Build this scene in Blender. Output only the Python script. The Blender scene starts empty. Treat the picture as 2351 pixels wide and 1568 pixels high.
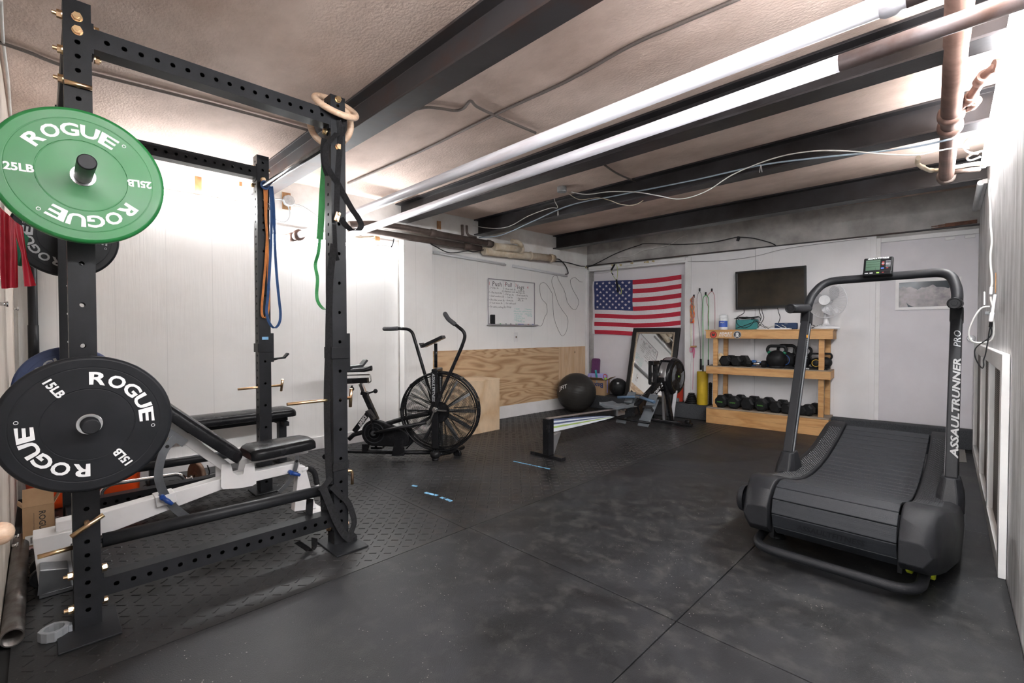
import bpy, bmesh, math, random
import numpy as np
from mathutils import Vector, Matrix
random.seed(7)
SC = bpy.context.scene
COL = SC.collection
PI = math.pi
# ------------------------------------------------------------------ camera
FPX, PITCH, ROLL, YAW, HC = 1076.8, 0.0199, -0.00116, 0.7821, 1.10
W_, H_ = 2351, 1568
CAMP = np.array([0, 0, HC])
_fw = np.array([-math.sin(YAW), math.cos(YAW), 0]); _rt = np.array([math.cos(YAW), math.sin(YAW), 0]); _up = np.array([0, 0, 1.])
_F = _fw*math.cos(PITCH)-_up*math.sin(PITCH); _U = _up*math.cos(PITCH)+_fw*math.sin(PITCH)
_cr, _sr = math.cos(ROLL), math.sin(ROLL)
_R = _rt*_cr+_U*_sr; _U2 = _U*_cr-_rt*_sr
cam = bpy.data.cameras.new('camera'); camo = bpy.data.objects.new('camera', cam); COL.objects.link(camo)
cam.sensor_width = 36; cam.lens = FPX*36/W_; cam.clip_start = 0.05; cam.clip_end = 100
camo.matrix_world = Matrix(((_R[0], _U2[0], -_F[0], 0), (_R[1], _U2[1], -_F[1], 0), (_R[2], _U2[2], -_F[2], HC), (0, 0, 0, 1)))
SC.camera = camo
# ------------------------------------------------------------------ view, world
SC.view_settings.view_transform = 'Standard'; SC.view_settings.look = 'None'
SC.view_settings.gamma = 1; SC.view_settings.use_curve_mapping = False
SC.view_settings.exposure = 2.45
wd = bpy.data.worlds.new('world'); SC.world = wd; wd.use_nodes = True
wd.node_tree.nodes['Background'].inputs[0].default_value = (0.95, 0.97, 1, 1)
wd.node_tree.nodes['Background'].inputs[1].default_value = 1.3
STRIP = 33.0         # radiance of the lit strip lamps
# ------------------------------------------------------------------ measuring: sight line through a photo pixel, met with a real plane
def ray(px, py):
    x = (px-W_/2)/FPX; y = (py-H_/2)/FPX
    return _F+_R*x-_U2*y
def pl(px, py, P, n):
    d = ray(px, py); n = np.array(n, float); t = ((np.array(P, float)-CAMP)@n)/(d@n); return CAMP+d*t
def fl(px, py, z=0.): return pl(px, py, (0, 0, z), (0, 0, 1))
def onX(px, py, x): return pl(px, py, (x, 0, 0), (1, 0, 0))
def onY(px, py, y): return pl(px, py, (0, y, 0), (0, 1, 0))
BANG = math.radians(4.7)
BD = np.array([math.cos(BANG), math.sin(BANG), 0]); BN = np.array([-BD[1], BD[0], 0])
CO = np.array([-.002, 6.21, 0])-BD*4.238
def BW(s, d, z): v = CO+BD*s-BN*d; return (v[0], v[1], z)
def bwp(px, py, d=0): v = pl(px, py, CO-BN*d, BN)-CO; return (v@BD, -(v@BN), v[2])
def wlx(y): return -4.44+.049*(y-1.5)
def wlp(px, py, off=0.): return pl(px, py, (-4.44+off, 1.5, 0), (1, -.049, 0))
# ------------------------------------------------------------------ materials
MATS = {}
def nd(t, typ, **k):
    n = t.nodes.new(typ)
    for a, b in k.items():
        if a in n.inputs: n.inputs[a].default_value = b
        else: setattr(n, a, b)
    return n
def pm(name, c1, c2=None, rough=.5, metal=0., scale=6., bump=0., bscale=None, stretch=(1, 1, 1), detail=6., contrast=.5, rough2=None, coat=0., mid=.5, spec=None, trans=0., alpha=1., world=False):
    m = bpy.data.materials.new(name); m.use_nodes = True; t = m.node_tree; b = t.nodes['Principled BSDF']
    c1 = (*c1, 1) if len(c1) == 3 else c1
    b.inputs['Roughness'].default_value = rough; b.inputs['Metallic'].default_value = metal
    if coat: b.inputs['Coat Weight'].default_value = coat; b.inputs['Coat Roughness'].default_value = .15
    if spec is None and max(c1[:3]) < .04 and rough > .25: spec = .17
    if spec is not None: b.inputs['Specular IOR Level'].default_value = spec
    if trans: b.inputs['Transmission Weight'].default_value = trans
    b.inputs['Base Color'].default_value = c1; b.inputs['Alpha'].default_value = alpha
    tc = t.nodes.new('ShaderNodeTexCoord'); mp = t.nodes.new('ShaderNodeMapping'); mp.inputs['Scale'].default_value = stretch
    if world:
        g = t.nodes.new('ShaderNodeNewGeometry'); t.links.new(g.outputs['Position'], mp.inputs[0])
    else: t.links.new(tc.outputs['Object'], mp.inputs[0])
    if c2 is None: c2 = tuple(min(1, x*.82) for x in c1[:3])
    n = nd(t, 'ShaderNodeTexNoise', Scale=scale, Detail=detail, Roughness=.6); t.links.new(mp.outputs[0], n.inputs['Vector'])
    r = t.nodes.new('ShaderNodeValToRGB'); e = r.color_ramp.elements
    e[0].position = mid-contrast/2*.6; e[1].position = mid+contrast/2*.6
    e[0].color = (*c2[:3], 1); e[1].color = c1
    t.links.new(n.outputs['Fac'], r.inputs[0]); t.links.new(r.outputs[0], b.inputs['Base Color'])
    if rough2 is not None:
        mr = nd(t, 'ShaderNodeMapRange'); mr.inputs['From Min'].default_value = .35; mr.inputs['From Max'].default_value = .65
        mr.inputs['To Min'].default_value = rough2; mr.inputs['To Max'].default_value = rough
        t.links.new(n.outputs['Fac'], mr.inputs['Value']); t.links.new(mr.outputs[0], b.inputs['Roughness'])
    if bump:
        n2 = nd(t, 'ShaderNodeTexNoise', Scale=bscale or scale*4, Detail=5.); t.links.new(mp.outputs[0], n2.inputs['Vector'])
        bp = nd(t, 'ShaderNodeBump', Strength=bump, Distance=.004); t.links.new(n2.outputs['Fac'], bp.inputs['Height']); t.links.new(bp.outputs[0], b.inputs['Normal'])
    MATS[name] = m; return m
def emit(name, col, s):
    m = bpy.data.materials.new(name); m.use_nodes = True; t = m.node_tree; b = t.nodes['Principled BSDF']
    b.inputs['Base Color'].default_value = (1, 1, 1, 1); b.inputs['Emission Color'].default_value = (*col, 1); b.inputs['Emission Strength'].default_value = s
    MATS[name] = m; return m
# wall paint over grooved, grained plywood siding. kind: dirt amount; grooves every gw metres along dir
def wallmat(name, base, dirt, gw, along, dirtc=(.35, .34, .32), streak=0., dmid=.62, groove=.86):
    m = bpy.data.materials.new(name); m.use_nodes = True; t = m.node_tree; b = t.nodes['Principled BSDF']; L = t.links.new
    b.inputs['Roughness'].default_value = .55
    g = t.nodes.new('ShaderNodeNewGeometry')
    dot = nd(t, 'ShaderNodeVectorMath', operation='DOT_PRODUCT'); L(g.outputs['Position'], dot.inputs[0]); dot.inputs[1].default_value = along
    sx = t.nodes.new('ShaderNodeSeparateXYZ'); L(g.outputs['Position'], sx.inputs[0])
    cb = t.nodes.new('ShaderNodeCombineXYZ'); L(dot.outputs['Value'], cb.inputs[0]); L(sx.outputs['Z'], cb.inputs[2])
    # grain: long in z
    mp = t.nodes.new('ShaderNodeMapping'); mp.inputs['Scale'].default_value = (60, 1, 3.2); L(cb.outputs[0], mp.inputs[0])
    n1 = nd(t, 'ShaderNodeTexNoise', Scale=1., Detail=5., Distortion=.6); L(mp.outputs[0], n1.inputs['Vector'])
    # grooves
    md = nd(t, 'ShaderNodeMath', operation='PINGPONG'); L(dot.outputs['Value'], md.inputs[0]); md.inputs[1].default_value = gw/2
    lt = nd(t, 'ShaderNodeMath', operation='GREATER_THAN'); L(md.outputs[0], lt.inputs[0]); lt.inputs[1].default_value = .0022
    # dirt
    n2 = nd(t, 'ShaderNodeTexNoise', Scale=1.7, Detail=8., Roughness=.65); L(g.outputs['Position'], n2.inputs['Vector'])
    mp2 = t.nodes.new('ShaderNodeMapping'); mp2.inputs['Scale'].default_value = (14, 1, 1.1); L(cb.outputs[0], mp2.inputs[0])
    n3 = nd(t, 'ShaderNodeTexNoise', Scale=1., Detail=7.); L(mp2.outputs[0], n3.inputs['Vector'])
    ad = nd(t, 'ShaderNodeMath', operation='MULTIPLY_ADD'); L(n3.outputs['Fac'], ad.inputs[0]); ad.inputs[1].default_value = streak; L(n2.outputs['Fac'], ad.inputs[2])
    mr = nd(t, 'ShaderNodeMapRange'); L(ad.outputs[0], mr.inputs['Value'])
    mr.inputs['From Min'].default_value = dmid-.14+streak*.5; mr.inputs['From Max'].default_value = dmid+.16+streak*.5; mr.inputs['To Max'].default_value = dirt
    mx = nd(t, 'ShaderNodeMix', data_type='RGBA'); L(mr.outputs[0], mx.inputs['Factor']); mx.inputs['A'].default_value = (*base, 1); mx.inputs['B'].default_value = (*dirtc, 1)
    m2 = nd(t, 'ShaderNodeMix', data_type='RGBA'); L(lt.outputs[0], m2.inputs['Factor']); m2.inputs['A'].default_value = (*[x*groove for x in base], 1); L(mx.outputs['Result'], m2.inputs['B'])
    L(m2.outputs['Result'], b.inputs['Base Color'])
    mu = nd(t, 'ShaderNodeMath', operation='MULTIPLY_ADD'); L(lt.outputs[0], mu.inputs[0]); mu.inputs[1].default_value = 1.6*(1-groove)*2; L(n1.outputs['Fac'], mu.inputs[2])
    bp = nd(t, 'ShaderNodeBump', Strength=.35, Distance=.004); L(mu.outputs[0], bp.inputs['Height']); L(bp.outputs[0], b.inputs['Normal'])
    MATS[name] = m; return m
# plywood / lumber with ring grain
def woodmat(name, c1, c2, dirs, scale=1., rough=.55, knots=0., ring=9., dist=5.):
    m = bpy.data.materials.new(name); m.use_nodes = True; t = m.node_tree; b = t.nodes['Principled BSDF']; L = t.links.new
    b.inputs['Roughness'].default_value = rough
    tc = t.nodes.new('ShaderNodeTexCoord'); mp = t.nodes.new('ShaderNodeMapping'); mp.inputs['Scale'].default_value = dirs; L(tc.outputs['Object'], mp.inputs[0])
    n = nd(t, 'ShaderNodeTexNoise', Scale=scale, Detail=2.5, Distortion=.8); L(mp.outputs[0], n.inputs['Vector'])
    mu = nd(t, 'ShaderNodeMath', operation='MULTIPLY'); L(n.outputs['Fac'], mu.inputs[0]); mu.inputs[1].default_value = ring
    fr = nd(t, 'ShaderNodeMath', operation='PINGPONG'); L(mu.outputs[0], fr.inputs[0]); fr.inputs[1].default_value = .5
    r = t.nodes.new('ShaderNodeValToRGB'); e = r.color_ramp.elements
    e[0].position = 0; e[0].color = (*c2, 1); e[1].position = .32; e[1].color = (*c1, 1)
    L(fr.outputs[0], r.inputs[0])
    n2 = nd(t, 'ShaderNodeTexNoise', Scale=scale*12, Detail=4.); L(mp.outputs[0], n2.inputs['Vector'])
    mx = nd(t, 'ShaderNodeMix', data_type='RGBA', blend_type='MULTIPLY'); mx.inputs['Factor'].default_value = .35; L(r.outputs[0], mx.inputs['A']); L(n2.outputs['Fac'], mx.inputs['B'])
    last = mx.outputs['Result']
    if knots:
        v = nd(t, 'ShaderNodeTexVoronoi', Scale=knots); L(tc.outputs['Object'], v.inputs['Vector'])
        l2 = nd(t, 'ShaderNodeMapRange'); L(v.outputs['Distance'], l2.inputs['Value']); l2.inputs['From Min'].default_value = .03; l2.inputs['From Max'].default_value = .09
        m3 = nd(t, 'ShaderNodeMix', data_type='RGBA'); L(l2.outputs[0], m3.inputs['Factor']); m3.inputs['A'].default_value = (*[x*.3 for x in c2], 1); L(last, m3.inputs['B']); last = m3.outputs['Result']
    L(last, b.inputs['Base Color'])
    MATS[name] = m; return m
# ------------------------------------------------------------------ mesh building
def V(*a): return Vector(a)
def frame_from(t):
    t = Vector(t).normalized(); a = V(0, 0, 1) if abs(t.z) < .9 else V(1, 0, 0)
    u = t.cross(a).normalized(); return u, t.cross(u).normalized()
class MB:
    def __init__(s): s.v = []; s.f = []; s.sm = []; s.mi = []; s.cur = 0
    def add(s, vs, fs, smooth=False):
        o = len(s.v); s.v += [tuple(float(c) for c in x) for x in vs]
        for f in fs: s.f.append(tuple(i+o for i in f)); s.sm.append(smooth); s.mi.append(s.cur)
        return s
    def box(s, c, d, rz=0., M=None):
        x, y, z = [k/2 for k in d]; vs = []
        R = M if M is not None else Matrix.Rotation(rz, 3, 'Z')
        for i in (-1, 1):
            for j in (-1, 1):
                for k in (-1, 1): vs.append(R @ V(i*x, j*y, k*z)+Vector(c))
        return s.add(vs, [(0, 1, 3, 2), (4, 6, 7, 5), (0, 4, 5, 1), (2, 3, 7, 6), (0, 2, 6, 4), (1, 5, 7, 3)])
    def box2(s, a, b):
        return s.box([(a[i]+b[i])/2 for i in range(3)], [abs(b[i]-a[i]) for i in range(3)])
    def bar(s, p0, p1, w, h, up=(0, 0, 1)):
        p0 = Vector(p0); p1 = Vector(p1); t = (p1-p0).normalized(); u = t.cross(Vector(up)).normalized(); v = u.cross(t)
        vs = [p+u*a*w/2+v*b*h/2 for p in (p0, p1) for a, b in ((-1, -1), (1, -1), (1, 1), (-1, 1))]
        return s.add(vs, [(3, 2, 1, 0), (4, 5, 6, 7), (0, 1, 5, 4), (1, 2, 6, 5), (2, 3, 7, 6), (3, 0, 4, 7)])
    def prism(s, poly, ax, a, b, smooth=False):   # poly of 2-D points in the plane normal to ax; a..b along ax
        n = len(poly); vs = []
        for h in (a, b):
            for p, q in poly:
                vs.append({'x': (h, p, q), 'y': (p, h, q), 'z': (p, q, h)}[ax])
        s.add(vs, [tuple(range(n))[::-1], tuple(range(n, 2*n))])
        o = len(s.v)-2*n
        for i in range(n): s.f.append((o+i, o+(i+1) % n, o+n+(i+1) % n, o+n+i)); s.sm.append(smooth); s.mi.append(s.cur)
        return s
    def cyl(s, p0, p1, r, r2=None, n=16, caps=True, smooth=True):
        p0 = Vector(p0); p1 = Vector(p1); u, v = frame_from(p1-p0); r2 = r if r2 is None else r2
        vs = [p+(u*math.cos(2*PI*i/n)+v*math.sin(2*PI*i/n))*q for p, q in ((p0, r), (p1, r2)) for i in range(n)]
        s.add(vs, [(i, (i+1) % n, n+(i+1) % n, n+i) for i in range(n)], smooth)
        if caps:
            o = len(s.v)-2*n; s.f += [tuple(o+i for i in range(n))[::-1], tuple(o+n+i for i in range(n))]; s.sm += [False]*2; s.mi += [s.cur]*2
        return s
    def lathe(s, prof, o=(0, 0, 0), ax=(0, 0, 1), n=32, smooth=True, sharp=True):   # prof: (r, h)
        ax = Vector(ax).normalized(); u, v = frame_from(ax); o = Vector(o)
        for k in range(len(prof)-1):
            vs = []; smooth = abs(prof[k][1]-prof[k+1][1]) > .15*abs(prof[k][0]-prof[k+1][0])
            for r, h in prof[k:k+2]:
                vs += [o+ax*h+(u*math.cos(2*PI*i/n)+v*math.sin(2*PI*i/n))*max(r, 1e-5) for i in range(n)]
            s.add(vs, [(i, (i+1) % n, n+(i+1) % n, n+i) for i in range(n)], smooth)
        return s
    def lathe_s(s, prof, o=(0, 0, 0), ax=(0, 0, 1), n=32):   # one smooth skin
        ax = Vector(ax).normalized(); u, v = frame_from(ax); o = Vector(o); vs = []; m = len(prof)
        for r, h in prof: vs += [o+ax*h+(u*math.cos(2*PI*i/n)+v*math.sin(2*PI*i/n))*max(r, 1e-5) for i in range(n)]
        return s.add(vs, [(k*n+i, k*n+(i+1) % n, (k+1)*n+(i+1) % n, (k+1)*n+i) for k in range(m-1) for i in range(n)], True)
    def tube(s, pts, r, n=10, closed=False, caps=True, flat=None, up=(0, 0, 1)):
        pts = [Vector(p) for p in pts]; m = len(pts)
        rs = r if isinstance(r, (list, tuple)) else [r]*m
        tg = []
        for i in range(m):
            a = pts[i-1] if (i > 0 or closed) else pts[i]; b = pts[(i+1) % m] if (i < m-1 or closed) else pts[i]
            tg.append((b-a).normalized() if (b-a).length > 1e-9 else V(0, 0, 1))
        if flat: u = V(0, 0, 1)
        else: u = frame_from(tg[0])[0]
        vs = []
        for i in range(m):
            t = tg[i]
            if flat:
                u = Vector(up) if not callable(up) else Vector(up(i)); u = (u-t*u.dot(t)); u = u.normalized() if u.length > 1e-6 else frame_from(t)[0]
            else:
                u = (u-t*u.dot(t)); u = u.normalized() if u.length > 1e-6 else frame_from(t)[0]
            w = t.cross(u)
            if flat:      # ribbon: width flat[0] along u, thickness flat[1] along w
                a, b = flat[0]/2, flat[1]/2
                vs += [pts[i]+u*a+w*b, pts[i]-u*a+w*b, pts[i]-u*a-w*b, pts[i]+u*a-w*b]
            else:
                vs += [pts[i]+(u*math.cos(2*PI*k/n)+w*math.sin(2*PI*k/n))*rs[i] for k in range(n)]
        if flat: n = 4
        M = m if closed else m-1
        s.add(vs, [(i*n+k, i*n+(k+1) % n, ((i+1) % m)*n+(k+1) % n, ((i+1) % m)*n+k) for i in range(M) for k in range(n)], not flat)
        if caps and not closed:
            o = len(s.v)-len(vs); s.f += [tuple(o+k for k in range(n))[::-1], tuple(o+(m-1)*n+k for k in range(n))]; s.sm += [False]*2; s.mi += [s.cur]*2
        return s
    def sphere(s, c, r, n=24, m=14, sc=(1, 1, 1)):
        vs = []; c = Vector(c)
        for j in range(m+1):
            th = PI*j/m
            vs += [c+V(math.sin(th)*math.cos(2*PI*i/n)*r*sc[0], math.sin(th)*math.sin(2*PI*i/n)*r*sc[1], math.cos(th)*r*sc[2]) for i in range(n)]
        return s.add(vs, [(j*n+i, (j+1)*n+i, (j+1)*n+(i+1) % n, j*n+(i+1) % n) for j in range(m) for i in range(n)], True)
    def torus(s, c, R, r, ax=(0, 0, 1), n=32, m=10):
        u, v = frame_from(ax); c = Vector(c)
        return s.tube([c+(u*math.cos(2*PI*i/n)+v*math.sin(2*PI*i/n))*R for i in range(n)], r, m, closed=True)
    def wbuild(s, name, mat, parent, **k):      # vertices given in world space, stored in the parent's
        M = Matrix.Identity(4); p = parent
        while p is not None: M = p.matrix_basis @ M; p = p.parent
        M = M.inverted(); s.v = [tuple(M @ Vector(v)) for v in s.v]
        return s.build(name, mat, parent, **k)
    def build(s, name, mat=None, parent=None, bevel=0., seg=2, sub=0, label=None, solid=0.):
        me = bpy.data.meshes.new(name); me.from_pydata(s.v, [], s.f); me.update()
        ms = mat if isinstance(mat, (list, tuple)) else [mat]
        for m in ms: me.materials.append(MATS[m] if isinstance(m, str) else m)
        me.polygons.foreach_set('use_smooth', s.sm); me.polygons.foreach_set('material_index', s.mi)
        bm = bmesh.new(); bm.from_mesh(me); bmesh.ops.remove_doubles(bm, verts=bm.verts, dist=1e-6)
        bmesh.ops.dissolve_degenerate(bm, edges=bm.edges, dist=1e-7)
        bmesh.ops.recalc_face_normals(bm, faces=bm.faces); bm.to_mesh(me); bm.free()
        o = bpy.data.objects.new(name, me); COL.objects.link(o)
        if parent is not None: o.parent = parent
        if bevel:
            b = o.modifiers.new('bevel', 'BEVEL'); b.width = bevel; b.segments = seg; b.limit_method = 'ANGLE'; b.angle_limit = math.radians(40)
        if sub:
            b = o.modifiers.new('sub', 'SUBSURF'); b.levels = sub; b.render_levels = sub
        if label: o['label'] = label
        return o
def thing(name, label, cat, loc=(0, 0, 0), rz=0., group=None):
    o = bpy.data.objects.new(name, None); COL.objects.link(o); o.empty_display_size = .1
    o.location = loc; o.rotation_euler = (0, 0, rz); o['label'] = label; o['category'] = cat
    if group: o['group'] = group
    return o
def tag(o, label, cat, group=None, kind=None):
    o['label'] = label; o['category'] = cat
    if group: o['group'] = group
    if kind: o['kind'] = kind
    return o
def struct(o, label=None, cat=None):
    o['kind'] = 'structure'
    if label: o['label'] = label
    if cat: o['category'] = cat
    return o
def dup(root, loc=None, rz=None, label=None, group=None, rot=None):
    r = root.copy(); COL.objects.link(r)
    if loc is not None: r.location = loc
    if rz is not None: r.rotation_euler = (0, 0, rz)
    if rot is not None: r.rotation_euler = rot
    if label: r['label'] = label
    if group: r['group'] = group
    for ch in list(root.children):
        c = ch.copy(); COL.objects.link(c); c.parent = r
        for g in ch.children:
            d = g.copy(); COL.objects.link(d); d.parent = c
    return r
def smoothpath(pts, k=6):   # Catmull-Rom through points
    P = [Vector(p) for p in pts]; out = []
    for i in range(len(P)-1):
        a, b, c, d = P[max(i-1, 0)], P[i], P[i+1], P[min(i+2, len(P)-1)]
        for j in range(k):
            t = j/k; out.append(.5*((2*b)+(c-a)*t+(2*a-5*b+4*c-d)*t*t+(3*b-3*c+d-a)*t**3))
    out.append(P[-1]); return out
def fillet(pts, r, k=6):    # polyline with rounded corners
    P = [Vector(p) for p in pts]; out = [P[0]]
    for i in range(1, len(P)-1):
        a = P[i-1]-P[i]; b = P[i+1]-P[i]; q = min(r, a.length*.49, b.length*.49)
        s, e = P[i]+a.normalized()*q, P[i]+b.normalized()*q
        for j in range(k+1):
            t = j/k; out.append(s*(1-t)**2+P[i]*2*t*(1-t)+e*t*t)
    out.append(P[-1]); return out
def textgeo(txt, size=1., bold=0., shear=0., res=3, sx=1.):
    cu = bpy.data.curves.new('t', 'FONT'); cu.body = txt; cu.size = size; cu.offset = bold*size; cu.shear = shear; cu.resolution_u = res
    cu.align_x = 'CENTER'; cu.align_y = 'CENTER'
    o = bpy.data.objects.new('t', cu); COL.objects.link(o)
    dg = bpy.context.evaluated_depsgraph_get(); me = bpy.data.meshes.new_from_object(o.evaluated_get(dg))
    vs = [(v.co.x*sx, v.co.y) for v in me.vertices]; fs = [tuple(p.vertices) for p in me.polygons]
    bpy.data.objects.remove(o); bpy.data.curves.remove(cu); bpy.data.meshes.remove(me)
    return vs, fs
def put_text(mb, txt, o, ex, ey, size, bold=0., shear=0., sx=1., lift=0.0008, res=2, width=None):
    vs, fs = textgeo(txt, size, bold, shear, res, sx)
    if width:
        w = max(v[0] for v in vs)-min(v[0] for v in vs); k = width/w; vs = [(x*k, y) for x, y in vs]
    ex = Vector(ex).normalized(); ey = Vector(ey).normalized(); nz = ex.cross(ey); o = Vector(o)
    mb.add([o+ex*x+ey*y+nz*lift for x, y in vs], fs); return mb
# square tube with punched holes along its length
def punched(mb, p0, p1, w, h, up, holes, r=.0085, nseg=12):
    """tube axis p0->p1, width w along u, height h along v (up). holes {side: positions}, sides 0:+u 1:+v 2:-u 3:-v"""
    p0 = Vector(p0); p1 = Vector(p1); t = (p1-p0); Lg = t.length; t.normalize()
    u = t.cross(Vector(up)).normalized(); v = u.cross(t).normalized()
    for sd in range(4):
        nrm, wid, off, tv = ((u, h, w/2, v), (v, w, h/2, u), (-u, h, w/2, v), (-v, w, h/2, u))[sd]
        def P(a, b, c=0.): return p0+t*a+tv*b+nrm*(off-c)
        hs = sorted(holes.get(sd, []))
        if not hs:
            mb.add([P(0, -wid/2), P(Lg, -wid/2), P(Lg, wid/2), P(0, wid/2)], [(0, 1, 2, 3)]); continue
        edges = [0]+[(hs[i]+hs[i+1])/2 for i in range(len(hs)-1)]+[Lg]
        for i in range(len(hs)):
            a0, a1 = edges[i], edges[i+1]; c = hs[i]
            hl = [(a0-c, -wid/2), (a1-c, -wid/2), (a1-c, wid/2), (a0-c, wid/2)]
            angs = sorted([math.atan2(y, x) for x, y in hl]+[2*PI*k/nseg-PI+.01 for k in range(nseg)])
            out, inn, dep = [], [], []
            for A in angs:
                cx, cy = math.cos(A), math.sin(A); ks = []
                if abs(cx) > 1e-9: ks.append(((a1-c) if cx > 0 else (a0-c))/cx)
                if abs(cy) > 1e-9: ks.append((wid/2 if cy > 0 else -wid/2)/cy)
                k = min(x for x in ks if x > 0)
                out.append(P(c+cx*k, cy*k)); inn.append(P(c+cx*r, cy*r)); dep.append(P(c+cx*r, cy*r, .004))
            n = len(angs); mb.add(out+inn+dep, [(j, (j+1) % n, n+(j+1) % n, n+j) for j in range(n)]+[(n+j, n+(j+1) % n, 2*n+(j+1) % n, 2*n+j) for j in range(n)])
    # end caps
    for e, s_ in ((0, -1), (Lg, 1)):
        mb.add([p0+t*e+u*a*w/2+v*b*h/2 for a, b in ((-1, -1), (1, -1), (1, 1), (-1, 1))], [(0, 1, 2, 3)])
    return mb
# ================================================================== SETTING
WHITE = (.80, .79, .785)
wallmat('white_siding_left', (.80, .795, .78), .22, .305, (-.049, .9988, 0), (.50, .47, .44))
wallmat('white_siding_back', (.74, .73, .74), .28, .305, tuple(BD), (.52, .50, .49), groove=.94)
wallmat('grey_wall_right', (.68, .68, .685), .8, .9, (0, 1, 0), (.30, .30, .30), streak=1.1, dmid=.52)
pm('alcove_paint', (.76, .73, .765), (.69, .665, .695), rough=.6, scale=2, bump=0, world=True)
pm('white_trim', (.76, .75, .755), (.66, .65, .64), rough=.45, scale=3, bump=.1, world=True)
pm('concrete_band', (.50, .48, .465), (.26, .245, .235), rough=.85, scale=3.5, bump=.5, contrast=.6, world=True)
pm('concrete_white', (.80, .79, .77), (.60, .575, .545), rough=.8, scale=3, bump=.6, contrast=.5, bscale=18, world=True)
pm('ceiling_plaster', (.84, .675, .59), (.50, .375, .31), rough=.9, scale=1.1, bump=.9, bscale=55, contrast=.55, stretch=(1, 1.5, 1), detail=9, world=True)
def floormat(name, base, dark, pale, sc, r0, r1, speck, bs, bstr, patch):
    m = bpy.data.materials.new(name); m.use_nodes = True; t = m.node_tree; b = t.nodes['Principled BSDF']; L = t.links.new
    g = t.nodes.new('ShaderNodeNewGeometry'); P = g.outputs['Position']
    def noise(s, d=8., dist=0.): n = nd(t, 'ShaderNodeTexNoise', Scale=s, Detail=d, Roughness=.65, Distortion=dist); L(P, n.inputs['Vector']); return n.outputs['Fac']
    def rng(src, a, b_, lo=0., hi=1.): r = nd(t, 'ShaderNodeMapRange'); L(src, r.inputs['Value']); r.inputs['From Min'].default_value = a; r.inputs['From Max'].default_value = b_; r.inputs['To Min'].default_value = lo; r.inputs['To Max'].default_value = hi; return r.outputs[0]
    def mix(f, A, B): x = nd(t, 'ShaderNodeMix', data_type='RGBA'); L(f, x.inputs['Factor']); (L(A, x.inputs['A']) if not isinstance(A, tuple) else setattr(x.inputs['A'], 'default_value', (*A, 1))); (L(B, x.inputs['B']) if not isinstance(B, tuple) else setattr(x.inputs['B'], 'default_value', (*B, 1))); return x.outputs['Result']
    def mul(a, b_): x = nd(t, 'ShaderNodeMath', operation='MULTIPLY'); L(a, x.inputs[0]); L(b_, x.inputs[1]); return x.outputs[0]
    big = noise(sc, 9., .5); c = mix(rng(big, .38, .62), dark, base)
    ds = nd(t, 'ShaderNodeVectorMath', operation='DISTANCE'); L(P, ds.inputs[0]); ds.inputs[1].default_value = (-1.15, 2.35, 0)   # the worn area in the middle of the room
    c = mix(mul(rng(noise(sc*6., 14., .3), .50, .68, 0, patch), rng(ds.outputs['Value'], .5, 1.9, 1, .12)), c, pale)
    v = nd(t, 'ShaderNodeTexVoronoi', Scale=70.); L(P, v.inputs['Vector']); sp = rng(v.outputs['Distance'], .10, .16, 1, 0)
    c = mix(mul(mul(sp, rng(noise(19., 2.), .52, .62)), rng(noise(1.3, 4.), .42, .62, 0, speck)), c, (.30, .28, .25))
    L(c, b.inputs['Base Color']); L(rng(big, .35, .65, r1, r0), b.inputs['Roughness']); b.inputs['Specular IOR Level'].default_value = .28
    bp = nd(t, 'ShaderNodeBump', Strength=bstr, Distance=.003); L(noise(bs, 3.), bp.inputs['Height']); L(bp.outputs[0], b.inputs['Normal']); MATS[name] = m
floormat('rubber_smooth', (.026, .027, .030), (.0115, .0115, .0122), (.066, .064, .061), 1.7, .56, .36, 1.6, 230., .35, .7)
floormat('rubber_tread', (.030, .0298, .031), (.012, .0118, .012), (.06, .047, .038), 1.5, .46, .34, .6, 90., .2, .6)
pm('floor_under', (.02, .02, .02), rough=.8)
pm('carpet_dark', (.075, .08, .088), (.018, .019, .022), rough=.95, scale=160, bump=1., bscale=200, contrast=.7, world=True)
pm('steel_beam', (.040, .037, .040), (.018, .015, .015), rough=.5, rough2=.3, metal=.35, scale=3.2, bump=.3, contrast=.5, world=True)
pm('steel_rusty', (.050, .045, .047), (.062, .030, .022), rough=.55, metal=.3, scale=2.6, bump=.5, contrast=.35, mid=.44, world=True)
pm('raw_boards', (.78, .72, .65), (.55, .46, .38), rough=.6, scale=2.2, stretch=(22, 1, 1.), bump=.3, contrast=.6, world=True)
woodmat('plywood', (.66, .455, .27), (.42, .245, .12), (1., .5, 2.8), scale=1.0, ring=17)
woodmat('lumber', (.68, .385, .155), (.54, .27, .09), (.5, 3, 3), scale=2.2, ring=5, knots=5.)
woodmat('plybox', (.70, .53, .36), (.58, .40, .24), (3., 1.5, .8), scale=1., ring=7)
def wallstrip(mb, y0, y1, z0, z1, o0, o1):   # slab on the left wall
    pts = [(wlx(y0)+o0, y0), (wlx(y1)+o0, y1), (wlx(y1)+o1, y1), (wlx(y0)+o1, y0)]
    mb.prism(pts, 'z', z0, z1); return mb
def backstrip(mb, s0, s1, z0, z1, d0, d1):
    pts = [BW(s0, d0, 0)[:2], BW(s1, d0, 0)[:2], BW(s1, d1, 0)[:2], BW(s0, d1, 0)[:2]]
    mb.prism(pts, 'z', z0, z1); return mb
def rwx(y): return -.002+.0332*(6.21-y)
def rwp(px, py, off=0): return pl(px, py, (-off-.002, 6.21, 0), (1, .0332, 0))
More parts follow.
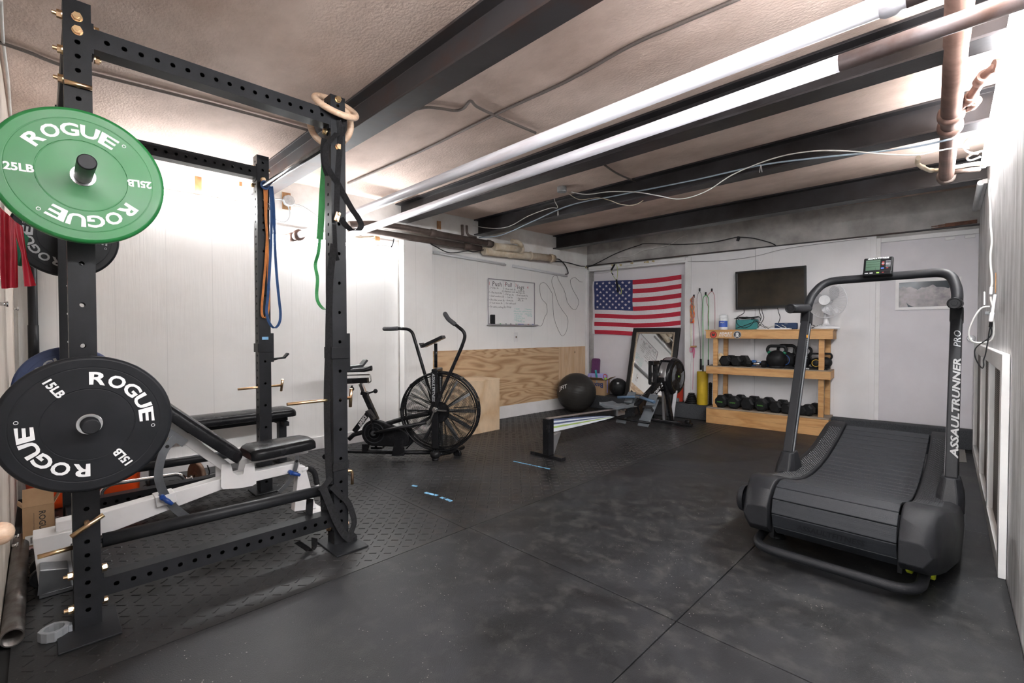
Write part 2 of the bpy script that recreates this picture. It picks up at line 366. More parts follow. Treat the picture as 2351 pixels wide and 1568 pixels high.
def rightstrip(mb, y0, y1, z0, z1, o0, o1):   # o = distance out of the wall into the room
    pts = [(rwx(y0)-o0, y0), (rwx(y1)-o0, y1), (rwx(y1)-o1, y1), (rwx(y0)-o1, y0)]
    mb.prism(pts, 'z', z0, z1); return mb
CEIL = 2.46
m = MB().box2((-4.75, -2.2, -.09), (.6, 6.6, -.0125)); struct(m.build('floor', 'floor_under'))
m = MB().box2((-4.75, -2.2, CEIL), (.6, 6.6, CEIL+.12)); struct(m.build('ceiling', 'ceiling_plaster'))
# left wall: block wall, siding panels, the boxed-out panel
m = MB(); wallstrip(m, -.3, 6.1, -.05, CEIL, -.2, 0); wl_ = struct(m.build('wall_left', 'concrete_white'))
m = MB(); wallstrip(m, -.1, 1.36, 0, 2.44, 0, .012); wallstrip(m, 1.36, 2.68, 0, 2.05, 0, .012); m.build('siding_panel', 'white_siding_left', wl_)
m = MB(); wallstrip(m, 2.70, 3.055, 0, 2.085, .01, .10); m.build('boxed_panel', 'white_siding_left', wl_, bevel=.003)
m = MB(); wallstrip(m, 3.06, 5.86, 0, 2.045, 0, .012); m.build('siding_panel', 'white_siding_left', wl_)
m = MB(); wallstrip(m, -.1, 2.69, 0, .115, .012, .026); struct(m.build('baseboard_left', 'white_trim', bevel=.002))
m = MB(); wallstrip(m, 3.06, 5.75, 0, .158, .012, .028); struct(m.build('baseboard_left', 'white_trim', bevel=.002))
m = MB(); backstrip(m, -.02, .045, .175, 2.04, 0, .05); struct(m.build('trim_1', 'white_trim', bevel=.004))
# back wall
A0, A1, AD = .05, 1.50, .13     # alcove: from, to, depth
m = MB(); backstrip(m, -.3, 4.5, 2.02, CEIL, -.25, -.012); backstrip(m, -.3, A0, -.05, 2.03, -.25, -.0); backstrip(m, A1, 4.5, -.05, 2.03, -.25, -.012)
wb = struct(m.build('wall_back', 'concrete_band'))
m = MB(); backstrip(m, A0-.02, A1+.03, -.05, 2.03, -.25, -AD); m.build('alcove_panel', 'alcove_paint', wb)
m = MB(); backstrip(m, A1+.03, 2.33, .17, 2.09, -.012, 0); m.build('siding_panel', 'white_siding_back', wb)
m = MB(); backstrip(m, 2.334, 3.475, .17, 2.105, -.012, 0); m.build('siding_panel', 'white_siding_back', wb)
m = MB(); backstrip(m, A1-.005, A1+.075, .175, 2.075, -.10, .014); struct(m.build('trim_2', 'white_trim', bevel=.003))
m = MB(); backstrip(m, A0, A1, 2.015, 2.075, -.10, .012); backstrip(m, A0, A1, 2.04, 2.078, -.10, .03); struct(m.build('trim_3', 'white_trim', bevel=.003))
m = MB(); backstrip(m, .0, 4.25, 2.095, 2.108, -.012, .02); struct(m.build('trim_4', 'steel_rusty', bevel=.003))
# door with its little window
pm('window_film', (.36, .31, .31), (.10, .09, .10), rough=.25, scale=9, contrast=.6, detail=9)
pm('dark_pane', (.02, .03, .04), rough=.08)
d = MB(); backstrip(d, 3.513, 4.235, .178, 2.02, -.011, -.006)
pm('door_paint', (.62, .60, .63), (.56, .54, .57), rough=.5, scale=2, world=True)
door = struct(d.build('door_1', 'door_paint'))
f = MB(); z0, z1, s0, s1 = 1.32, 1.625, 3.635, 4.12
backstrip(f, s0, s1, z0, z0+.028, -.02, .006); backstrip(f, s0, s1, z1-.028, z1, -.02, .006); backstrip(f, s0, s0+.028, z0+.028, z1-.028, -.02, .006); backstrip(f, s1-.028, s1, z0+.028, z1-.028, -.02, .006)
f.build('window_frame', 'white_trim', door, bevel=.003)
f = MB(); backstrip(f, s0+.028, s1-.028, z0+.028, z1-.028, -.006, -.004); f.build('window_pane', 'dark_pane', door)
f = MB()
top = [(s0+.03+.395*i/14, z1-.085+.014*math.sin(i*.9)+.01*math.sin(i*2.3)) for i in range(15)]
poly = [(s0+.03, z0+.03)]+[(s0+.10, z0+.03), (s0+.085, z0+.075), (s0+.105, z0+.05), (s0+.13, z0+.035), (s0+.15, z0+.03)]+[(s0+.425, z0+.03)]+top[::-1]
o_ = len(f.v); f.add([BW(p, -.0032, q) for p, q in poly], [tuple(range(len(poly)))])
f.build('window_film', 'window_film', door)
pm('chrome', (.62, .62, .63), (.5, .5, .5), rough=.22, metal=1., scale=20)
pm('chrome_bright', (.80, .80, .82), (.7, .7, .72), rough=.10, metal=1., scale=20)
k = MB(); c = Vector(BW(4.195, 0, 1.036)); nn = -Vector(BN)
k.lathe([(0, .03), (.018, .03), (.02, .024), (.02, .012), (.028, .012), (.031, .004), (.032, -.014)], c, nn, 28)
k.box(c+nn*.031, (.004, .004, .014)); k.build('door_lock', 'chrome', door)
for a, b in ((3.475, 3.513),):
    m = MB(); backstrip(m, a, b, .178, 2.07, -.012, .012); struct(m.build('trim_5', 'white_trim', bevel=.003))
m = MB(); backstrip(m, 3.513, 4.235, 2.02, 2.065, -.03, .012); struct(m.build('trim_6', 'white_trim', bevel=.003))
for s in (4.0, 4.14):
    m = MB(); backstrip(m, s, s+.07, 1.985, 2.012, -.02, .004); m.build('door_stop', 'white_trim', door, bevel=.002)
# right wall, front wall by the rack
m = MB(); rightstrip(m, -1.6, 6.4, -.05, CEIL, -.25, 0); wr = struct(m.build('wall_right', 'grey_wall_right'))
m = MB(); m.box2((-4.6, -.35, -.05), (-.95, -.118, CEIL)); struct(m.build('wall_front', 'raw_boards'))
# carpeted ledge along the back wall
F0, F2 = Vector((-3.984, 5.697)), Vector((-.004, 6.098)); dF = (F2-F0).normalized()
a = F0-dF*.262; b = F2+dF*.004
top = .176
fr = [a, b]
bk = [Vector(BW(4.238, .0, 0)[:2]), Vector(BW(A1, .0, 0)[:2]), Vector(BW(A1, -AD, 0)[:2]), Vector(BW(A0, -AD, 0)[:2]), Vector(BW(A0, 0, 0)[:2]), Vector(BW(0, 0, 0)[:2])]
pts = fr+bk
m = MB(); m.prism([tuple(p) for p in pts], 'z', -.01, top)
led = m.build('platform', 'carpet_dark', bevel=.012, seg=3); struct(led); led.name = 'trim_7'
# ---- rubber floor mats
def mat_bars(mb, x0, x1, y0, y1):
    sp = .052; nx = int((x1-x0)/sp); ny = int((y1-y0)/sp); ox = x0+((x1-x0)-(nx-1)*sp)/2; oy = y0+((y1-y0)-(ny-1)*sp)/2
    for i in range(nx):
        for j in range(ny):
            cx, cy = ox+i*sp, oy+j*sp; a = PI/4 if (i+j) % 2 == 0 else -PI/4
            u = V(math.cos(a), math.sin(a), 0); w = V(-u.y, u.x, 0); c = V(cx, cy, 0); L2, W2, h = .0195, .0042, .0026
            vs = [c-u*L2-w*W2, c+u*L2-w*W2, c+u*L2+w*W2, c-u*L2+w*W2]+[c+(-u*(L2-.004)-w*.0018)+V(0, 0, h), c+(u*(L2-.004)-w*.0018)+V(0, 0, h), c+(u*(L2-.004)+w*.0018)+V(0, 0, h), c+(-u*(L2-.004)+w*.0018)+V(0, 0, h)]
            mb.add(vs, [(4, 5, 6, 7), (0, 1, 5, 4), (1, 2, 6, 5), (2, 3, 7, 6), (3, 0, 4, 7)])
g = .0022
tx = [-4.36, -3.165, -2.02]; ty = [-.09, 1.665, 3.62, 5.66]
where = {(0, 0): 'lying under the benches by the left wall', (1, 0): 'lying under the front of the power rack', (0, 1): 'lying under the back of the fan bike', (1, 1): 'between the power rack and rower, with torn blue tape',
         (0, 2): 'in front of the plywood panel and big ball', (1, 2): 'lying under the rowing machine'}
for i in range(2):
    for j in range(3):
        m = MB(); x0, x1, y0, y1 = tx[i]+g, tx[i+1]-g, ty[j]+g, ty[j+1]-g
        if i == 0: m.prism([(wlx(y0)+.028, y0), (x1, y0), (x1, y1), (wlx(y1)+.03, y1)], 'z', -.012, 0)
        elif j == 2: m.prism([(x0, y0), (x1, y0), (x1, y1+.16), (x0, y1+.06)], 'z', -.012, 0)
        else: m.box2((x0, y0, -.012), (x1, y1, 0))
        if not (i == 0): mat_bars(m, x0, x1, y0, y1)
        else: mat_bars(m, x0-(.04 if j else -.08), x1, y0, y1-(.02 if j < 2 else .02))
        tag(m.build('rubber_mat', 'rubber_tread'), 'dash-textured rubber mat '+where[(i, j)], 'mat', 'raised-tread floor mats')
sx = [-2.02, -.80, .30]; sy = [-1.2, 1.69, 3.61, 5.9]
wh2 = {(0, 0): 'in the foreground, left of the long seam', (1, 0): 'in the bottom right corner of the view', (0, 1): 'in the middle of the room, scuffed and stained', (1, 1): 'lying under the curved treadmill rear end',
       (0, 2): 'in front of the wooden dumbbell shelf', (1, 2): 'under the far end of the treadmill'}
for i in range(2):
    for j in range(3):
        x0, x1, y0, y1 = sx[i]+g, sx[i+1]-g, sy[j]+g, sy[j+1]-g
        m = MB()
        if i == 1: m.prism([(x0, y0), (rwx(y0)-.004, y0), (rwx(y1)-.004, y1), (x0, y1)], 'z', -.012, 0)
        else: m.box2((x0, y0, -.012), (x1, y1, 0))
        tag(m.build('rubber_mat', 'rubber_smooth', bevel=.001, seg=1), 'smooth black rubber floor mat '+wh2[(i, j)], 'mat', 'smooth floor mats')
pm('tape_blue', (.20, .48, .72), (.12, .32, .52), rough=.6, scale=60, contrast=.3)
def floor_tape(pairs, w, label):
    m = MB()
    for a, b in pairs:
        p, q = Vector(fl(*a)), Vector(fl(*b)); m.bar((p.x, p.y, .0012), (q.x, q.y, .0012), w, .0018)
    tag(m.build('floor_tape', 'tape_blue'), label, 'tape')
floor_tape([((1179, 1059), (1262, 1077))], .014, 'long strip of blue tape on the floor right of the fan bike')
for pr_, lb_ in ((((976, 1131), (1004, 1138)), 'longest torn piece of blue tape on the tread mat'), (((1012, 1142), (1020, 1145)), 'tiny blue tape scrap between two bigger torn pieces'), (((1024, 1146), (1036, 1151)), 'short blue tape scrap at the right end of the torn row'), (((946, 1115), (957, 1117)), 'small blue tape scrap alone at the left of the torn row')): floor_tape([pr_], .024, lb_)
pm('doormat', (.25, .235, .22), (.12, .11, .10), rough=.95, scale=220, bump=.6, contrast=.5, world=True)
q = [fl(2213, 1036), fl(2240, 1037), fl(2246, 1066), fl(2205, 1063)]
m = MB().prism([(q[0][0]-.1, q[0][1]), (rwx(q[1][1])-.075, q[1][1]), (rwx(q[2][1])-.075, q[2][1]), (q[3][0]-.05, q[3][1])], 'z', .0, .008)
tag(m.build('doormat', 'doormat', bevel=.003), 'small grey brown doormat on the floor at the far right corner', 'mat')
# ---- steel beams
def ibeam(name, y0, y1, zb, zt, label, mt, x0=-4.41, x1=.10):
    c = (y0+y1)/2; t, w = .013, .005
    P = [(y0, zb), (y1, zb), (y1, zb+t), (c+w, zb+t+.008), (c+w, zt-t), (y1, zt-t), (y1, zt), (y0, zt), (y0, zt-t), (c-w, zt-t), (c-w, zb+t+.008), (y0, zb+t)]
    m = MB().prism(P, 'x', x0, x1); return tag(m.build(name, mt, bevel=.002), label, 'beam', 'steel ceiling beams')
ibeam('steel_beam', 1.287, 1.42, 2.27, CEIL-.002, 'rusty dark steel ceiling beam nearest the viewer, beside the power rack top', 'steel_rusty')
ibeam('steel_beam', 2.665, 2.81, 2.27, CEIL-.002, 'dark steel ceiling beam running beside the two large pipes', 'steel_beam')
ibeam('steel_beam', 3.71, 3.85, 2.27, CEIL-.002, 'dark steel ceiling beam with grey and white cables strung along it', 'steel_beam')
ibeam('steel_beam', 5.11, 5.26, 2.27, CEIL-.002, 'black steel ceiling beam nearest the back wall', 'steel_beam')
# ================================================================== LAMPS
emit('lamp_glow', (.97, .985, 1.), STRIP*.85); emit('lamp_glow_right', (.97, .985, 1.), STRIP*1.05)
pm('lamp_housing', (.72, .73, .74), (.64, .65, .66), rough=.4, scale=10)
def strip_lamp(label, p0, p1, out, lit=True, r=.016):
    """slim batten: housing against the wall, tube on its room side. out: unit vector into the room"""
    p0, p1, out = Vector(p0), Vector(p1), Vector(out)
    t = thing('strip_light', label, 'light', p0); c0, c1 = V(0, 0, 0), p1-p0
    m = MB(); m.bar(c0+out*.012, c1+out*.012, .03, .035, up=(0, 0, 1)); m.build('housing', 'lamp_housing', t, bevel=.004)
    m = MB(); m.cyl(c0+out*.036, c1+out*.036, r, n=14); m.build('tube', ('lamp_glow_right' if 'right wall' in label else 'lamp_glow') if lit else 'lamp_housing', t)
    return t
def wl3(px, py, off): v = wlp(px, py, off); return Vector(v)
strip_lamp('lit strip light on the left wall behind the power rack', (wlx(.60)+.012, .60, 2.185), (wlx(1.28)+.012, 1.28, 2.185), (.95, 0, -.3))
strip_lamp('lit strip light on the left wall between rack and pillar', (wlx(1.44)+.012, 1.44, 1.955), (wlx(2.62)+.012, 2.62, 1.975), (.95, 0, -.3))
strip_lamp('long blazing strip light high on the right wall', (rwx(.75)-.004, .75, 2.26), (rwx(4.62)-.004, 4.62, 2.26), (-.95, 0, -.3), r=.017)
strip_lamp('lit strip light on the right wall beside the viewer, unseen, added for front light', (rwx(-1.3)-.004, -1.3, 2.26), (rwx(.68)-.004, .68, 2.26), (-.95, 0, -.3), r=.017)  # out-of-view section continuing the long strip, added to light things from the front
strip_lamp('short unlit strip light high on the right wall near the corner', (rwx(5.0)-.004, 5.0, 2.23), (rwx(6.05)-.004, 6.05, 2.23), (-.95, 0, -.3), lit=False, r=.02)
strip_lamp('unlit strip light above the whiteboard, left one of two', (wlx(3.10)+.012, 3.10, 2.0), (wlx(4.18)+.012, 4.18, 1.965), (.95, 0, -.3), lit=False, r=.012)
strip_lamp('unlit strip light above the whiteboard, right one of two', (wlx(4.32)+.012, 4.32, 1.96), (wlx(5.36)+.012, 5.36, 1.915), (.95, 0, -.3), lit=False, r=.012)
# ================================================================== POWER RACK
pm('rack_black', (.021, .022, .025), (.014, .0145, .016), rough=.42, rough2=.34, scale=5, bump=.12, bscale=420, contrast=.5)
pm('zinc_gold', (.80, .62, .34), (.72, .45, .30), rough=.28, metal=1., scale=30)
pm('bar_steel', (.42, .43, .45), (.30, .31, .33), rough=.25, metal=1., scale=12, stretch=(1, 1, 1))
pm('webbing', (.022, .022, .024), (.012, .012, .013), rough=.7, scale=90, bump=.5, bscale=300)
XF, XR, YA, YB, RH = -2.368, -3.508, .112, 1.088, 2.303
rack = thing('power_rack', 'black steel power rack of drilled square posts, standing at the left', 'rack', ((XF+XR)/2, (YA+YB)/2, 0))
lowh = [.063, .114, .165, .216, .267, .318]; midh = [.44+.1508*i for i in range(9)]; toph = [1.79+.0508*i for i in range(10)]
allh = [.07+.0508*i for i in range(44)]
for x in (XF, XR):
    for y in (YA, YB):
        m = MB(); punched(m, (x, y, .008), (x, y, RH), .076, .076, (0, 1, 0), {0: lowh+midh+toph, 2: lowh+midh+toph, 1: allh, 3: allh}, r=.0085, nseg=10)
        m.wbuild('upright', 'rack_black', rack)
        m = MB(); m.box2((x-.085, y-.085, 0), (x+.165 if x == XF else x+.085, y+.085, .009)); m.wbuild('foot_plate', 'rack_black', rack, bevel=.003)
def cross(z, x, w=.074):
    m = MB(); L_ = YB-YA-.076; hs = [L_/2+.0508*(i-8) for i in range(17)]
    p0 = (x, YA+.038, z); p1 = (x, YB-.038, z)
    punched(m, p0, p1, w, w, (0, 0, 1), {0: hs, 2: hs}, r=.009, nseg=10)
    for y, s in ((YA+.038, 1), (YB-.038, -1)): m.box2((x-.036, y, z-.055), (x+.036, y+s*.007, z+.055))
    return m.wbuild('side_beam', 'rack_black', rack)
cross(2.184, XF); cross(2.184, XR); cross(.138, XF, .07); cross(.138, XR, .07)
m = MB(); m.bar((XF-.038, YA, 2.23), (XR+.038, YA, 2.23), .07, .07); m.wbuild('rear_beam', 'rack_black', rack, bevel=.003)
m = MB(); m.bar((XF-.038, YA, .14), (XR+.038, YA, .14), .06, .06); m.wbuild('rear_beam', 'rack_black', rack, bevel=.003)
zb = onY(621, 425, YB)[2]; zb = 2.095
m = MB(); m.cyl((XF, YB, zb), (XR, YB, zb), .0165, n=20); m.wbuild('pull_up_bar', 'bar_steel', rack)
def bolt(p, d, L_=.03):
    m = MB(); p = Vector(p); d = Vector(d)
    m.cyl(p, p+d*.003, .016, n=16, smooth=False); m.cyl(p+d*.003, p+d*.015, .0145, n=6, smooth=False); m.cyl(p+d*.015, p+d*max(L_*.9, .0165), .007, n=10, smooth=False)
    m.wbuild('bolt', 'zinc_gold', rack)
for z in (2.241, 2.193): bolt((XF+.038, YA, z), (1, 0, 0), .02)
for z in (2.25, 2.125, 2.02): bolt((XF, YA-.038, z), (0, -1, 0))
for z in (2.232, 2.125): bolt((XF, YA+.047, z), (0, 1, 0), .022)
for z in (.20, .075): bolt((XF, YA-.038, z), (0, -1, 0), .03); bolt((XF, YA+.042, z), (0, 1, 0), .02)
for z in (2.215, 2.09): bolt((XF, YB+.038, z), (0, 1, 0), .02)
bolt((XF, YB-.046, 2.12), (0, -1, 0), .018); bolt((XF+.038, YB, 2.285), (1, 0, 0), .004); bolt((XF+.038, YB, 2.045), (1, 0, 0), .006)
for z in (.20, .085): bolt((XF, YB+.038, z), (0, 1, 0), .02)
bolt((XF, YB-.046, .09), (0, -1, 0), .02)
for z in (2.22, 2.10): bolt((XR, YB+.038, z), (0, 1, 0), .02); bolt((XR, YB-.046, z), (0, -1, 0), .02)
bolt((XR+.038, YB, 2.14), (1, 0, 0), .012); bolt((XR, YB-.04, .1), (0, -1, 0), .02); bolt((XR, YB+.04, .1), (0, 1, 0), .02)
# storage pegs
for x, z, L_ in ((XF+.038, 1.633, .352), (XF+.038, .797, .31)):
    m = MB(); m.cyl((x, YA, z), (x+L_-.004, YA, z), .0245, n=28); m.cyl((x+L_-.004, YA, z), (x+L_, YA, z), .0245, .021, n=28); m.box2((x, YA-.037, z-.06), (x+.008, YA+.037, z+.06)); m.wbuild('storage_peg', 'rack_black', rack)
for z in (1.633, .797):
    x = XR-.038; m = MB(); m.cyl((x, YA, z), (x-.3, YA, z), .0245, n=24); m.wbuild('storage_peg', 'rack_black', rack)
# safety rods and pins
for x in (XF, XR):
    m = MB(); m.cyl((x, YA+.045, .305), (x, YB-.042, .292), .026, n=24); m.cyl((x, YA+.03, .305), (x, YA+.047, .305), .009, n=12); m.wbuild('safety_rod', 'rack_black', rack)
def tpin(p0, p1, hd, hl, nm='locking_pin'):
    m = MB(); m.cyl(p0, p1, .008, n=14); hd = Vector(hd).normalized(); p1 = Vector(p1); m.cyl(p1-hd*hl, p1+hd*hl, .0085, n=14); m.wbuild(nm, 'zinc_gold', rack)
tpin((XF-.12, YA, .40), (XF+.085, YA, .40), (0, 1, .62), .052)
tpin((XF-.05, YA, 1.996), (XF+.048, YA, 1.996), (0, 1, .01), .037)
tpin((XF, YB-.25, .752), (XF, YB+.075, .752), (.1, 0, 1), .05)
tpin((XR, YB-.16, .72), (XR, YB+.12, .725), (.35, 0, 1), .045)
tpin((XF, YA-.13, .30), (XF, YA-.03, .305), (0, 0, 1), .004)
m = MB(); m.tube(fillet([(XF+.01, YB+.036, .365), (XF+.01, YB+.075, .365), (XF+.01, YB+.075, .29)], .02), .008, 10); m.wbuild('locking_pin', 'zinc_gold', rack)
# hooks for the bar
pm('tape_tag', (.22, .48, .75), rough=.5)
for x in (XF, XR):
    m = MB(); y = YB+.038
    m.box2((x-.03, y, .895), (x+.03, y+.022, 1.095)); m.box2((x-.045, YB-.042, .965), (x-.038, y+.01, 1.025)); m.box2((x+.038, YB-.042, .965), (x+.045, y+.01, 1.025)); m.box2((x-.045, YB-.047, .965), (x+.045, YB-.04, 1.025))
    m.bar((x, y+.02, .915), (x, y+.10, .92), .045, .012); m.bar((x, y+.096, .918), (x, y+.125, .95), .045, .012); m.prism([(y+.02, .90), (y+.02, .915), (y+.07, .913)], 'x', x-.006, x+.006)
    m.wbuild('bar_hook', 'rack_black', rack, bevel=.002)
m = MB(); m.box2((XR+.0382, YB-.018, 1.05), (XR+.0392, YB+.022, 1.07)); m.wbuild('tape_tag', 'tape_tag', rack)
# ================================================================== WEIGHT PLATES
pm('plate_green', (.018, .195, .050), (.013, .155, .038), rough=.45, rough2=.34, scale=7, contrast=.8)
pm('plate_green_edge', (.015, .15, .035), rough=.45)
pm('plate_black', (.017, .018, .021), (.011, .012, .014), rough=.5, rough2=.4, scale=9, contrast=.7)
pm('plate_blue', (.035, .055, .14), (.03, .045, .11), rough=.5, scale=9)
pm('letter_white', (.80, .81, .82), (.72, .73, .74), rough=.5, scale=30)
pm('letter_grey', (.42, .43, .45), (.36, .37, .38), rough=.5, scale=30)
def arc_text(m, txt, R0, ang, span, h, bold, fn, ccw=False, sx=1.25):
    """letters one by one along an arc, tops outward; ang centre angle, read clockwise"""
    n = len(txt)
    for i, ch in enumerate(txt):
        vs, fs = textgeo(ch, h/.72, bold, 0, 3, sx)
        xs = [v[0] for v in vs]; ys = [v[1] for v in vs]; cx = (max(xs)+min(xs))/2; wd = max(xs)-min(xs); cy = (max(ys)+min(ys))/2; hh = max(ys)-min(ys)
        W2 = span/n*R0*.93; kx = W2/wd; ky = h/hh
        a0 = ang+span/2-(i+.5)*span/n
        out = []
        for x, y in vs:
            X, Y = (x-cx)*kx, (y-cy)*ky; a = a0-X/R0; r = R0+Y; out.append(fn(r*math.cos(a), r*math.sin(a)))
        m.add(out, fs)
def rad_text(m, txt, R0, ang, h, bold, fn, up):   # straight word, centre at polar position, baseline direction given
    vs, fs = textgeo(txt, h/.72, bold, 0, 3, 1.0); c, s = math.cos(up), math.sin(up); cx, cy = R0*math.cos(ang), R0*math.sin(ang)
    m.add([fn(cx+x*c-y*s, cy+x*s+y*c) for x, y in vs], fs)
def bumper(label, x, y, z, th, mt, edge, wt, rot, lett='letter_white', face=1, R=.2255):
    """plate on a peg pointing along X; face: +1 lettered side looks to +X"""
    t = thing('weight_plate', label, 'weight plate', (x, y, z))
    m = MB(); h = th
    m.lathe([(.026, h), (.115, h), (.117, h-.0016), (.119, h)], ax=(face, 0, 0), n=72)
    m.lathe([(.119, h), (.186, h-.0005), (.188, h-.003), (.190, h-.0003), (.214, h), (.2225, h-.004), (R, h-.010), (R, .010), (.2225, .003), (.2, 0), (.026, 0), (.026, h)], ax=(face, 0, 0), n=96)
    m.build('disc', mt, t)
    m = MB(); m.lathe([(.025, h+.002), (.033, h+.002), (.035, h-.001), (.035, h-.006)], ax=(face, 0, 0), n=48); m.lathe([(.025, h+.002), (.025, -.002)], ax=(face, 0, 0), n=48); m.build('steel_hub', 'chrome', t)
    fn = lambda a, b: (face*(h+.0006), a*face, b)
    for k in (0, PI):
        m = MB(); arc_text(m, 'ROGUE', .152, math.radians(102+rot)+k, math.radians(95), .042, .03, fn)
        rr = .170; a_ = math.radians(102+rot-52)+k
        vs = []; m.add([fn(rr*math.cos(a_)+q*math.cos(u), rr*math.sin(a_)+q*math.sin(u)) for q in (.0042, .0058) for u in [2*PI*i/14 for i in range(14)]], [(i, (i+1) % 14, 14+(i+1) % 14, 14+i) for i in range(14)])
        m.build('brand_lettering', lett, t)
        m = MB(); rad_text(m, wt, .152, math.radians(183+rot)+k, .024, .035, fn, math.radians(rot+3)+k); m.build('weight_lettering', lett, t)
    return t
bumper('green 25 pound bumper plate on the upper front peg of the rack', -2.21, YA, 1.633, .042, 'plate_green', 'plate_green_edge', '25LB', 0)
bumper('black 15 pound bumper plate on the lower front peg of the rack', -2.12, YA, .797, .036, 'plate_black', 'plate_black', '15LB', -59)
bumper('black 10 pound bumper plate on the rear peg behind the green plate', -3.60, YA, 1.633, .026, 'plate_black', 'plate_black', '10LB', -67, lett='letter_grey')
bumper('blue bumper plate mostly hidden behind the black 15 pound plate', -3.62, YA, .797, .04, 'plate_blue', 'plate_blue', '35LB', 20, lett='letter_grey')
# ================================================================== RINGS, STRAPS, BANDS
woodmat('ring_wood', (.80, .58, .42), (.72, .47, .31), (2, 2, 9), scale=4, ring=6, rough=.4)
C = Vector((XF, YB, 2.262))
def ring(label, c, nrm):
    m = MB(); m.torus(c, .104, .0165, nrm, 48, 12); return tag(m.build('gymnastic_ring', 'ring_wood'), label, 'ring', 'gymnastic rings')
vd = Vector((XF, YB, 0)).normalized(); rt = Vector((_rt[0], _rt[1], 0))
ring('wooden gymnastic ring dropped over the top of the rack post', C+rt*.006, (V(0, 0, 1)+rt*.42-vd*.62))
ring('wooden gymnastic ring hanging behind the rack post, below the other', Vector((XF, YB, 2.205))-rt*.022+vd*.075, (vd+rt*.25+V(0, 0, .15)))
def ribbon(name, pts, w, mat, label, cat, group=None, plane=None, up=None, th=.002, k=6, closed=False):
    P = [Vector(plane(*p)) for p in pts] if plane else [Vector(p) for p in pts]
    m = MB(); m.tube(smoothpath(P, k), 0, flat=(w, th), up=up or tuple(rt), closed=False)
    o = m.build(name, mat); return tag(o, label, cat, group)
pX = lambda x: (lambda a, b: onX(a, b, x))
pY = lambda y: (lambda a, b: onY(a, b, y))
webs = thing('ring_strap', 'black webbing strap of the gymnastic rings looped down the rack post', 'strap', (XF, YB, 0))
def web(pts, plane, w=.036, up=None, k=6):
    P = [Vector(plane(*p)) for p in pts]; m = MB(); m.tube(smoothpath(P, k), 0, flat=(w, .0022), up=up or tuple(rt)); return m
fX = pX(XF+.045); fY = pY(YB-.055)
web([(776, 275), (779, 300), (778, 340), (774, 400), (772, 450), (771, 498)], fX, .036).wbuild('webbing_run', 'webbing', webs)
web([(792, 268), (790, 290), (785, 312)], pX(XF+.05), .02, up=(.3, .5, .8)).wbuild('webbing_run', 'webbing', webs)
web([(774, 306), (760, 322), (750, 335), (748, 370), (758, 395), (775, 420), (790, 448), (808, 480), (820, 497), (829, 515), (824, 527), (808, 528), (797, 520), (790, 512), (783, 500)], pX(XF+.052), .03).wbuild('webbing_run', 'webbing', webs)
web([(745, 318), (742, 340), (744, 375), (752, 402)], fY, .028).wbuild('webbing_run', 'webbing', webs)
b = Vector(onX(773, 498, XF+.06)); m = MB(); m.bar(b-V(0, .004, .022), b+V(0, .010, .024), .026, .008, up=(1, 0, 0)); m.cyl(b+V(-.006, .01, .016), b+V(.012, .01, .016), .008, n=12); m.cyl(b+V(-.006, 0, -.014), b+V(.012, 0, -.014), .007, n=12); m.wbuild('buckle', 'zinc_gold', webs, bevel=.002)
web([(768, 515), (769, 545), (771, 580), (776, 598)], fX, .02).wbuild('webbing_run', 'webbing', webs)
w2 = thing('webbing_strap', 'long black webbing strap hanging down the post and tied low around it', 'strap', (XF, YB, 0))
web([(767, 560), (758, 640), (755, 740), (754, 800), (751, 900), (752, 1000), (754, 1060), (757, 1112)], fY, .034, k=4).wbuild('webbing_run', 'webbing', w2)
m = MB()   # the wrap around the post
hw = .0425
loop = [(XF+hw, YB-hw, .408), (XF+hw, YB+hw, .412), (XF-hw, YB+hw, .41), (XF-hw, YB-hw, .405)]
for i in range(4):
    a, b = Vector(loop[i]), Vector(loop[(i+1) % 4]); n_ = ((a+b)/2-V(XF, YB, .41)); n_.z = 0
    m.bar(a, b, .04, .003, up=n_)
m.wbuild('webbing_wrap', 'webbing', w2)
web([(760, 1096), (748, 1112), (740, 1122), (735, 1128)], fX, .03, up=(0, .7, .8)).wbuild('webbing_run', 'webbing', w2)
web([(742, 1122), (752, 1145), (770, 1190), (790, 1226), (807, 1240)], pX(XF+.06), .036, up=(0, 1, .25)).wbuild('webbing_run', 'webbing', w2)
web([(808, 1243), (814, 1235), (808, 1228), (800, 1222)], pX(XF+.055), .03, up=(0, .4, 1)).wbuild('webbing_run', 'webbing', w2)
web([(762, 1116), (780, 1135), (798, 1152), (808, 1175), (813, 1200), (806, 1222)], pX(XF+.052), .03, up=(0, .8, -.5)).wbuild('webbing_run', 'webbing', w2)
web([(745, 1130), (746, 1160), (748, 1185)], pX(XF-.03), .045).wbuild('webbing_run', 'webbing', w2)
web([(712, 1145), (710, 1170), (709, 1195)], pX(XF-.04), .036).wbuild('webbing_run', 'webbing', w2)
web([(722, 1235), (721, 1255), (713, 1264), (700, 1256), (682, 1244)], pX(XF+.0), .036, up=(.6, .3, .4)).wbuild('webbing_run', 'webbing', w2)
pm('band_green', (.05, .33, .10), (.04, .26, .08), rough=.55, scale=30)
pm('band_orange', (.72, .27, .075), (.55, .19, .06), rough=.55, scale=30)
pm('band_blue', (.035, .10, .27), (.03, .08, .20), rough=.55, scale=30)
P_ = pY(YB-.005)
gb = thing('resistance_band', 'green latex resistance band hanging beside the front rack post', 'resistance band', onY(742, 352, YB))
m = MB(); pts = [Vector(P_(*p)) for p in [(747, 335), (745, 380), (740, 450), (737, 510), (734, 550)]]; m.tube(smoothpath(pts, 5), 0, flat=(.034, .003), up=tuple(rt)); m.wbuild('band_upper', 'band_green', gb)
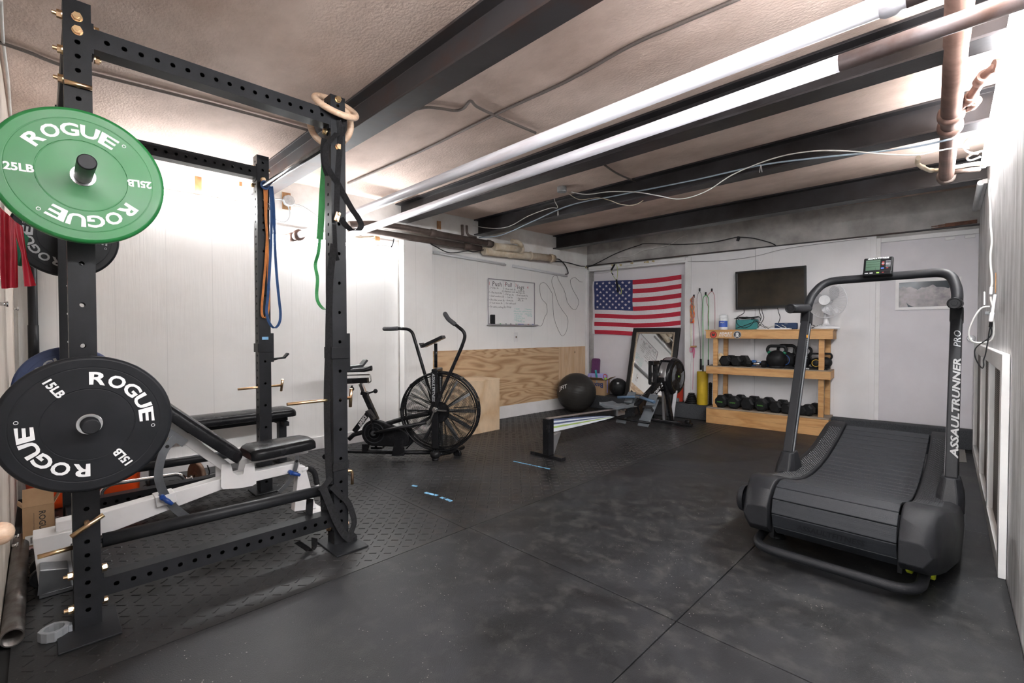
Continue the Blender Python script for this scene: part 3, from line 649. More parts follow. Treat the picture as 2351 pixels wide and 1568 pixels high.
m = MB(); pts = [Vector(P_(*p)) for p in [(734, 550), (731, 580), (724, 608), (729, 640), (727, 675), (731, 695), (743, 709), (756, 710)]]
U0, U1 = rt, V(.7, .7, .1)
m.tube(smoothpath(pts, 6), 0, flat=(.017, .004), up=tuple(rt+vd*.5)); m.wbuild('band_lower', 'band_green', gb)
P2 = pX(XR+.060)
ob = MB(); ob.tube(smoothpath([Vector(P2(*p)) for p in [(607, 425), (608, 450), (610, 500), (613, 540), (610, 600), (605, 660), (601, 710), (604, 728), (612, 726), (617, 700), (616, 640), (614, 560), (611, 500), (612, 450), (611, 425)]], 5), 0, flat=(.014, .0045), up=tuple(rt))
ob.tube(smoothpath([Vector(P2(*p)) for p in [(605, 437), (609, 436), (614, 438)]], 3), 0, flat=(.014, .006), up=(0, 0, 1))
tag(ob.build('resistance_band', 'band_orange'), 'orange latex resistance band looped at the rear rack post', 'resistance band')
P2 = pX(XR+.078); bb = MB(); bb.tube(smoothpath([Vector(P2(*p)) for p in [(620, 428), (623, 470), (623, 540), (619, 620), (615, 680), (612, 715), (618, 740), (630, 753), (641, 742), (644, 720), (641, 690), (636, 640), (632, 580), (630, 520), (628, 470), (624, 428)]], 5), 0, flat=(.017, .0045), up=tuple(rt))
bb.torus((XR+.078, YB, zb), .024, .008, (1, 0, 0), 20, 8)
tag(bb.build('resistance_band', 'band_blue'), 'blue latex resistance band looped over the pull-up bar end', 'resistance band')
m = MB(); c = Vector(onX(614, 462, XR+.05)); m.tube([c+V(0, -.03, .01), c+V(0, -.015, -.012), c+V(0, 0, -.016), c+V(0, .018, -.01), c+V(0, .03, .01)], .0022, 6); m.tube(fillet([c+V(0, .0, -.012), c+V(0, .012, -.02), c+V(.0, .014, -.055), c+V(0, .004, -.058), c+V(0, .002, -.02)], .005), .0025, 6)
tag(m.build('carabiner_clip', 'chrome'), 'small steel carabiner clip hanging on the rear rack post', 'clip')
# red and green latex strips at the front wall
pm('latex_red', (.60, .03, .06), (.38, .015, .03), rough=.4, scale=8, contrast=.7)
pm('latex_green', (.02, .22, .12), rough=.4)
def cloth_strip(name, mat, label, x, pts_l, pts_r, waves, amp, group=None):
    m = MB(); nv, nu = 14, 16; vs = []
    for j in range(nv+1):
        f = j/nv; k = f*(len(pts_l)-1); i = min(int(k), len(pts_l)-2); g_ = k-i
        a = Vector(onX(*pts_l[i], x)).lerp(Vector(onX(*pts_l[i+1], x)), g_); b = Vector(onX(*pts_r[i], x)).lerp(Vector(onX(*pts_r[i+1], x)), g_)
        for i2 in range(nu+1):
            u = i2/nu; vs.append(a.lerp(b, u)+V(math.sin(u*waves+f*2)*amp*(.5+f*.5), 0, 0))
    m.add(vs, [(j*(nu+1)+i, j*(nu+1)+i+1, (j+1)*(nu+1)+i+1, (j+1)*(nu+1)+i) for j in range(nv) for i in range(nu)], True)
    m.add([v+V(.0015, 0, 0) for v in vs], [(j*(nu+1)+i, j*(nu+1)+i+1, (j+1)*(nu+1)+i+1, (j+1)*(nu+1)+i) for j in range(nv) for i in range(nu)], True)
    return tag(m.build(name, mat), label, 'exercise band', group)
cloth_strip('exercise_band', 'latex_red', 'red latex exercise strip hanging at the left edge, wider one', -2.9, [(-6, 470), (-3, 580), (4, 663)], [(32, 505), (40, 580), (42, 660)], 11, .012)
cloth_strip('exercise_band', 'latex_red', 'narrow red latex exercise strip hanging beside the wider red one', -2.95, [(22, 500), (48, 580), (56, 658)], [(52, 520), (62, 590), (83, 656)], 5, .01)
cloth_strip('exercise_band', 'latex_green', 'dark green latex strip between the two red ones', -3.02, [(22, 500), (32, 570), (38, 608)], [(66, 545), (60, 580), (50, 612)], 6, .01)
m = MB(); m.cyl(onY(59, 480, .0), onY(59, 480, .0)+np.array([0, 0, .01]), .01)
pc = Vector((wlx(.05)+.06, -.03, 0)); m = MB(); m.cyl(pc+V(0, 0, 0), pc+V(0, 0, 2.1), .024, n=20); m.cyl(pc+V(0, 0, .9), pc+V(0, 0, 1.15), .027, n=20)
tag(m.build('black_pole', 'rack_black'), 'black pole standing upright in the corner behind the red strips', 'pole')
# steel tube, collar, boxes
pm('old_steel', (.20, .19, .185), (.10, .085, .075), rough=.35, metal=.8, scale=14, contrast=.6, bump=.2)
m = MB(); y = -.084; r = .031
for a, b_ in ((.034, .0),):
    m.lathe_s([(r, -3.5), (r, -2.385)], (0, y, r), (1, 0, 0), 28); m.lathe_s([(r-.004, -3.5), (r-.004, -2.385)], (0, y, r), (1, 0, 0), 28); m.lathe([(r-.004, -2.385), (r, -2.385)], (0, y, r), (1, 0, 0), 28); m.lathe([(r-.004, -3.5), (r, -3.5)], (0, y, r), (1, 0, 0), 28)
tag(m.build('steel_tube', 'old_steel'), 'worn hollow steel tube lying on the floor along the left wooden wall', 'tube')
pm('grey_plastic', (.24, .25, .27), (.19, .20, .21), rough=.35, scale=20)
t = thing('bar_collar', 'grey clamp collar standing on the floor by the front rack post', 'collar', tuple(Vector(fl(125, 1462))))
m = MB(); N = 12; ro = [.040 if i % 3 else .044 for i in range(N)]
for k in range(N):
    a0, a1 = 2*PI*k/N, 2*PI*(k+1)/N
    def q(r, a, z): return (r*math.cos(a), r*math.sin(a), z)
    r0, r1 = ro[k], ro[(k+1) % N]
    m.add([q(r0, a0, 0), q(r1, a1, 0), q(r1, a1, .035), q(r0, a0, .035), q(.028, a0, 0), q(.028, a1, 0), q(.028, a1, .035), q(.028, a0, .035)], [(0, 1, 2, 3), (5, 4, 7, 6), (3, 2, 6, 7), (1, 0, 4, 5)])
m.build('ring', 'grey_plastic', t, bevel=.002); m = MB(); m.box((.005, .042, .018), (.03, .012, .026)); m.build('lever', 'grey_plastic', t, bevel=.003)
pm('cardboard', (.46, .30, .17), (.36, .22, .12), rough=.85, scale=5, bump=.1)
pm('print_black', (.05, .04, .035), rough=.7); pm('paper_white', (.82, .82, .80), (.76, .76, .74), rough=.6)
pm('tape_pink', (.75, .5, .5), rough=.5)
t = thing('cardboard_box', 'small open brown carton printed ROGUE, standing on the floor behind the rack post', 'box', (-3.40, -.018, 0))
m = MB(); m.box2((-.10, -.058, 0), (0, .058, .215)); m.build('body', 'cardboard', t)
for a, b_ in (((-.10, -.058, .215), (.03, .05)),):
    m = MB(); m.bar((-.004, 0, .215), (-.04, 0, .30), .114, .003, up=(1, 0, .4)); m.build('flap', 'cardboard', t)
m = MB(); m.bar((-.05, .058, .215), (-.05, .10, .30), .09, .003, up=(0, 1, -.4)); m.build('flap', 'cardboard', t)
m = MB(); m.bar((-.05, -.058, .215), (-.05, -.075, .235), .09, .003, up=(0, 1, -.4)); m.build('flap', 'cardboard', t)
m = MB(); put_text(m, 'ROGUE', (0.0006, .012, .13), (0, 0, -1), (0, 1, 0), .034, .02, lift=.0); m.build('lettering', 'print_black', t)
m = MB(); put_text(m, 'WWW.ROGUEFITNESS.COM', (0.0006, -.018, .13), (0, 0, -1), (0, 1, 0), .008, .0, lift=.0); m.build('lettering', 'print_black', t)
m = MB(); m.box2((0, -.05, .02), (.0008, -.012, .07)); m.build('paper_label', 'paper_white', t)
m = MB()
for i in range(9): m.box2((.0008, -.032+i*.002, .028), (.0012, -.0312+i*.002+(i % 3)*.0004, .06))
m.build('barcode', 'print_black', t)
m = MB(); m.box2((0, -.058, 0), (.0006, .058, .012)); m.build('pink_tape', 'tape_pink', t)
pm('bucket_orange', (.85, .10, .018), (.75, .07, .012), rough=.35, scale=4)
for lab, x, y in (('orange plastic bucket on the floor in the corner behind the carton', -4.18, .052), ('orange plastic bucket on the floor behind the rack, nearer the flat bench', -4.16, .355)):
    t = thing('plastic_bucket', lab, 'bucket', (x, y, 0), 0, 'orange buckets'); t.scale = (.9, .9, .9)
    m = MB(); m.lathe([(0, .003), (.128, .003), (.13, .0), (.134, .01), (.150, .30), (.153, .302), (.153, .315), (.150, .317), (.151, .33), (.154, .332), (.154, .345), (.150, .35), (.156, .365), (.149, .367), (.145, .30), (.128, .012), (0, .012)], n=40); m.build('body', 'bucket_orange', t)
    m = MB(); m.tube([(.155*math.cos(a), .155*math.sin(a), .33-.16*math.sin(a)*0-.14*abs(math.cos(a*1))*0-(.12 if 0 else 0)+.06*math.sin(a)) for a in [PI*i/16 for i in range(17)]], .003, 6); m.build('handle', 'chrome', t)
# chrome multi-grip bar with a rusty plate
t = thing('tricep_bar', 'chrome multi-grip barbell lying on the floor behind the rack', 'barbell', (-3.85, .7, .0))
Q = pX(-3.80)
m = MB(); m.tube(fillet([Q(238, 1148), Q(230, 1130), Q(250, 1112), Q(410, 1088), Q(425, 1098), Q(425, 1115)], .03, 8), .0125, 12); m.tube(fillet([Q(410, 1089), Q(424, 1096), Q(424, 1115)], .02), .0125, 12); m.wbuild('grip_frame', 'chrome_bright', t)
m = MB(); m.cyl(Q(425, 1101), Q(500, 1090), .0125, n=14); m.cyl(Q(436, 1099), Q(446, 1097), .02, n=14); m.wbuild('sleeve', 'chrome_bright', t)
m = MB(); m.tube([Q(476, 1068), Q(481, 1082), Q(480, 1090)], .004, 8); m.wbuild('spring_clip', 'rack_black', t)
pm('rusty_iron', (.20, .13, .09), (.10, .05, .03), rough=.55, metal=.5, scale=9, contrast=.7, bump=.3)
c = Vector(Q(452, 1100)); m = MB(); c.z = .105; m.lathe([(.014, -.012), (.03, -.016), (.04, -.010), (.085, -.008), (.095, -.016), (.105, -.012), (.105, .012), (.095, .016), (.085, .008), (.03, .012), (.014, .012), (.014, -.012)], c, (-.25, 1, 0), 40)
tag(m.build('weight_plate', 'rusty_iron'), 'small rusty iron weight plate standing on edge on the chrome bar', 'weight plate')
# ================================================================== ADJUSTABLE BENCH
pm('vinyl_black', (.014, .014, .016), (.009, .009, .010), rough=.3, rough2=.22, scale=6, bump=.25, bscale=120)
pm('white_steel', (.74, .73, .73), (.66, .65, .65), rough=.35, scale=4)
pm('plate_steel', (.34, .35, .37), (.26, .27, .29), rough=.3, metal=.9, scale=10)
pm('knob_blue', (.02, .07, .30), rough=.3)
XB = -2.9
ab = thing('adjustable_bench', 'white framed adjustable weight bench with black pads inside the rack', 'bench', (XB, .6, 0))
def xz(px, py, x): v = onX(px, py, x); return (v[1], v[2])
def pad(mb, a, b, th, hw, x, taper=0., nrm=None):
    a = Vector((0, *a)); b = Vector((0, *b)); t = (b-a).normalized(); n_ = V(0, -t.z, t.y)
    rr = .035; prof = [(hw, .0), (hw, th*.62), (hw-.012, th*.9), (hw-.03, th), (0, th+.006)]
    prof = [(-p, q) for p, q in prof[:-1]]+[prof[-1]]+prof[:-1][::-1]; L_ = (b-a).length
    st = [0, .012, .035, .08]+[L_*k for k in (.3, .5, .7)]+[L_-.08, L_-.035, L_-.012, L_]
    vs = []
    for s_ in st:
        e = min(s_, L_-s_); f = 1-max(0, (.06-e)/.06)**2*.22; g_ = 1-max(0, (.03-e)/.03)**2*.3
        ff = f*(1-taper*(s_/L_))
        vs += [a+t*s_+V(1, 0, 0)*p*ff+n_*q*g_+V(x, 0, 0) for p, q in prof]
    k = len(prof); n = len(st)
    mb.add(vs, [(i*k+j, i*k+j+1, (i+1)*k+j+1, (i+1)*k+j) for i in range(n-1) for j in range(k-1)], True)
    mb.add([vs[i*k] for i in range(n)]+[vs[i*k+k-1] for i in range(n)], [(i, i+1, n+i+1, n+i) for i in range(n-1)])
    mb.add(vs[:k], [tuple(range(k))]); mb.add(vs[-k:], [tuple(range(k))])
pe = xz(548, 1068, XB+.13); pt = xz(380, 960, XB+.13)
dirv = Vector((pt[0]-pe[0], pt[1]-pe[1])).normalized(); far = (pe[0]+dirv.x*.80, pe[1]+dirv.y*.80)
m = MB(); pad(m, far, pe, .062, .135, XB); m.wbuild('back_pad', 'vinyl_black', ab, bevel=.004)
s0 = xz(600, 1056, XB+.12); s1 = xz(731, 1031, XB+.12)
m = MB(); pad(m, (s0[0]-.045, s0[1]-.003), (s1[0]+.002, s1[1]), .06, .135, XB, taper=.22); m.wbuild('seat_pad', 'vinyl_black', ab, bevel=.004)
def beam_poly(mb, pts_top, pts_bot, x0, x1, xpl):
    poly = [xz(*p, xpl) for p in pts_top]+[xz(*p, xpl) for p in pts_bot[::-1]]; mb.prism(poly, 'x', x0, x1)
xs_ = XB+.035
m = MB(); beam_poly(m, [(128, 1200), (240, 1176), (512, 1098), (688, 1062)], [(128, 1248), (240, 1228), (512, 1123), (688, 1082)], XB-.035, XB+.035, xs_); m.wbuild('main_beam', 'white_steel', ab, bevel=.003)
m = MB(); beam_poly(m, [(506, 1066), (530, 1066), (535, 1085), (545, 1091), (558, 1088), (563, 1066), (583, 1060), (590, 1105)], [(506, 1120), (515, 1123), (545, 1122), (560, 1120), (570, 1117), (575, 1115), (583, 1113), (588, 1110)], XB-.052, XB-.046, XB+.05)
m.wbuild('pivot_bracket', 'white_steel', ab); m = MB()
beam_poly(m, [(508, 1066), (530, 1066), (535, 1085), (545, 1091), (558, 1088), (563, 1066), (583, 1060), (588, 1104)], [(507, 1118), (512, 1123), (530, 1122), (545, 1121), (560, 1119), (570, 1117), (580, 1115), (588, 1110)], XB+.046, XB+.052, XB+.05)
m.wbuild('pivot_bracket', 'white_steel', ab)
a = xz(520, 1073, XB+.0); m = MB(); q0 = (far[0]+.22, far[1]-.17)
m.bar((XB, a[0], a[1]), (XB, far[0]+.03, far[1]-.035), .045, .05, up=(0, .5, .8)); m.wbuild('back_support', 'white_steel', ab, bevel=.003)
m = MB(); m.bar((XB, xz(570, 1066, XB)[0], s0[1]-.02), (XB, xz(705, 1040, XB)[0], s1[1]-.02), .045, .035); m.wbuild('seat_support', 'white_steel', ab, bevel=.003)
m = MB(); beam_poly(m, [(682, 1068), (697, 1068)], [(672, 1172), (722, 1164)], XB-.028, XB+.028, XB); m.wbuild('front_leg', 'white_steel', ab, bevel=.003)
fp = fl(697, 1172); m = MB(); m.box2((XB-.15, 1.125, 0), (XB+.12, 1.215, .018)); m.wbuild('front_foot', 'white_steel', ab, bevel=.004)
def holed_arc(px_pts, w, x, nm='selector_arc'):
    P = smoothpath([Vector((x, *xz(*p, x))) for p in px_pts], 6); m = MB(); m.tube(P, 0, flat=(w, .006), up=lambda i: ((P[min(i+1, len(P)-1)]-P[max(i-1, 0)]).cross(V(1, 0, 0))))
    o = m.wbuild(nm, 'plate_steel', ab)
    n = len(P)
    for k in range(1, 6):
        m = MB(); c = P[int(n*(k)/6.3)]; m.cyl(c-V(.0036, 0, 0), c+V(.0036, 0, 0), .0085, n=14)
        m.wbuild('selector_hole', 'floor_under', ab); return o
holed_arc([(405, 1003), (380, 1030), (368, 1060), (364, 1095), (375, 1130), (400, 1165), (432, 1190)], .036, XB+.045)
holed_arc([(682, 1046), (678, 1075), (664, 1105), (641, 1130)], .024, XB+.045)
m = MB(); beam_poly(m, [(392, 985), (432, 1010)], [(380, 1000), (418, 1026)], XB+.036, XB+.042, XB+.04); m.wbuild('arc_bracket', 'plate_steel', ab)
for p, q in (((374, 1143), (396, 1158)), ((670, 1086), (689, 1091))):
    m = MB(); v0 = Vector(onX(*p, XB+.07)); v1 = Vector(onX(*q, XB+.08)); m.cyl(v0-V(.05, 0, 0), v0+V(.005, 0, 0), .012, n=14); m.tube([v0, v0.lerp(v1, .5), v1], [.010, .012, .008], 12); m.wbuild('pull_knob', 'knob_blue', ab)
m = MB(); beam_poly(m, [(356, 1143), (402, 1130)], [(360, 1166), (408, 1152)], XB-.045, XB+.05, XB+.05); m.wbuild('arc_collar', 'white_steel', ab, bevel=.003)
H = pX(XB+.02)
hp = fillet([H(692, 1082), H(706, 1074), H(722, 1082), H(727, 1108), H(731, 1128)], .03, 6)
m = MB(); m.tube(hp, .011, 12); m.wbuild('carry_handle', 'white_steel', ab)
m = MB(); m.tube(hp[4:-3], .016, 12); m.wbuild('foam_grip', 'webbing', ab)
# rear end with transport wheels
m = MB(); m.prism([(-.035, .225), (.11, .225), (.085, .02), (-.02, .02)], 'x', XB-.06, XB+.075); m.wbuild('rear_leg', 'white_steel', ab, bevel=.003)
m = MB(); m.box2((XB-.20, -.02, .0), (XB+.17, .10, .02)); m.prism([(-.02, .02), (.08, .02), (.07, .10), (-.015, .12)], 'x', XB-.20, XB+.17); m.wbuild('rear_foot', 'plate_steel', ab, bevel=.003)
for x in (XB-.09, XB+.05):
    m = MB(); m.lathe([(.0, -.012), (.012, -.014), (.018, -.008), (.034, -.006), (.040, -.012), (.044, -.01), (.044, .01), (.040, .012), (.034, .006), (.018, .008), (.012, .014), (0, .012)], (x, -.004, .045), (1, 0, 0), 28); m.wbuild('wheel', 'grey_plastic' if 0 else 'rack_black', ab)
    m = MB(); m.bar((x+.02, -.004, .045), (x+.02, .03, .05), .006, .022); m.wbuild('wheel_fork', 'rack_black', ab)
# flat bench
XL = -4.14
fb_ = thing('flat_bench', 'black vinyl flat bench standing against the left wall', 'bench', (XL, .85, 0))
m = MB(); pad(m, (.02, .405), (1.50, .405), .062, .14, XL); m.wbuild('seat_pad', 'vinyl_black', fb_, bevel=.004)
m = MB(); m.box2((XL-.03, .12, .36), (XL+.03, 1.46, .405)); m.wbuild('frame', 'rack_black', fb_, bevel=.003)
for y in (.56, 1.42):
    m = MB(); m.box2((XL-.03, y-.03, .02), (XL+.03, y+.03, .37)); m.box2((XL-.12, y-.02, .33), (XL+.12, y+.02, .365)); m.wbuild('leg', 'rack_black', fb_, bevel=.003)
    m = MB(); m.box2((XL-.18, y-.03, 0), (XL+.18, y+.03, .03)); m.wbuild('foot', 'rack_black', fb_, bevel=.003)
# ================================================================== FAN BIKE
pm('gloss_black', (.012, .012, .0135), (.009, .009, .010), rough=.3, rough2=.22, scale=8)
pm('grip_foam', (.045, .046, .05), (.035, .035, .04), rough=.75, scale=80, bump=.3, bscale=300)
pm('wire_black', (.015, .015, .016), rough=.35)
pm('red_print', (.45, .03, .03), rough=.5)
BP0 = np.array([-3.33, 2.42, 0]); Bd = np.array([.76, .65, 0]); Bd = Bd/np.linalg.norm(Bd); Bn = np.array([-Bd[1], Bd[0], 0])
brz = math.atan2(Bd[1], Bd[0])
bike = thing('fan_bike', 'black air bike with a big caged fan, beside the plywood box', 'exercise bike', tuple(BP0), brz)
# local frame: x forward (towards the fan), y away from the camera, z up
def bp_(px, py, y=0.):
    v = pl(px, py, BP0+Bn*y, Bn)-BP0; return V(float(v@Bd), y, float(v[2]))
YF = -.04
hub = bp_(1012, 943, .02); hub = V(hub.x, .02, hub.z); FR = .335
# cage: concentric wires and spokes on both sides
cage = MB()
for sd in (-1, 1):
    yo = .02+sd*.055; n = 27
    def cw(r): return yo+sd*(.05*(1-(r/FR)**2.5))-sd*.0
    for k in range(n):
        r = .105+(FR-.115)*k/(n-1); cage.tube([V(hub.x+r*math.cos(a), cw(r), hub.z+r*math.sin(a)) for a in [2*PI*i/56 for i in range(56)]], .0016 if sd < 0 else .0014, 4, closed=True)
    for k in range(12):
        a0 = 2*PI*k/12+.1
        for da in (-.035, .035):
            cage.tube([V(hub.x+r*math.cos(a0+da*(.3+r)), cw(r)+sd*.002, hub.z+r*math.sin(a0+da*(.3+r))) for r in (.09, .15, .2, .26, .30, FR-.005)], .0026, 4)
cage.build('fan_cage', 'wire_black', bike)
rim = MB()
for yy, r_, q in ((-.04, FR, .008), (.08, FR, .008), (-.035, FR-.022, .004), (.02, FR+.004, .006)): rim.torus((hub.x, yy, hub.z), r_, q, (0, 1, 0), 72, 8)
for k in range(9):
    a = 2*PI*k/9+.3; c = V(hub.x+(FR+.004)*math.cos(a), .02, hub.z+(FR+.004)*math.sin(a)); rim.box(c, (.02, .13, .014), M=Matrix.Rotation(-a+PI/2, 3, 'Y'))
rim.build('cage_rim', 'gloss_black', bike)
m = MB(); m.lathe([(0, -.075), (.085, -.075), (.09, -.07), (.09, -.055), (.03, -.05), (.03, .05)], (hub.x, .02, hub.z), (0, 1, 0), 40)
m.build('fan_hub', 'gloss_black', bike)
m = MB()
for k in range(12):   # blades
    a = 2*PI*k/12; u = V(math.cos(a), 0, math.sin(a)); w = V(-math.sin(a), 0, math.cos(a)); vs = []
    for r, tw in ((.07, .35), (.30, .35)):
        for s_ in (-1, 1): vs.append(V(hub.x, .02, hub.z)+u*r+(V(0, 1, 0)*.022+w*tw*.03)*s_)
    m.add(vs+[v+w*.002 for v in vs], [(0, 1, 3, 2), (4, 6, 7, 5), (0, 4, 5, 1), (2, 3, 7, 6)])
m.build('fan_blades', 'plate_steel', bike)
# mast
mt = bp_(1000, 845, YF)
m = MB(); m.bar(bp_(1000, 1030, YF-.045), V(mt.x, YF-.045, mt.z-.03), .03, .062, up=(1, 0, 0)); m.bar(bp_(1000, 1030, .125), V(mt.x, .125, mt.z-.05), .03, .055, up=(1, 0, 0)); m.box((mt.x, .02, mt.z-.03), (.05, .22, .05)); m.build('mast', 'gloss_black', bike, bevel=.008)
m = MB(); put_text(m, 'ASSAULTFITNESS', V(mt.x-.006, YF-.0605, mt.z-.16), (0, 0, -1), (1, 0, 0), .034, .02, shear=.2, lift=.0, width=.24); m.build('lettering', 'letter_grey', bike)
m = MB(); m.cyl((mt.x-.012, .02, mt.z), (mt.x-.012, .02, mt.z+.21), .014, n=14); m.build('console_post', 'gloss_black', bike)
cL, cR = bp_(972, 795, .02), bp_(1019, 773, .02); m = MB(); m.bar(cL, cR, .13, .028, up=(0, 0, 1)); m.bar(cL+V(.0, 0, -.012), cL+V(-.018, 0, .03), .13, .012, up=(-1, 0, .3)); m.build('console', 'gloss_black', bike, bevel=.004)
# handle arms
def arm(pts, gp, y, nm='handle_arm'):
    P = fillet([bp_(*p, y) for p in pts], .07, 7); m = MB(); m.tube(P, .0145, 14); m.build(nm, 'gloss_black', bike)
    G = [bp_(*p, y) for p in gp]; G[0] = G[0]; m = MB(); m.tube(smoothpath(G, 4), .0195, 14); m.sphere(G[0], .0195, 14, 8); m.sphere(G[-1], .0175, 14, 8); m.build('grip', 'grip_foam', bike)
arm([(915, 754), (945, 756), (978, 868), (997, 940)], [(883, 755), (898, 755), (913, 754)], .145)
arm([(1044, 744), (1070, 765), (1062, 792), (1003, 925), (1000, 940)], [(1022, 721), (1030, 733), (1044, 744)], YF-.085)
m = MB(); pv = bp_(999, 940, YF-.085); m.cyl(pv+V(0, -.02, 0), pv+V(0, .05, 0), .022, n=20); m.cyl(pv+V(0, -.028, 0), pv+V(0, -.018, 0), .013, n=6, smooth=False); m.bar(bp_(999, 940, YF-.09), bp_(985, 975, YF-.09), .012, .035, up=(0, 1, 0)); m.bar(bp_(1003, 941, YF-.07), bp_(1025, 943, YF-.07), .012, .03, up=(0, 1, 0)); m.build('pivot', 'chrome', bike)
m = MB(); m.tube([bp_(857, 995, YF-.09), bp_(900, 985, YF-.09), bp_(978, 970, YF-.09)], .0155, 12); m.cyl(bp_(857, 995, YF-.105), bp_(857, 995, YF-.07), .022, n=16); m.build('push_rod', 'gloss_black', bike)
m = MB(); m.tube([bp_(801, 1008, .0), bp_(812, 998, .0), bp_(840, 990, 0), bp_(880, 975, 0.0), bp_(930, 960, -.02), bp_(990, 948, -.03)], .02, 14); m.build('frame_tube', 'gloss_black', bike)
m = MB(); m.bar(bp_(814, 990, .0), bp_(848, 945, 0), .04, .045, up=(0, 1, 0)); m.bar(bp_(865, 965, 0), bp_(838, 905, 0), .045, .045, up=(0, 1, 0)); m.build('seat_tube', 'gloss_black', bike, bevel=.005)
m = MB(); put_text(m, 'AIRBIKE', bp_(832, 967, -.024), (.55, 0, .83), (-.83, 0, .55), .045, .03, shear=.2, lift=0, width=.115); m.build('lettering', 'letter_white', bike)
m = MB(); m.box(bp_(838, 903, 0), (.06, .06, .035), M=Matrix.Rotation(.3, 3, 'Y')); m.build('seat_collar', 'gloss_black', bike, bevel=.004)
m = MB(); m.bar(bp_(838, 905, 0), bp_(828, 880, 0), .034, .034, up=(0, 1, 0)); m.build('seat_post', 'chrome_bright', bike, bevel=.003)
for p, q in (((848, 902), (862, 898)), ((808, 885), (808, 893))):
    m = MB(); m.cyl(bp_(*p, 0), bp_(*q, 0), .008, n=10); c = bp_(*q, 0); m.sphere(c, .02, 12, 8, (1, 1, 1)); m.build('adjusting_knob', 'gloss_black', bike)
m = MB(); m.bar(bp_(770, 876, 0), bp_(845, 873, 0), .05, .045, up=(0, 0, 1)); m.build('seat_rail', 'gloss_black', bike, bevel=.004)
m = MB(); m.tube(fillet([bp_(790, 862, -.02), bp_(850, 860, -.02), bp_(852, 876, -.02), bp_(845, 879, -.02)], .015), .006, 8); m.build('seat_lever', 'chrome', bike)
sc = bp_(815, 850, 0)
m = MB(); n = 22; vs = []
st = [(-.14, .02), (-.13, .09), (-.09, .125), (-.03, .12), (.03, .07), (.09, .042), (.14, .036), (.152, .02)]
for sx_, hw in st:
    for k in range(n):
        a = 2*PI*k/n; vs.append(sc+V(sx_, hw*math.cos(a), .024*math.sin(a)*(1.25 if math.sin(a) > 0 else .7)+.012*(1 if sx_ > .1 else 0)))
m.add(vs, [(i*n+k, i*n+(k+1) % n, (i+1)*n+(k+1) % n, (i+1)*n+k) for i in range(len(st)-1) for k in range(n)], True); m.add(vs[:n], [tuple(range(n))], True); m.add(vs[-n:], [tuple(range(n))], True)
m.build('saddle', 'vinyl_black', bike)
# drive cover, crank
c1 = bp_(862, 993, -.03); c2 = bp_(922, 1005, -.03)
def hull2(c1, r1, c2, r2, n=20):
    d = math.atan2(c2.z-c1.z, c2.x-c1.x); P = []
    for k in range(n+1): a = d+PI/2+PI*k/n; P.append((c1.x+r1*math.cos(a), c1.z+r1*math.sin(a)))
    for k in range(n+1): a = d-PI/2+PI*k/n; P.append((c2.x+r2*math.cos(a), c2.z+r2*math.sin(a)))
    return P
m = MB(); m.prism(hull2(c1, .115, c2, .075), 'y', -.06, .0); m.build('drive_cover', 'gloss_black', bike, bevel=.01, seg=3)
m = MB(); m.torus(c1+V(0, -.032, 0), .085, .006, (0, 1, 0), 40, 8); m.torus(c1+V(0, -.032, 0), .05, .004, (0, 1, 0), 32, 8); m.build('cover_ring', 'rack_black', bike)
m = MB(); m.bar(c1+V(0, -.05, 0), bp_(852, 955, -.08), .014, .03, up=(0, 1, 0)); m.cyl(c1+V(0, -.065, 0), c1+V(0, -.02, 0), .016, n=14); m.build('crank_arm', 'gloss_black', bike, bevel=.003)
pc = bp_(852, 953, -.13); m = MB(); m.box(pc, (.10, .085, .02), M=Matrix.Rotation(.95, 3, 'Y')); m.torus(pc, .032, .004, (.5, .3, .5), 16, 6); m.cyl(pc, bp_(852, 955, -.08), .007, n=10); m.build('pedal', 'gloss_black', bike, bevel=.003)
m = MB(); m.bar(c1+V(0, .06, 0), c1+V(-.02, .06, -.15), .014, .03, up=(0, 1, 0)); m.box(c1+V(-.02, .11, -.155), (.10, .085, .02)); m.build('pedal', 'gloss_black', bike, bevel=.003)
m = MB(); m.prism([(bp_(*p, 0).x, bp_(*p, 0).z) for p in [(912, 1003), (930, 1003), (933, 1042), (905, 1042)]], 'y', -.075, -.035); m.build('drive_bracket', 'gloss_black', bike, bevel=.004)
m = MB(); m.torus(bp_(928, 1002, -.02), .07, .018, (0, 1, 0), 32, 8); m.tube([bp_(933, 1030, -.02), bp_(955, 1008, -.02)], .006, 6); m.build('belt_wheel', 'gloss_black', bike)
# base
m = MB(); m.tube([V(-.94, 0, .05), V(-.78, 0, .05), V(-.35, 0, .05), V(0, -.0, .055)], .018, 12); m.build('base_tube', 'gloss_black', bike)
m = MB(); m.prism([(-.66, .05), (-.62, .05), (-.6, .12), (-.66, .12)], 'y', -.02, .02); m.build('base_bracket', 'gloss_black', bike)
fa, fb2 = V(.0, -.13, .035), V(.12, .42, .035)
wq = bp_(1050, 1041, .12)
m = MB(); m.tube([V(-.01, -.05, .045), V(.09, .05, .045), V(wq.x-.02, .12, .045), V(wq.x+.03, .24, .045)], .02, 12); m.sphere(V(0, -.05, .05), .045, 16, 10, (1, 1, .9)); m.cyl(V(0, -.05, 0), V(0, -.05, .02), .028, n=18); m.build('front_stabiliser', 'gloss_black', bike)
m = MB(); m.lathe([(0, -.014), (.014, -.015), (.02, -.01), (.036, -.012), (.038, .012), (.02, .01), (0, .014)], wq, (.5, 1, 0), 26); m.build('transport_wheel', 'gloss_black', bike)
m = MB(); m.tube([V(-.93, -.16, .04), V(-.93, .16, .04)], .022, 12); m.build('rear_stabiliser', 'gloss_black', bike)
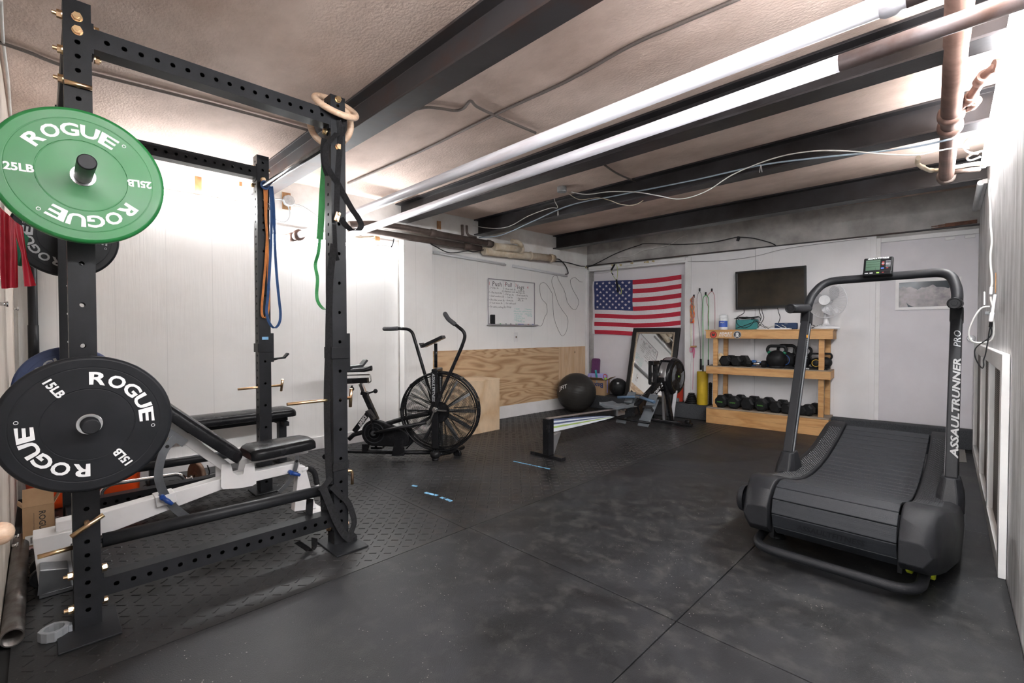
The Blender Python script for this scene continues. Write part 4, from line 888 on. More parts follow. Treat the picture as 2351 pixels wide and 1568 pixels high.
# ================================================================== LEFT WALL AND CORNER
m = MB(); p0 = fl(1147, 986); hb = pl(1147, 868, p0, (1, 0, 0))[2]
bxm = MB(); bxm.box2((-4.255, 3.06, 0), (-3.825, 3.65, hb-.018)); t = thing('plywood_box', 'plywood jump box standing by the fan bike wheel', 'box', (-4.07, 3.35, 0))
bxm.wbuild('body', 'plybox', t, bevel=.002); m = MB(); m.box2((-4.26, 3.058, hb-.018), (-3.82, 3.655, hb)); m.wbuild('lid', 'plybox', t, bevel=.002)
m = MB(); wallstrip(m, 3.095, 5.205, .158, .888, .0125, .025); tag(m.build('plywood_sheet', 'plywood'), 'large plywood sheet with wavy grain fixed low on the left wall', 'panel')
m = MB(); wallstrip(m, 5.209, 5.80, .158, .888, .0125, .025)
woodmat('plywood_pale', (.70, .50, .32), (.62, .41, .24), (1., 5, .5), scale=1., ring=6, knots=4.); tag(m.build('plywood_sheet', 'plywood_pale'), 'narrow paler plywood piece filling the wall corner behind the exercise ball', 'panel')
# whiteboard
pm('board_white', (.82, .82, .82), (.78, .78, .78), rough=.2, scale=2)
pm('board_frame', (.42, .41, .43), (.35, .34, .36), rough=.35, metal=.5)
pm('ink_black', (.04, .04, .045), rough=.6); pm('ink_red', (.62, .18, .22), rough=.6); pm('ink_green', (.16, .55, .48), rough=.6); pm('ink_blue', (.05, .12, .5), rough=.5)
yb0, yb1, zb0, zb1 = 3.905, 4.722, 1.197, 1.768
OB = .0125
wrz = math.atan2(.9988, .049)      # local x runs along the wall (away from the camera), local -y... into the room
wb_t = thing('whiteboard', 'whiteboard with handwritten push, pull and legs workout lists on the left wall', 'whiteboard', (wlx(yb0)+OB, yb0, zb0), wrz)
BWd, BHt = (yb1-yb0), zb1-zb0
# local x along the wall, local y = out of wall direction is -y (since x points to +Y world, y points to -X world)
m = MB(); m.box2((0, -.012, 0), (BWd, 0, BHt)); m.build('panel', 'board_white', wb_t)
m = MB()
for a, b in (((0, -.018, -.0), (BWd, -.0, .012)), ((0, -.018, BHt-.012), (BWd, 0, BHt)), ((0, -.018, .012), (.012, 0, BHt-.012)), ((BWd-.012, -.018, .012), (BWd, 0, BHt-.012))): m.box2(a, b)
m.build('frame', 'board_frame', wb_t, bevel=.002)
m = MB(); m.box2((-.01, -.07, -.012), (BWd+.01, 0, -.006)); m.box2((-.01, -.07, -.012), (BWd+.01, -.066, .004)); m.build('marker_tray', 'board_frame', wb_t, bevel=.001)
def bt(m, s, u, v, size, bold=.0, width=None, sh=.0): put_text(m, s, (u, -.0128, v), (1, 0, 0), (0, 0, 1), size, bold, sh, 1., lift=0, res=1, width=width)
mk, mr_, mg = MB(), MB(), MB()
def px_b(x, y): v = wlp(x, y, OB); return (float(v[1])-yb0, float(v[2])-zb0)
def zx(cx, cy): return px_b(1100+cx/8.7125, 620+cy/8.7125)
for s, c, sz in (('Push', (345, 285), .085), ('Pull', (575, 300), .08), ('legs', (818, 345), .085)): u, v = zx(*c); bt(mk, s, u, v, sz, 0.0, sh=.1)
for s, c in (('1', (190, 270)), ('2', (510, 270)), ('3', (725, 310)), ('4', (960, 355))): u, v = zx(*c); bt(mr_, s, u, v, .06)
L1 = [('2 • Dips 3x', 285, 358), ('1 • Flat bench 3x', 310, 455), ('3 • Skull crushers 3x', 325, 525), ('5 • Shoulder press 3x', 325, 600), ('√ • Lat raises 3x', 325, 660), ('• Tri cable pushing 3x', 350, 740)]
L2 = [('1 • Row curls 3x', 590, 385), ('2 • Hammer curls 3x', 600, 435), ('• Pull ups 3x', 585, 492), ('• Curl 3x', 585, 548), ('• Rows 3x', 590, 610), ('• Lat cable pull', 610, 668), ('• Shrugs', 570, 738)]
L3 = [('• Squats 3x', 815, 418), ('• Lunges 3x', 815, 456), ('• Dead squats 3x', 840, 510), ('• Leg raises 3x', 840, 566), ('• RDL 3x', 805, 608)]
for L_ in (L1, L2, L3):
    for s, cx, cy in L_: u, v = zx(cx, cy); bt(mk, s, u, v, .032, .004, sh=.2)
G1 = [('3 Squats', 745, 775), ('4 Bench 5x5 sets', 780, 828), ('6 Power clean', 770, 875), ('7 Shoulders', 765, 918), ('8 Shoulder blasts', 800, 960), ('4 Biceps curl', 770, 1000), ('5 Rowing  abs', 820, 1030), ('1 Snatching', 965, 785), ('2 Bench press', 955, 830), ('3 Bench lifts', 970, 880), ('with legs', 1000, 915)]
for s, cx, cy in G1: u, v = zx(cx, cy); bt(mg, s, u, v, .027, 0, sh=.2)
for x0, y0, x1, y1 in ((465, 190, 490, 760), (685, 215, 705, 380)):
    a, b = zx(x0, y0), zx(x1, y1); mk.bar((a[0], -.0126, a[1]), (b[0], -.0126, b[1]), .0006, .0022, up=(0, -1, 0))
mk.build('black_writing', 'ink_black', wb_t); mr_.build('red_writing', 'ink_red', wb_t); mg.build('green_writing', 'ink_green', wb_t)
tr = wrz
def at_board(u, o, v): return (wlx(yb0+u)+OB+o, yb0+u, zb0+v)
e = thing('board_eraser', 'black felt eraser standing in the whiteboard tray', 'eraser', at_board(.062, .028, -.004), wrz)
m = MB(); m.box2((-.032, -.014, 0), (.032, .010, .125)); m.build('handle', 'rack_black', e, bevel=.006); m = MB(); m.box2((-.03, .010, .004), (.03, .018, .121)); m.build('felt_pad', 'webbing', e)
cols = ['band_green', 'ink_black', 'ink_black', 'band_green', 'ink_blue', 'ink_red', 'ink_blue']
lab = ['green', 'black', 'black', 'dark green', 'blue', 'red', 'blue']
where3 = ['just right of the eraser', 'second from the eraser', 'third from the eraser', 'in the middle of the tray', 'right of the middle of the tray', 'beside the rightmost blue marker', 'rightmost in the tray']
for i, u in enumerate((.14, .235, .315, .41, .535, .63, .715)):
    e = thing('marker', f'{lab[i]} capped marker lying in the whiteboard tray, {where3[i]}', 'marker', at_board(u, .035, .0035), wrz, 'whiteboard markers')
    m = MB(); m.cyl((-.04, 0, 0), (.025, 0, 0), .0085, n=12); m.build('barrel', 'letter_white' if i != 4 else cols[i], e); m = MB(); m.cyl((.025, 0, 0), (.05, 0, 0), .0088, n=12); m.build('cap', cols[i], e)
# outlet box cover on the wall, cord looped on the wall
v = wlp(1184, 774, OB); t = thing('switch_plate', 'white switch plate on the left wall under the whiteboard', 'switch', tuple(v), wrz)
m = MB(); m.box2((-.035, -.006, -.06), (.035, 0, .06)); m.build('plate', 'white_trim', t, bevel=.003); m = MB(); m.box2((-.006, -.014, -.012), (.006, -.006, .012)); m.build('toggle', 'rusty_iron', t)
pm('thin_cord', (.28, .27, .27), rough=.6)
def wall_cord(name, pts, r, mat, label, cat, fn, k=6, n=6):
    m = MB(); m.tube(smoothpath([Vector(fn(*p)) for p in pts], k), r, n); return tag(m.build(name, mat), label, cat)
fW = lambda a, b: wlp(a, b, .018)
zz = lambda L_: [(1100+a/8.7125, 620+b/8.7125) for a, b in L_]
wall_cord('thin_cord', zz([(1065, 960), (1080, 1040), (1120, 1105), (1180, 1110), (1240, 1115), (1275, 1060), (1310, 950), (1360, 850), (1355, 740), (1340, 670), (1265, 590), (1225, 490), (1215, 350), (1225, 280), (1290, 248), (1360, 300), (1430, 410), (1462, 480), (1475, 650), (1490, 900), (1540, 1090), (1620, 1270), (1675, 1318), (1740, 1240), (1775, 1080), (1762, 940), (1650, 780), (1575, 640), (1500, 400), (1455, 250), (1475, 140), (1550, 110), (1600, 220), (1700, 400), (1745, 560), (1770, 650), (1850, 760), (1920, 795), (1965, 740), (1995, 640), (1960, 540), (1880, 400), (1830, 260), (1835, 190), (1910, 145), (1960, 180), (2020, 230), (2070, 240)]), .0028, 'thin_cord', 'thin grey cord in long loops on the wall right of the whiteboard', 'cord', fW, k=4, n=5)
pm('cord_black', (.02, .02, .022), rough=.5); pm('cord_white', (.74, .73, .70), rough=.5)
zw = lambda L_: [(880+a/3.564, 520+b/3.564) for a, b in L_]
wall_cord('wall_cable', zw([(385, 140), (430, 165), (520, 210), (600, 213), (690, 200), (740, 208), (820, 190)]), .0055, 'cord_black', 'dark grey cord sagging from the pipes above the left wall panel', 'cord', lambda a, b: wlp(a, b, .12))
wall_cord('wall_cable', zw([(1380, 290), (1410, 268), (1440, 270), (1480, 305), (1505, 350), (1512, 385), (1490, 390)]), .007, 'cord_black', 'black cord hanging off the end of the wall strip light', 'cord', lambda a, b: wlp(a, b, .05))
wall_cord('wall_cable', [(1275, 600), (1300, 602), (1330, 610), (1343, 611)], .006, 'cord_black', 'dark cable along the top of the left wall into the corner', 'cord', lambda a, b: wlp(a, b, .03))
wall_cord('wall_cable', [(905, 543), (902, 560), (895, 572), (888, 574)], .006, 'cord_black', 'short black cord tail beside the white pillar top', 'cord', lambda a, b: wlp(a, b, .05))
# ================================================================== BALLS, CARTON, MIRROR, FLAG
pm('ball_grey', (.034, .032, .030), (.024, .022, .021), rough=.36, scale=3)
bc = fl(1325, 941); bd_ = .268
bv = np.array([-3.93, 5.22, bd_]); 
t = thing('exercise_ball', 'big dark grey exercise ball on the floor in the far left corner', 'ball', (bv[0], bv[1], 0))
m = MB(); n = 64; prof = []
for k in range(97):
    a = -PI/2+PI*k/96; gr = 1-.006*(1 if (abs(a) < .75 and k % 4 == 0) else 0); prof.append((bd_*gr*math.cos(a), bd_*gr*math.sin(a)))
m.lathe_s(prof, (0, 0, bd_), (.12, .1, 1), 64); m.build('shell', 'ball_grey', t)
vd2 = (CAMP-bv); vd2[2] -= 0; vd2 = Vector(vd2).normalized()
def on_ball(m, txt, c, R, du, dv, size, rot=0, **k):
    vs, fs = textgeo(txt, size, k.get('bold', .01), k.get('shear', 0), 2); r_ = vd2.cross(V(0, 0, 1)); r_ = -r_ if r_.dot(rt) < 0 else r_; u_ = r_.cross(vd2); u_ = u_ if u_.z > 0 else -u_
    cr, sr = math.cos(rot), math.sin(rot); out = []
    for x, y in vs:
        X, Y = du+x*cr-y*sr, dv+x*sr+y*cr; w = math.sqrt(max(.0001, R*R-X*X-Y*Y)); out.append(Vector(c)+r_*X+u_*Y+vd2*w*1.0)
    m.add(out, fs)
m = MB(); on_ball(m, 'JFIT', bv, bd_*1.014, -.185, .06, .07, .35, shear=.3, bold=.01); m.v = [tuple(Vector(v)-Vector((bv[0], bv[1], 0))) for v in m.v]; m.build('lettering', 'letter_white', t)
# medicine ball on the ledge
mb_s = bwp(1421, 882, .02); R2 = .128; mc = Vector(BW(bwp(1421, 880, -.0)[0], .02, .176+R2))
pm('ball_black', (.02, .02, .021), (.014, .014, .015), rough=.42, scale=20, bump=.3, bscale=160)
t = thing('medicine_ball', 'black medicine ball marked 20 on the carpeted ledge', 'ball', (mc.x, mc.y, .176))
m = MB(); m.sphere((0, 0, R2), R2, 40, 24); 
for k in range(3):
    m.torus((0, 0, R2), R2*1.0, .0025, (math.cos(k*PI/3), math.sin(k*PI/3), .15), 48, 5)
m.build('shell', 'ball_black', t)
vd2 = Vector((CAMP[0]-mc.x, CAMP[1]-mc.y, CAMP[2]-mc.z)).normalized()
m = MB(); on_ball(m, '20', mc, R2*1.012, -.005, .055, .034, 0, bold=.03); m.v = [tuple(Vector(v)-Vector((mc.x, mc.y, .176))) for v in m.v]; m.build('lettering', 'letter_white', t)
# carton with yoga blocks
cs = bwp(1372, 880, .02)[0]; cp = BW(cs+.0, .055, .176)
t = thing('moving_carton', 'open brown carton with upside-down blue printing on the ledge in the corner', 'box', cp, BANG+.12)
CW, CD, CH = .34, .20, .22
m = MB()
m.box2((-CW/2, -CD/2, 0), (CW/2, -CD/2+.005, CH)); m.box2((-CW/2, CD/2-.005, 0), (CW/2, CD/2, CH)); m.box2((-CW/2, -CD/2+.005, 0), (-CW/2+.005, CD/2-.005, CH)); m.box2((CW/2-.005, -CD/2+.005, 0), (CW/2, CD/2-.005, CH)); m.box2((-CW/2, -CD/2, 0), (CW/2, CD/2, .005)); m.build('body', 'cardboard', t)
m = MB(); m.bar((0, -CD/2, CH), (0, -CD/2-.09, CH+.045), CW-.01, .004, up=(0, .4, 1)); m.build('flap', 'cardboard', t)
m = MB(); m.bar((CW/2, 0, CH), (CW/2+.09, 0, CH+.05), CD-.01, .004, up=(-.4, 0, 1)); m.build('flap', 'cardboard', t)
m = MB(); m.bar((-CW/2, 0, CH), (-CW/2-.04, 0, CH+.03), CD-.01, .004, up=(.4, 0, 1)); m.build('flap', 'cardboard', t)
pm('print_navy', (.03, .05, .16), rough=.6)
m = MB(); put_text(m, 'Baxter', (.02, -CD/2-.0008, .15), (-1, 0, 0), (0, 0, -1), .095, .03, lift=0, width=.26); m.build('lettering', 'print_navy', t)
pm('foam_lilac', (.42, .40, .78), (.36, .34, .68), rough=.6, scale=8); pm('foam_purple', (.13, .035, .13), (.10, .025, .10), rough=.7, scale=60); pm('foam_grey', (.33, .33, .33), rough=.7); pm('teal_grip', (.02, .36, .40), rough=.5)
def in_carton(name, label, cat, x, y, z, rot=(0, 0, 0)):
    c, s = math.cos(BANG+.12), math.sin(BANG+.12); o = thing(name, label, cat, (cp[0]+x*c-y*s, cp[1]+x*s+y*c, cp[2]+z)); o.rotation_euler = (rot[0], rot[1], BANG+.12+rot[2]); return o
o = in_carton('lilac_board', 'lilac plastic step board standing in the open carton', 'board', 0.02, .0, .01)
m = MB(); P = fillet([(-.155, .0, .02), (-.155, 0, .30), (.155, 0, .30), (.155, 0, .02)], .04, 5); m.prism([(p.x, p.z) for p in P], 'y', -.015, .015); m.build('panel', 'foam_lilac', o, bevel=.003)
m = MB()
for x in (-.10, .10): m.box((x, -.0155, .25), (.008, .002, .03))
for x in (-.012, .012): m.box((x, -.0155, .215), (.005, .002, .03))
m.box((0, -.0155, .232), (.028, .002, .005)); m.build('slot', 'ink_black', o)
for x, lb in ((-.105, 'left'), (.10, 'right')):
    o = in_carton('foam_block', f'grey foam block in the carton in front of the lilac board, {lb} one', 'block', x, -.05, .01); m = MB(); P = fillet([(-.045, 0, 0), (-.045, 0, .225), (.045, 0, .225), (.045, 0, 0)], .025, 4); m.prism([(p.x, p.z) for p in P], 'y', -.02, .02); m.build('block', 'foam_grey', o, bevel=.003)
o = in_carton('yoga_block', 'tall dark purple foam roller block standing behind the lilac board', 'block', -.055, .05, .01, (0, .06, 0)); m = MB(); P = fillet([(-.058, 0, 0), (-.058, 0, .52), (.058, 0, .52), (.058, 0, 0)], .03, 4); m.prism([(p.x, p.z) for p in P], 'y', -.03, .03); m.build('block', 'foam_purple', o, bevel=.006)
o = in_carton('massage_stick', 'teal and grey massage stick leaning in the carton', 'stick', .065, -.065, .02, (.1, -.1, 0)); m = MB(); m.cyl((0, 0, 0), (0, 0, .24), .02, n=16); m.build('roller', 'foam_grey', o); m = MB(); m.cyl((0, 0, .24), (0, 0, .35), .014, n=16); m.build('grip', 'teal_grip', o)
o = in_carton('green_toy_ball', 'small lime green ball with a red ring at the carton edge', 'ball', .155, -.02, .215); pm('lime', (.30, .60, .08), rough=.5); pm('red_plastic', (.65, .06, .03), rough=.4); m = MB(); m.sphere((0, 0, .02), .024, 16, 10); m.build('ball', 'lime', o); m = MB(); m.torus((-.01, 0, .06), .03, .005, (.2, 1, .1), 20, 8); m.build('ring', 'red_plastic', o)
# mirror leaning in the alcove
pm('frame_dark', (.022, .021, .021), rough=.35); pm('frame_gilt', (.50, .42, .33), (.22, .17, .12), rough=.4, metal=.6, scale=120, contrast=.6); pm('mirror_glass', (.92, .93, .93), (.90, .91, .91), rough=.02, metal=1., scale=1)
ms0, _, _ = bwp(1450, 905, 0.05); MW, MH = .70, 1.01
lean = .13
mo = Vector(BW(.70, .150, .178)); mirror = thing('leaning_mirror', 'tall black framed mirror leaning in the alcove below the flag', 'mirror', tuple(mo), 0)
mirror.rotation_euler = (-lean, 0, BANG+.0)   # tips back towards the wall
skew = .055
mirror.rotation_euler = (-.24, .0, BANG-.09)
m = MB(); fw = .062
for a, b in (((0, 0, 0), (MW, .03, fw)), ((0, 0, MH-fw), (MW, .03, MH)), ((0, 0, fw), (fw, .03, MH-fw)), ((MW-fw, 0, fw), (MW, .03, MH-fw))): m.box2(a, b)
m.build('frame', 'frame_dark', mirror, bevel=.004)
g0, g1 = fw, fw+.018; m = MB()
for a, b in (((g0, -.002, g0), (MW-g0, .024, g1)), ((g0, -.002, MH-g1), (MW-g0, .024, MH-g0)), ((g0, -.002, g1), (g1, .024, MH-g1)), ((MW-g1, -.002, g1), (MW-g0, .024, MH-g1))): m.box2(a, b)
m.build('gilt_border', 'frame_gilt', mirror, bevel=.003)
m = MB(); m.box2((g1, .008, g1), (MW-g1, .022, MH-g1)); m.build('glass', 'mirror_glass', mirror)
m = MB(); m.cyl(BW(.93, .09, .205), BW(1.45, .09, .205), .028, n=18); tag(m.build('grey_roller', 'grey_plastic'), 'grey foam roller lying on the ledge at the mirror foot', 'roller')
m = MB(); q0, q1 = bwp(1553, 918, -.0)[0], bwp(1566, 918, -.0)[0]; m.prism([BW(q0+.0, .02, 0)[:2], BW(q1, .02, 0)[:2], BW(q1, -.04, 0)[:2], BW(q0, -.04, 0)[:2]], 'z', .178, .62)
tag(m.build('red_board', 'red_plastic', bevel=.003), 'narrow red board standing behind the rower at the mirror edge', 'board')
# flag
pm('flag_red', (.52, .02, .05), (.44, .015, .04), rough=.75, scale=60); pm('flag_white', (.80, .76, .78), (.72, .68, .70), rough=.75, scale=60); pm('flag_blue', (.035, .05, .17), (.03, .04, .14), rough=.75, scale=60)
fm = MB(); dF = AD-.02
zf = lambda a, b: (1330+a/7.124, 580+b/7.124)
def q_(a, b): p = zf(a, b); v = bwp(*p, -dF); return (v[0], v[2])
TL, TC, TR = q_(252, 480), q_(905, 450), q_(1680, 358)
BL, BC, BR = q_(258, 1335), q_(905, 1360), q_(1660, 1180)
BR = (BR[0], q_(1660, 1330)[1])
def flag_pt(u, v, o=0.):
    # u 0..1 along fly, v 0..1 from top
    f = .415
    if u < f: k = u/f; a = (TL[0]*(1-k)+TC[0]*k, TL[1]*(1-k)+TC[1]*k); b = (BL[0]*(1-k)+BC[0]*k, BL[1]*(1-k)+BC[1]*k)
    else: k = (u-f)/(1-f); a = (TC[0]*(1-k)+TR[0]*k, TC[1]*(1-k)+TR[1]*k); b = (BC[0]*(1-k)+BR[0]*k, BC[1]*(1-k)+BR[1]*k)
    s = a[0]*(1-v)+b[0]*v; z = a[1]*(1-v)+b[1]*v
    z += -.012*math.sin(v*PI)*math.sin(u*PI)+.008*math.sin(u*5+1)
    d = -dF+.012+.006*math.sin(u*14+v*9)+.006*math.sin(v*17+u*3)+.012*max(0, u-.7)*math.sin((u-v*.35)*40)
    return BW(s, d+o, z)
nu = 60
for i in range(13):
    fm.cur = 0 if i % 2 == 0 else 1; st_ = 24 if i < 7 else 0; sub = 3
    for j in range(sub):
        v0, v1 = (i+j/sub)/13, (i+(j+1)/sub)/13
        row = [flag_pt(u/nu, v0) for u in range(st_, nu+1)]+[flag_pt(u/nu, v1) for u in range(st_, nu+1)]; n = nu-st_+1
        fm.add(row, [(k, k+1, n+k+1, n+k) for k in range(n-1)], True)
fm.cur = 2
rows = [[flag_pt(.4*k/24, 7/13*j/14) for k in range(25)] for j in range(15)]
fm.add([p for r in rows for p in r], [(j*25+k, j*25+k+1, (j+1)*25+k+1, (j+1)*25+k) for j in range(14) for k in range(24)], True)
fm.cur = 1
for r_ in range(9):
    cnt = 6 if r_ % 2 == 0 else 5
    for c_ in range(cnt):
        uc = .4*((c_+.5)/6 if cnt == 6 else (c_+1)/6); vc = 7/13*(r_+.75)/9.6; pts = []
        for k in range(10):
            a = PI/2+k*PI/5; rr = (.0165 if k % 2 == 0 else .0068); pts.append((uc+rr*math.cos(a), vc-rr*1.72*math.sin(a)))
        fm.add([flag_pt(*p, .003) for p in pts]+[flag_pt(uc, vc, .003)], [(k, (k+1) % 10, 10) for k in range(10)])
hs = thing('american_flag', 'United States flag pinned flat on the alcove wall above the mirror', 'flag', BW(.14, -.11, 1.85)); fm.wbuild('cloth', ['flag_red', 'flag_white', 'flag_blue'], hs)
m = MB(); m.add([flag_pt(-.022, v/10, .001) for v in range(11)]+[flag_pt(0, v/10, .001) for v in range(11)], [(k, k+1, 12+k, 11+k) for k in range(10)]); m.wbuild('header_band', 'flag_white', hs)
# resistance tube hanging from the header
pm('tube_lime', (.55, .62, .18), rough=.45)
t = thing('tube_trainer', 'yellow green resistance tube with black grips hanging before the flag', 'resistance tube', BW(.66, .04, 2.07))
fz = lambda a, b: BW(bwp(*zf(a, b), .035)[0], .035, bwp(*zf(a, b), .035)[2])
m = MB(); m.tube(smoothpath([fz(*p) for p in [(520, 290), (530, 330), (560, 390), (610, 440), (625, 330), (622, 240), (600, 195), (570, 205)]], 5), .0035, 8); m.tube(smoothpath([fz(*p) for p in [(640, 520), (668, 570), (690, 630), (680, 675), (650, 668)]], 5), .005, 8); m.wbuild('cord', 'tube_lime', t)
for a, b, r_ in (((545, 245), (518, 288), .011), ((530, 330), (552, 365), .007)):
    m = MB(); m.cyl(fz(*a), fz(*b), r_, n=12); m.wbuild('grip', 'cord_black', t)
for a, b in (((580, 190), (525, 285)), ((607, 440), (632, 650))):
    m = MB(); m.cyl(fz(*a), fz(*b), .0125, n=14); m.wbuild('grip', 'cord_black', t)
pm('foam_spray', (.62, .52, .30), (.45, .36, .2), rough=.9, scale=40)
m = MB()
for a, b in ((120, 235), (545, 205), (680, 200), (860, 165), (1065, 158), (1115, 150), (1205, 140)):
    c = fz(a, b); 
    for k in range(3): m.sphere(Vector(c)+V(random.uniform(-.015, .015), 0, random.uniform(-.008, .008)), random.uniform(.008, .014), 10, 6)
o = tag(m.build('spray_foam', 'foam_spray'), 'dried yellow foam blobs along the gap above the alcove', 'foam', kind='stuff')
# ================================================================== ROWER
XW = -2.65
rw_ = thing('rowing_machine', 'black and grey rowing machine with round flywheel in front of the mirror', 'rowing machine', (XW, 4.2, 0))
def r3(px, py, dx=0.): v = onX(px, py, XW+dx); return V(XW+dx, float(v[1]), float(v[2]))
pm('rail_steel', (.50, .46, .45), (.42, .38, .37), rough=.3, metal=.8); pm('rower_grey', (.12, .135, .15), (.10, .11, .12), rough=.45, scale=5); pm('alu', (.46, .46, .47), (.40, .40, .41), rough=.3, metal=.8); pm('rower_blue', (.07, .12, .19), rough=.4); pm('streak_white', (.62, .66, .70), rough=.4); pm('streak_navy', (.06, .08, .16), rough=.4); pm('streak_lime', (.30, .42, .10), rough=.4)
m = MB(); m.bar((XW, 3.10, .295), (XW, 4.72, .23), .05, .1); m.wbuild('rail', 'gloss_black', rw_, bevel=.006)
m = MB(); m.bar((XW, 3.11, .3475), (XW, 4.6, .288), .046, .006); m.wbuild('rail_track', 'rail_steel', rw_)
ndeco = ['streak_navy', 'streak_white', 'streak_navy', 'streak_white', 'streak_lime', 'streak_white', 'streak_white']
m = MB()
poly = []
for i, c_ in enumerate(ndeco):
    m = MB(); zt0 = .325-.013*i; zt1 = .325-.013*(i+1); pts = []
    for k in range(13):
        f = k/12; y = 3.13+f*1.0; base = .0-.040*f; cz = .262; pts.append((y, (zt0-cz)*(1-f)**.6*1.25+cz+base*.7, (zt1-cz)*(1-f)**.6*1.25+cz+base*.7))
    vs = [(XW+.0258, y, a) for y, a, b in pts]+[(XW+.0258, y, b) for y, a, b in pts]; m.add(vs, [(k, k+1, 14+k, 13+k) for k in range(12)]); m.wbuild('decal_stripe', c_, rw_)
m = MB(); m.box2((XW-.035, 3.08, .03), (XW+.035, 3.15, .345)); m.wbuild('rear_leg', 'gloss_black', rw_, bevel=.004)
m = MB(); m.prism([(3.15, .19), (3.27, .21), (3.17, .03), (3.15, .03)], 'x', XW-.02, XW+.02); m.wbuild('leg_brace', 'alu', rw_)
m = MB(); m.box2((XW-.20, 3.10, 0), (XW+.16, 3.16, .03)); m.wbuild('rear_foot', 'gloss_black', rw_, bevel=.004)
# seat
sc0 = V(XW, 4.22, 0); ztop = .345
m = MB(); nx_, ny_ = 16, 10; vs = []
for i in range(nx_+1):
    for j in range(ny_+1):
        x = -.15+.30*i/nx_; y = -.11+.22*j/ny_; z = ztop+.016*abs(x/.15)**2+.01*(y/.11)**2*(1 if y < 0 else .3)-.012*math.exp(-((abs(x)-.07)/.04)**2)
        vs.append(V(XW+x*(1-.12*(y+.11)/.22), 4.22+y, z))
nn = (nx_+1)*(ny_+1); f1_ = [(i*(ny_+1)+j, i*(ny_+1)+j+1, (i+1)*(ny_+1)+j+1, (i+1)*(ny_+1)+j) for i in range(nx_) for j in range(ny_)]
m.add(vs, f1_, True); m.add([v-V(0, 0, .035) for v in vs], f1_, True)
bd2 = [i*(ny_+1) for i in range(nx_+1)]+[nx_*(ny_+1)+j for j in range(1, ny_+1)]+[i*(ny_+1)+ny_ for i in range(nx_-1, -1, -1)]+[j for j in range(ny_-1, 0, -1)]
o_ = len(m.v)-2*nn; n = len(bd2)
for k in range(n): m.f.append((o_+bd2[k], o_+bd2[(k+1) % n], o_+nn+bd2[(k+1) % n], o_+nn+bd2[k])); m.sm.append(False); m.mi.append(0)
m.wbuild('seat', 'rower_grey', rw_, bevel=.004)
m = MB(); m.box2((XW-.05, 4.15, .24), (XW+.05, 4.29, .315)); m.cyl((XW-.07, 4.18, .305), (XW+.07, 4.18, .305), .018, n=14); m.cyl((XW-.07, 4.26, .30), (XW+.07, 4.26, .30), .018, n=14); m.wbuild('seat_carriage', 'alu', rw_, bevel=.003)
# footplates
for sx_ in (-.135, .135):
    m = MB(); c = V(XW+sx_, 4.62, .23); M_ = Matrix.Rotation(math.radians(48), 3, 'X'); m.box(c, (.125, .36, .012), M=M_); m.box(c+V(0, -.08, -.075), (.12, .03, .03), M=M_); m.wbuild('footplate', 'rower_grey', rw_, bevel=.008)
    m = MB(); m.box(c+V(0, .08, .13), (.10, .15, .015), M=M_); m.wbuild('heel_cup', 'streak_navy' if 0 else 'rower_grey', rw_, bevel=.006)
    m = MB(); m.tube([c+V(-.06, .0, .02), c+V(-.05, -.03, .06), c+V(.05, -.03, .06), c+V(.06, 0, .02)], 0, flat=(.03, .003), up=(0, 1, 1)); m.wbuild('foot_strap', 'webbing', rw_)
m = MB(); m.cyl((XW-.2, 4.52, .14), (XW+.2, 4.52, .14), .012, n=12); m.wbuild('foot_axle', 'gloss_black', rw_)
# front boom, legs, flywheel
fy = 5.40; fz_ = .565; FRR = .225
m = MB(); m.bar((XW, 4.60, .25), (XW, 5.22, .53), .07, .10); m.wbuild('boom', 'gloss_black', rw_, bevel=.006)
m = MB(); tdir = V(0, .62, .28).normalized(); put_text(m, 'concept 2', V(XW+.0358, 4.97, .415), tdir, V(0, -tdir.z, tdir.y), .075, .01, lift=0, width=.36); m.wbuild('lettering', 'letter_white', rw_)
m = MB(); m.bar((XW+.04, 5.17, .52), (XW+.06, 5.33, .03), .03, .05); m.wbuild('front_leg', 'gloss_black', rw_, bevel=.004)
m = MB(); m.bar((XW-.04, 5.30, .45), (XW-.04, 5.34, .03), .03, .05); m.bar((XW+.09, 5.36, .4), (XW+.05, 5.34, .03), .028, .045); m.wbuild('front_leg', 'alu', rw_, bevel=.004)
m = MB(); m.box2((XW-.28, 5.30, .0), (XW+.30, 5.37, .035)); m.wbuild('front_foot', 'gloss_black', rw_, bevel=.006)
for x in (-.22, .25): m = MB(); m.cyl((XW+x-.02, 5.335, .045), (XW+x+.03, 5.335, .045), .03, n=20); m.wbuild('caster', 'gloss_black', rw_)
fa = V(1, 0, 0); fc = V(XW+.0, fy, fz_)
m = MB(); m.lathe([(0, -.09), (.16, -.09), (.20, -.08), (FRR, -.05), (FRR, -.035)], fc, fa, 56); m.lathe([(FRR, .05), (FRR-.008, .075), (.20, .095), (.17, .10), (.165, .092), (.05, .104), (.048, .108), (0, .108)], fc, fa, 56); m.wbuild('flywheel_cover', 'gloss_black', rw_)
m = MB(); m.lathe([(FRR-.002, -.036), (FRR+.002, -.03), (FRR+.002, .045), (FRR-.002, .051)], fc, fa, 56); m.wbuild('perforated_band', 'alu', rw_)
m = MB()
for k in range(14):
    r = .06+.0075*k; m.tube([fc+V(.100, r*math.cos(a), r*math.sin(a)) for a in [PI*.62+PI*.5*i/10 for i in range(11)]], .0012, 4); m.tube([fc+V(.100, r*math.cos(a), r*math.sin(a)) for a in [-PI*.38+PI*.5*i/10 for i in range(11)]], .0012, 4)
m.wbuild('vent_ribs', 'grey_plastic', rw_)
m = MB(); m.lathe([(0, .112), (.012, .112), (.013, .107)], fc, fa, 20); m.wbuild('hub_cap', 'lime', rw_)
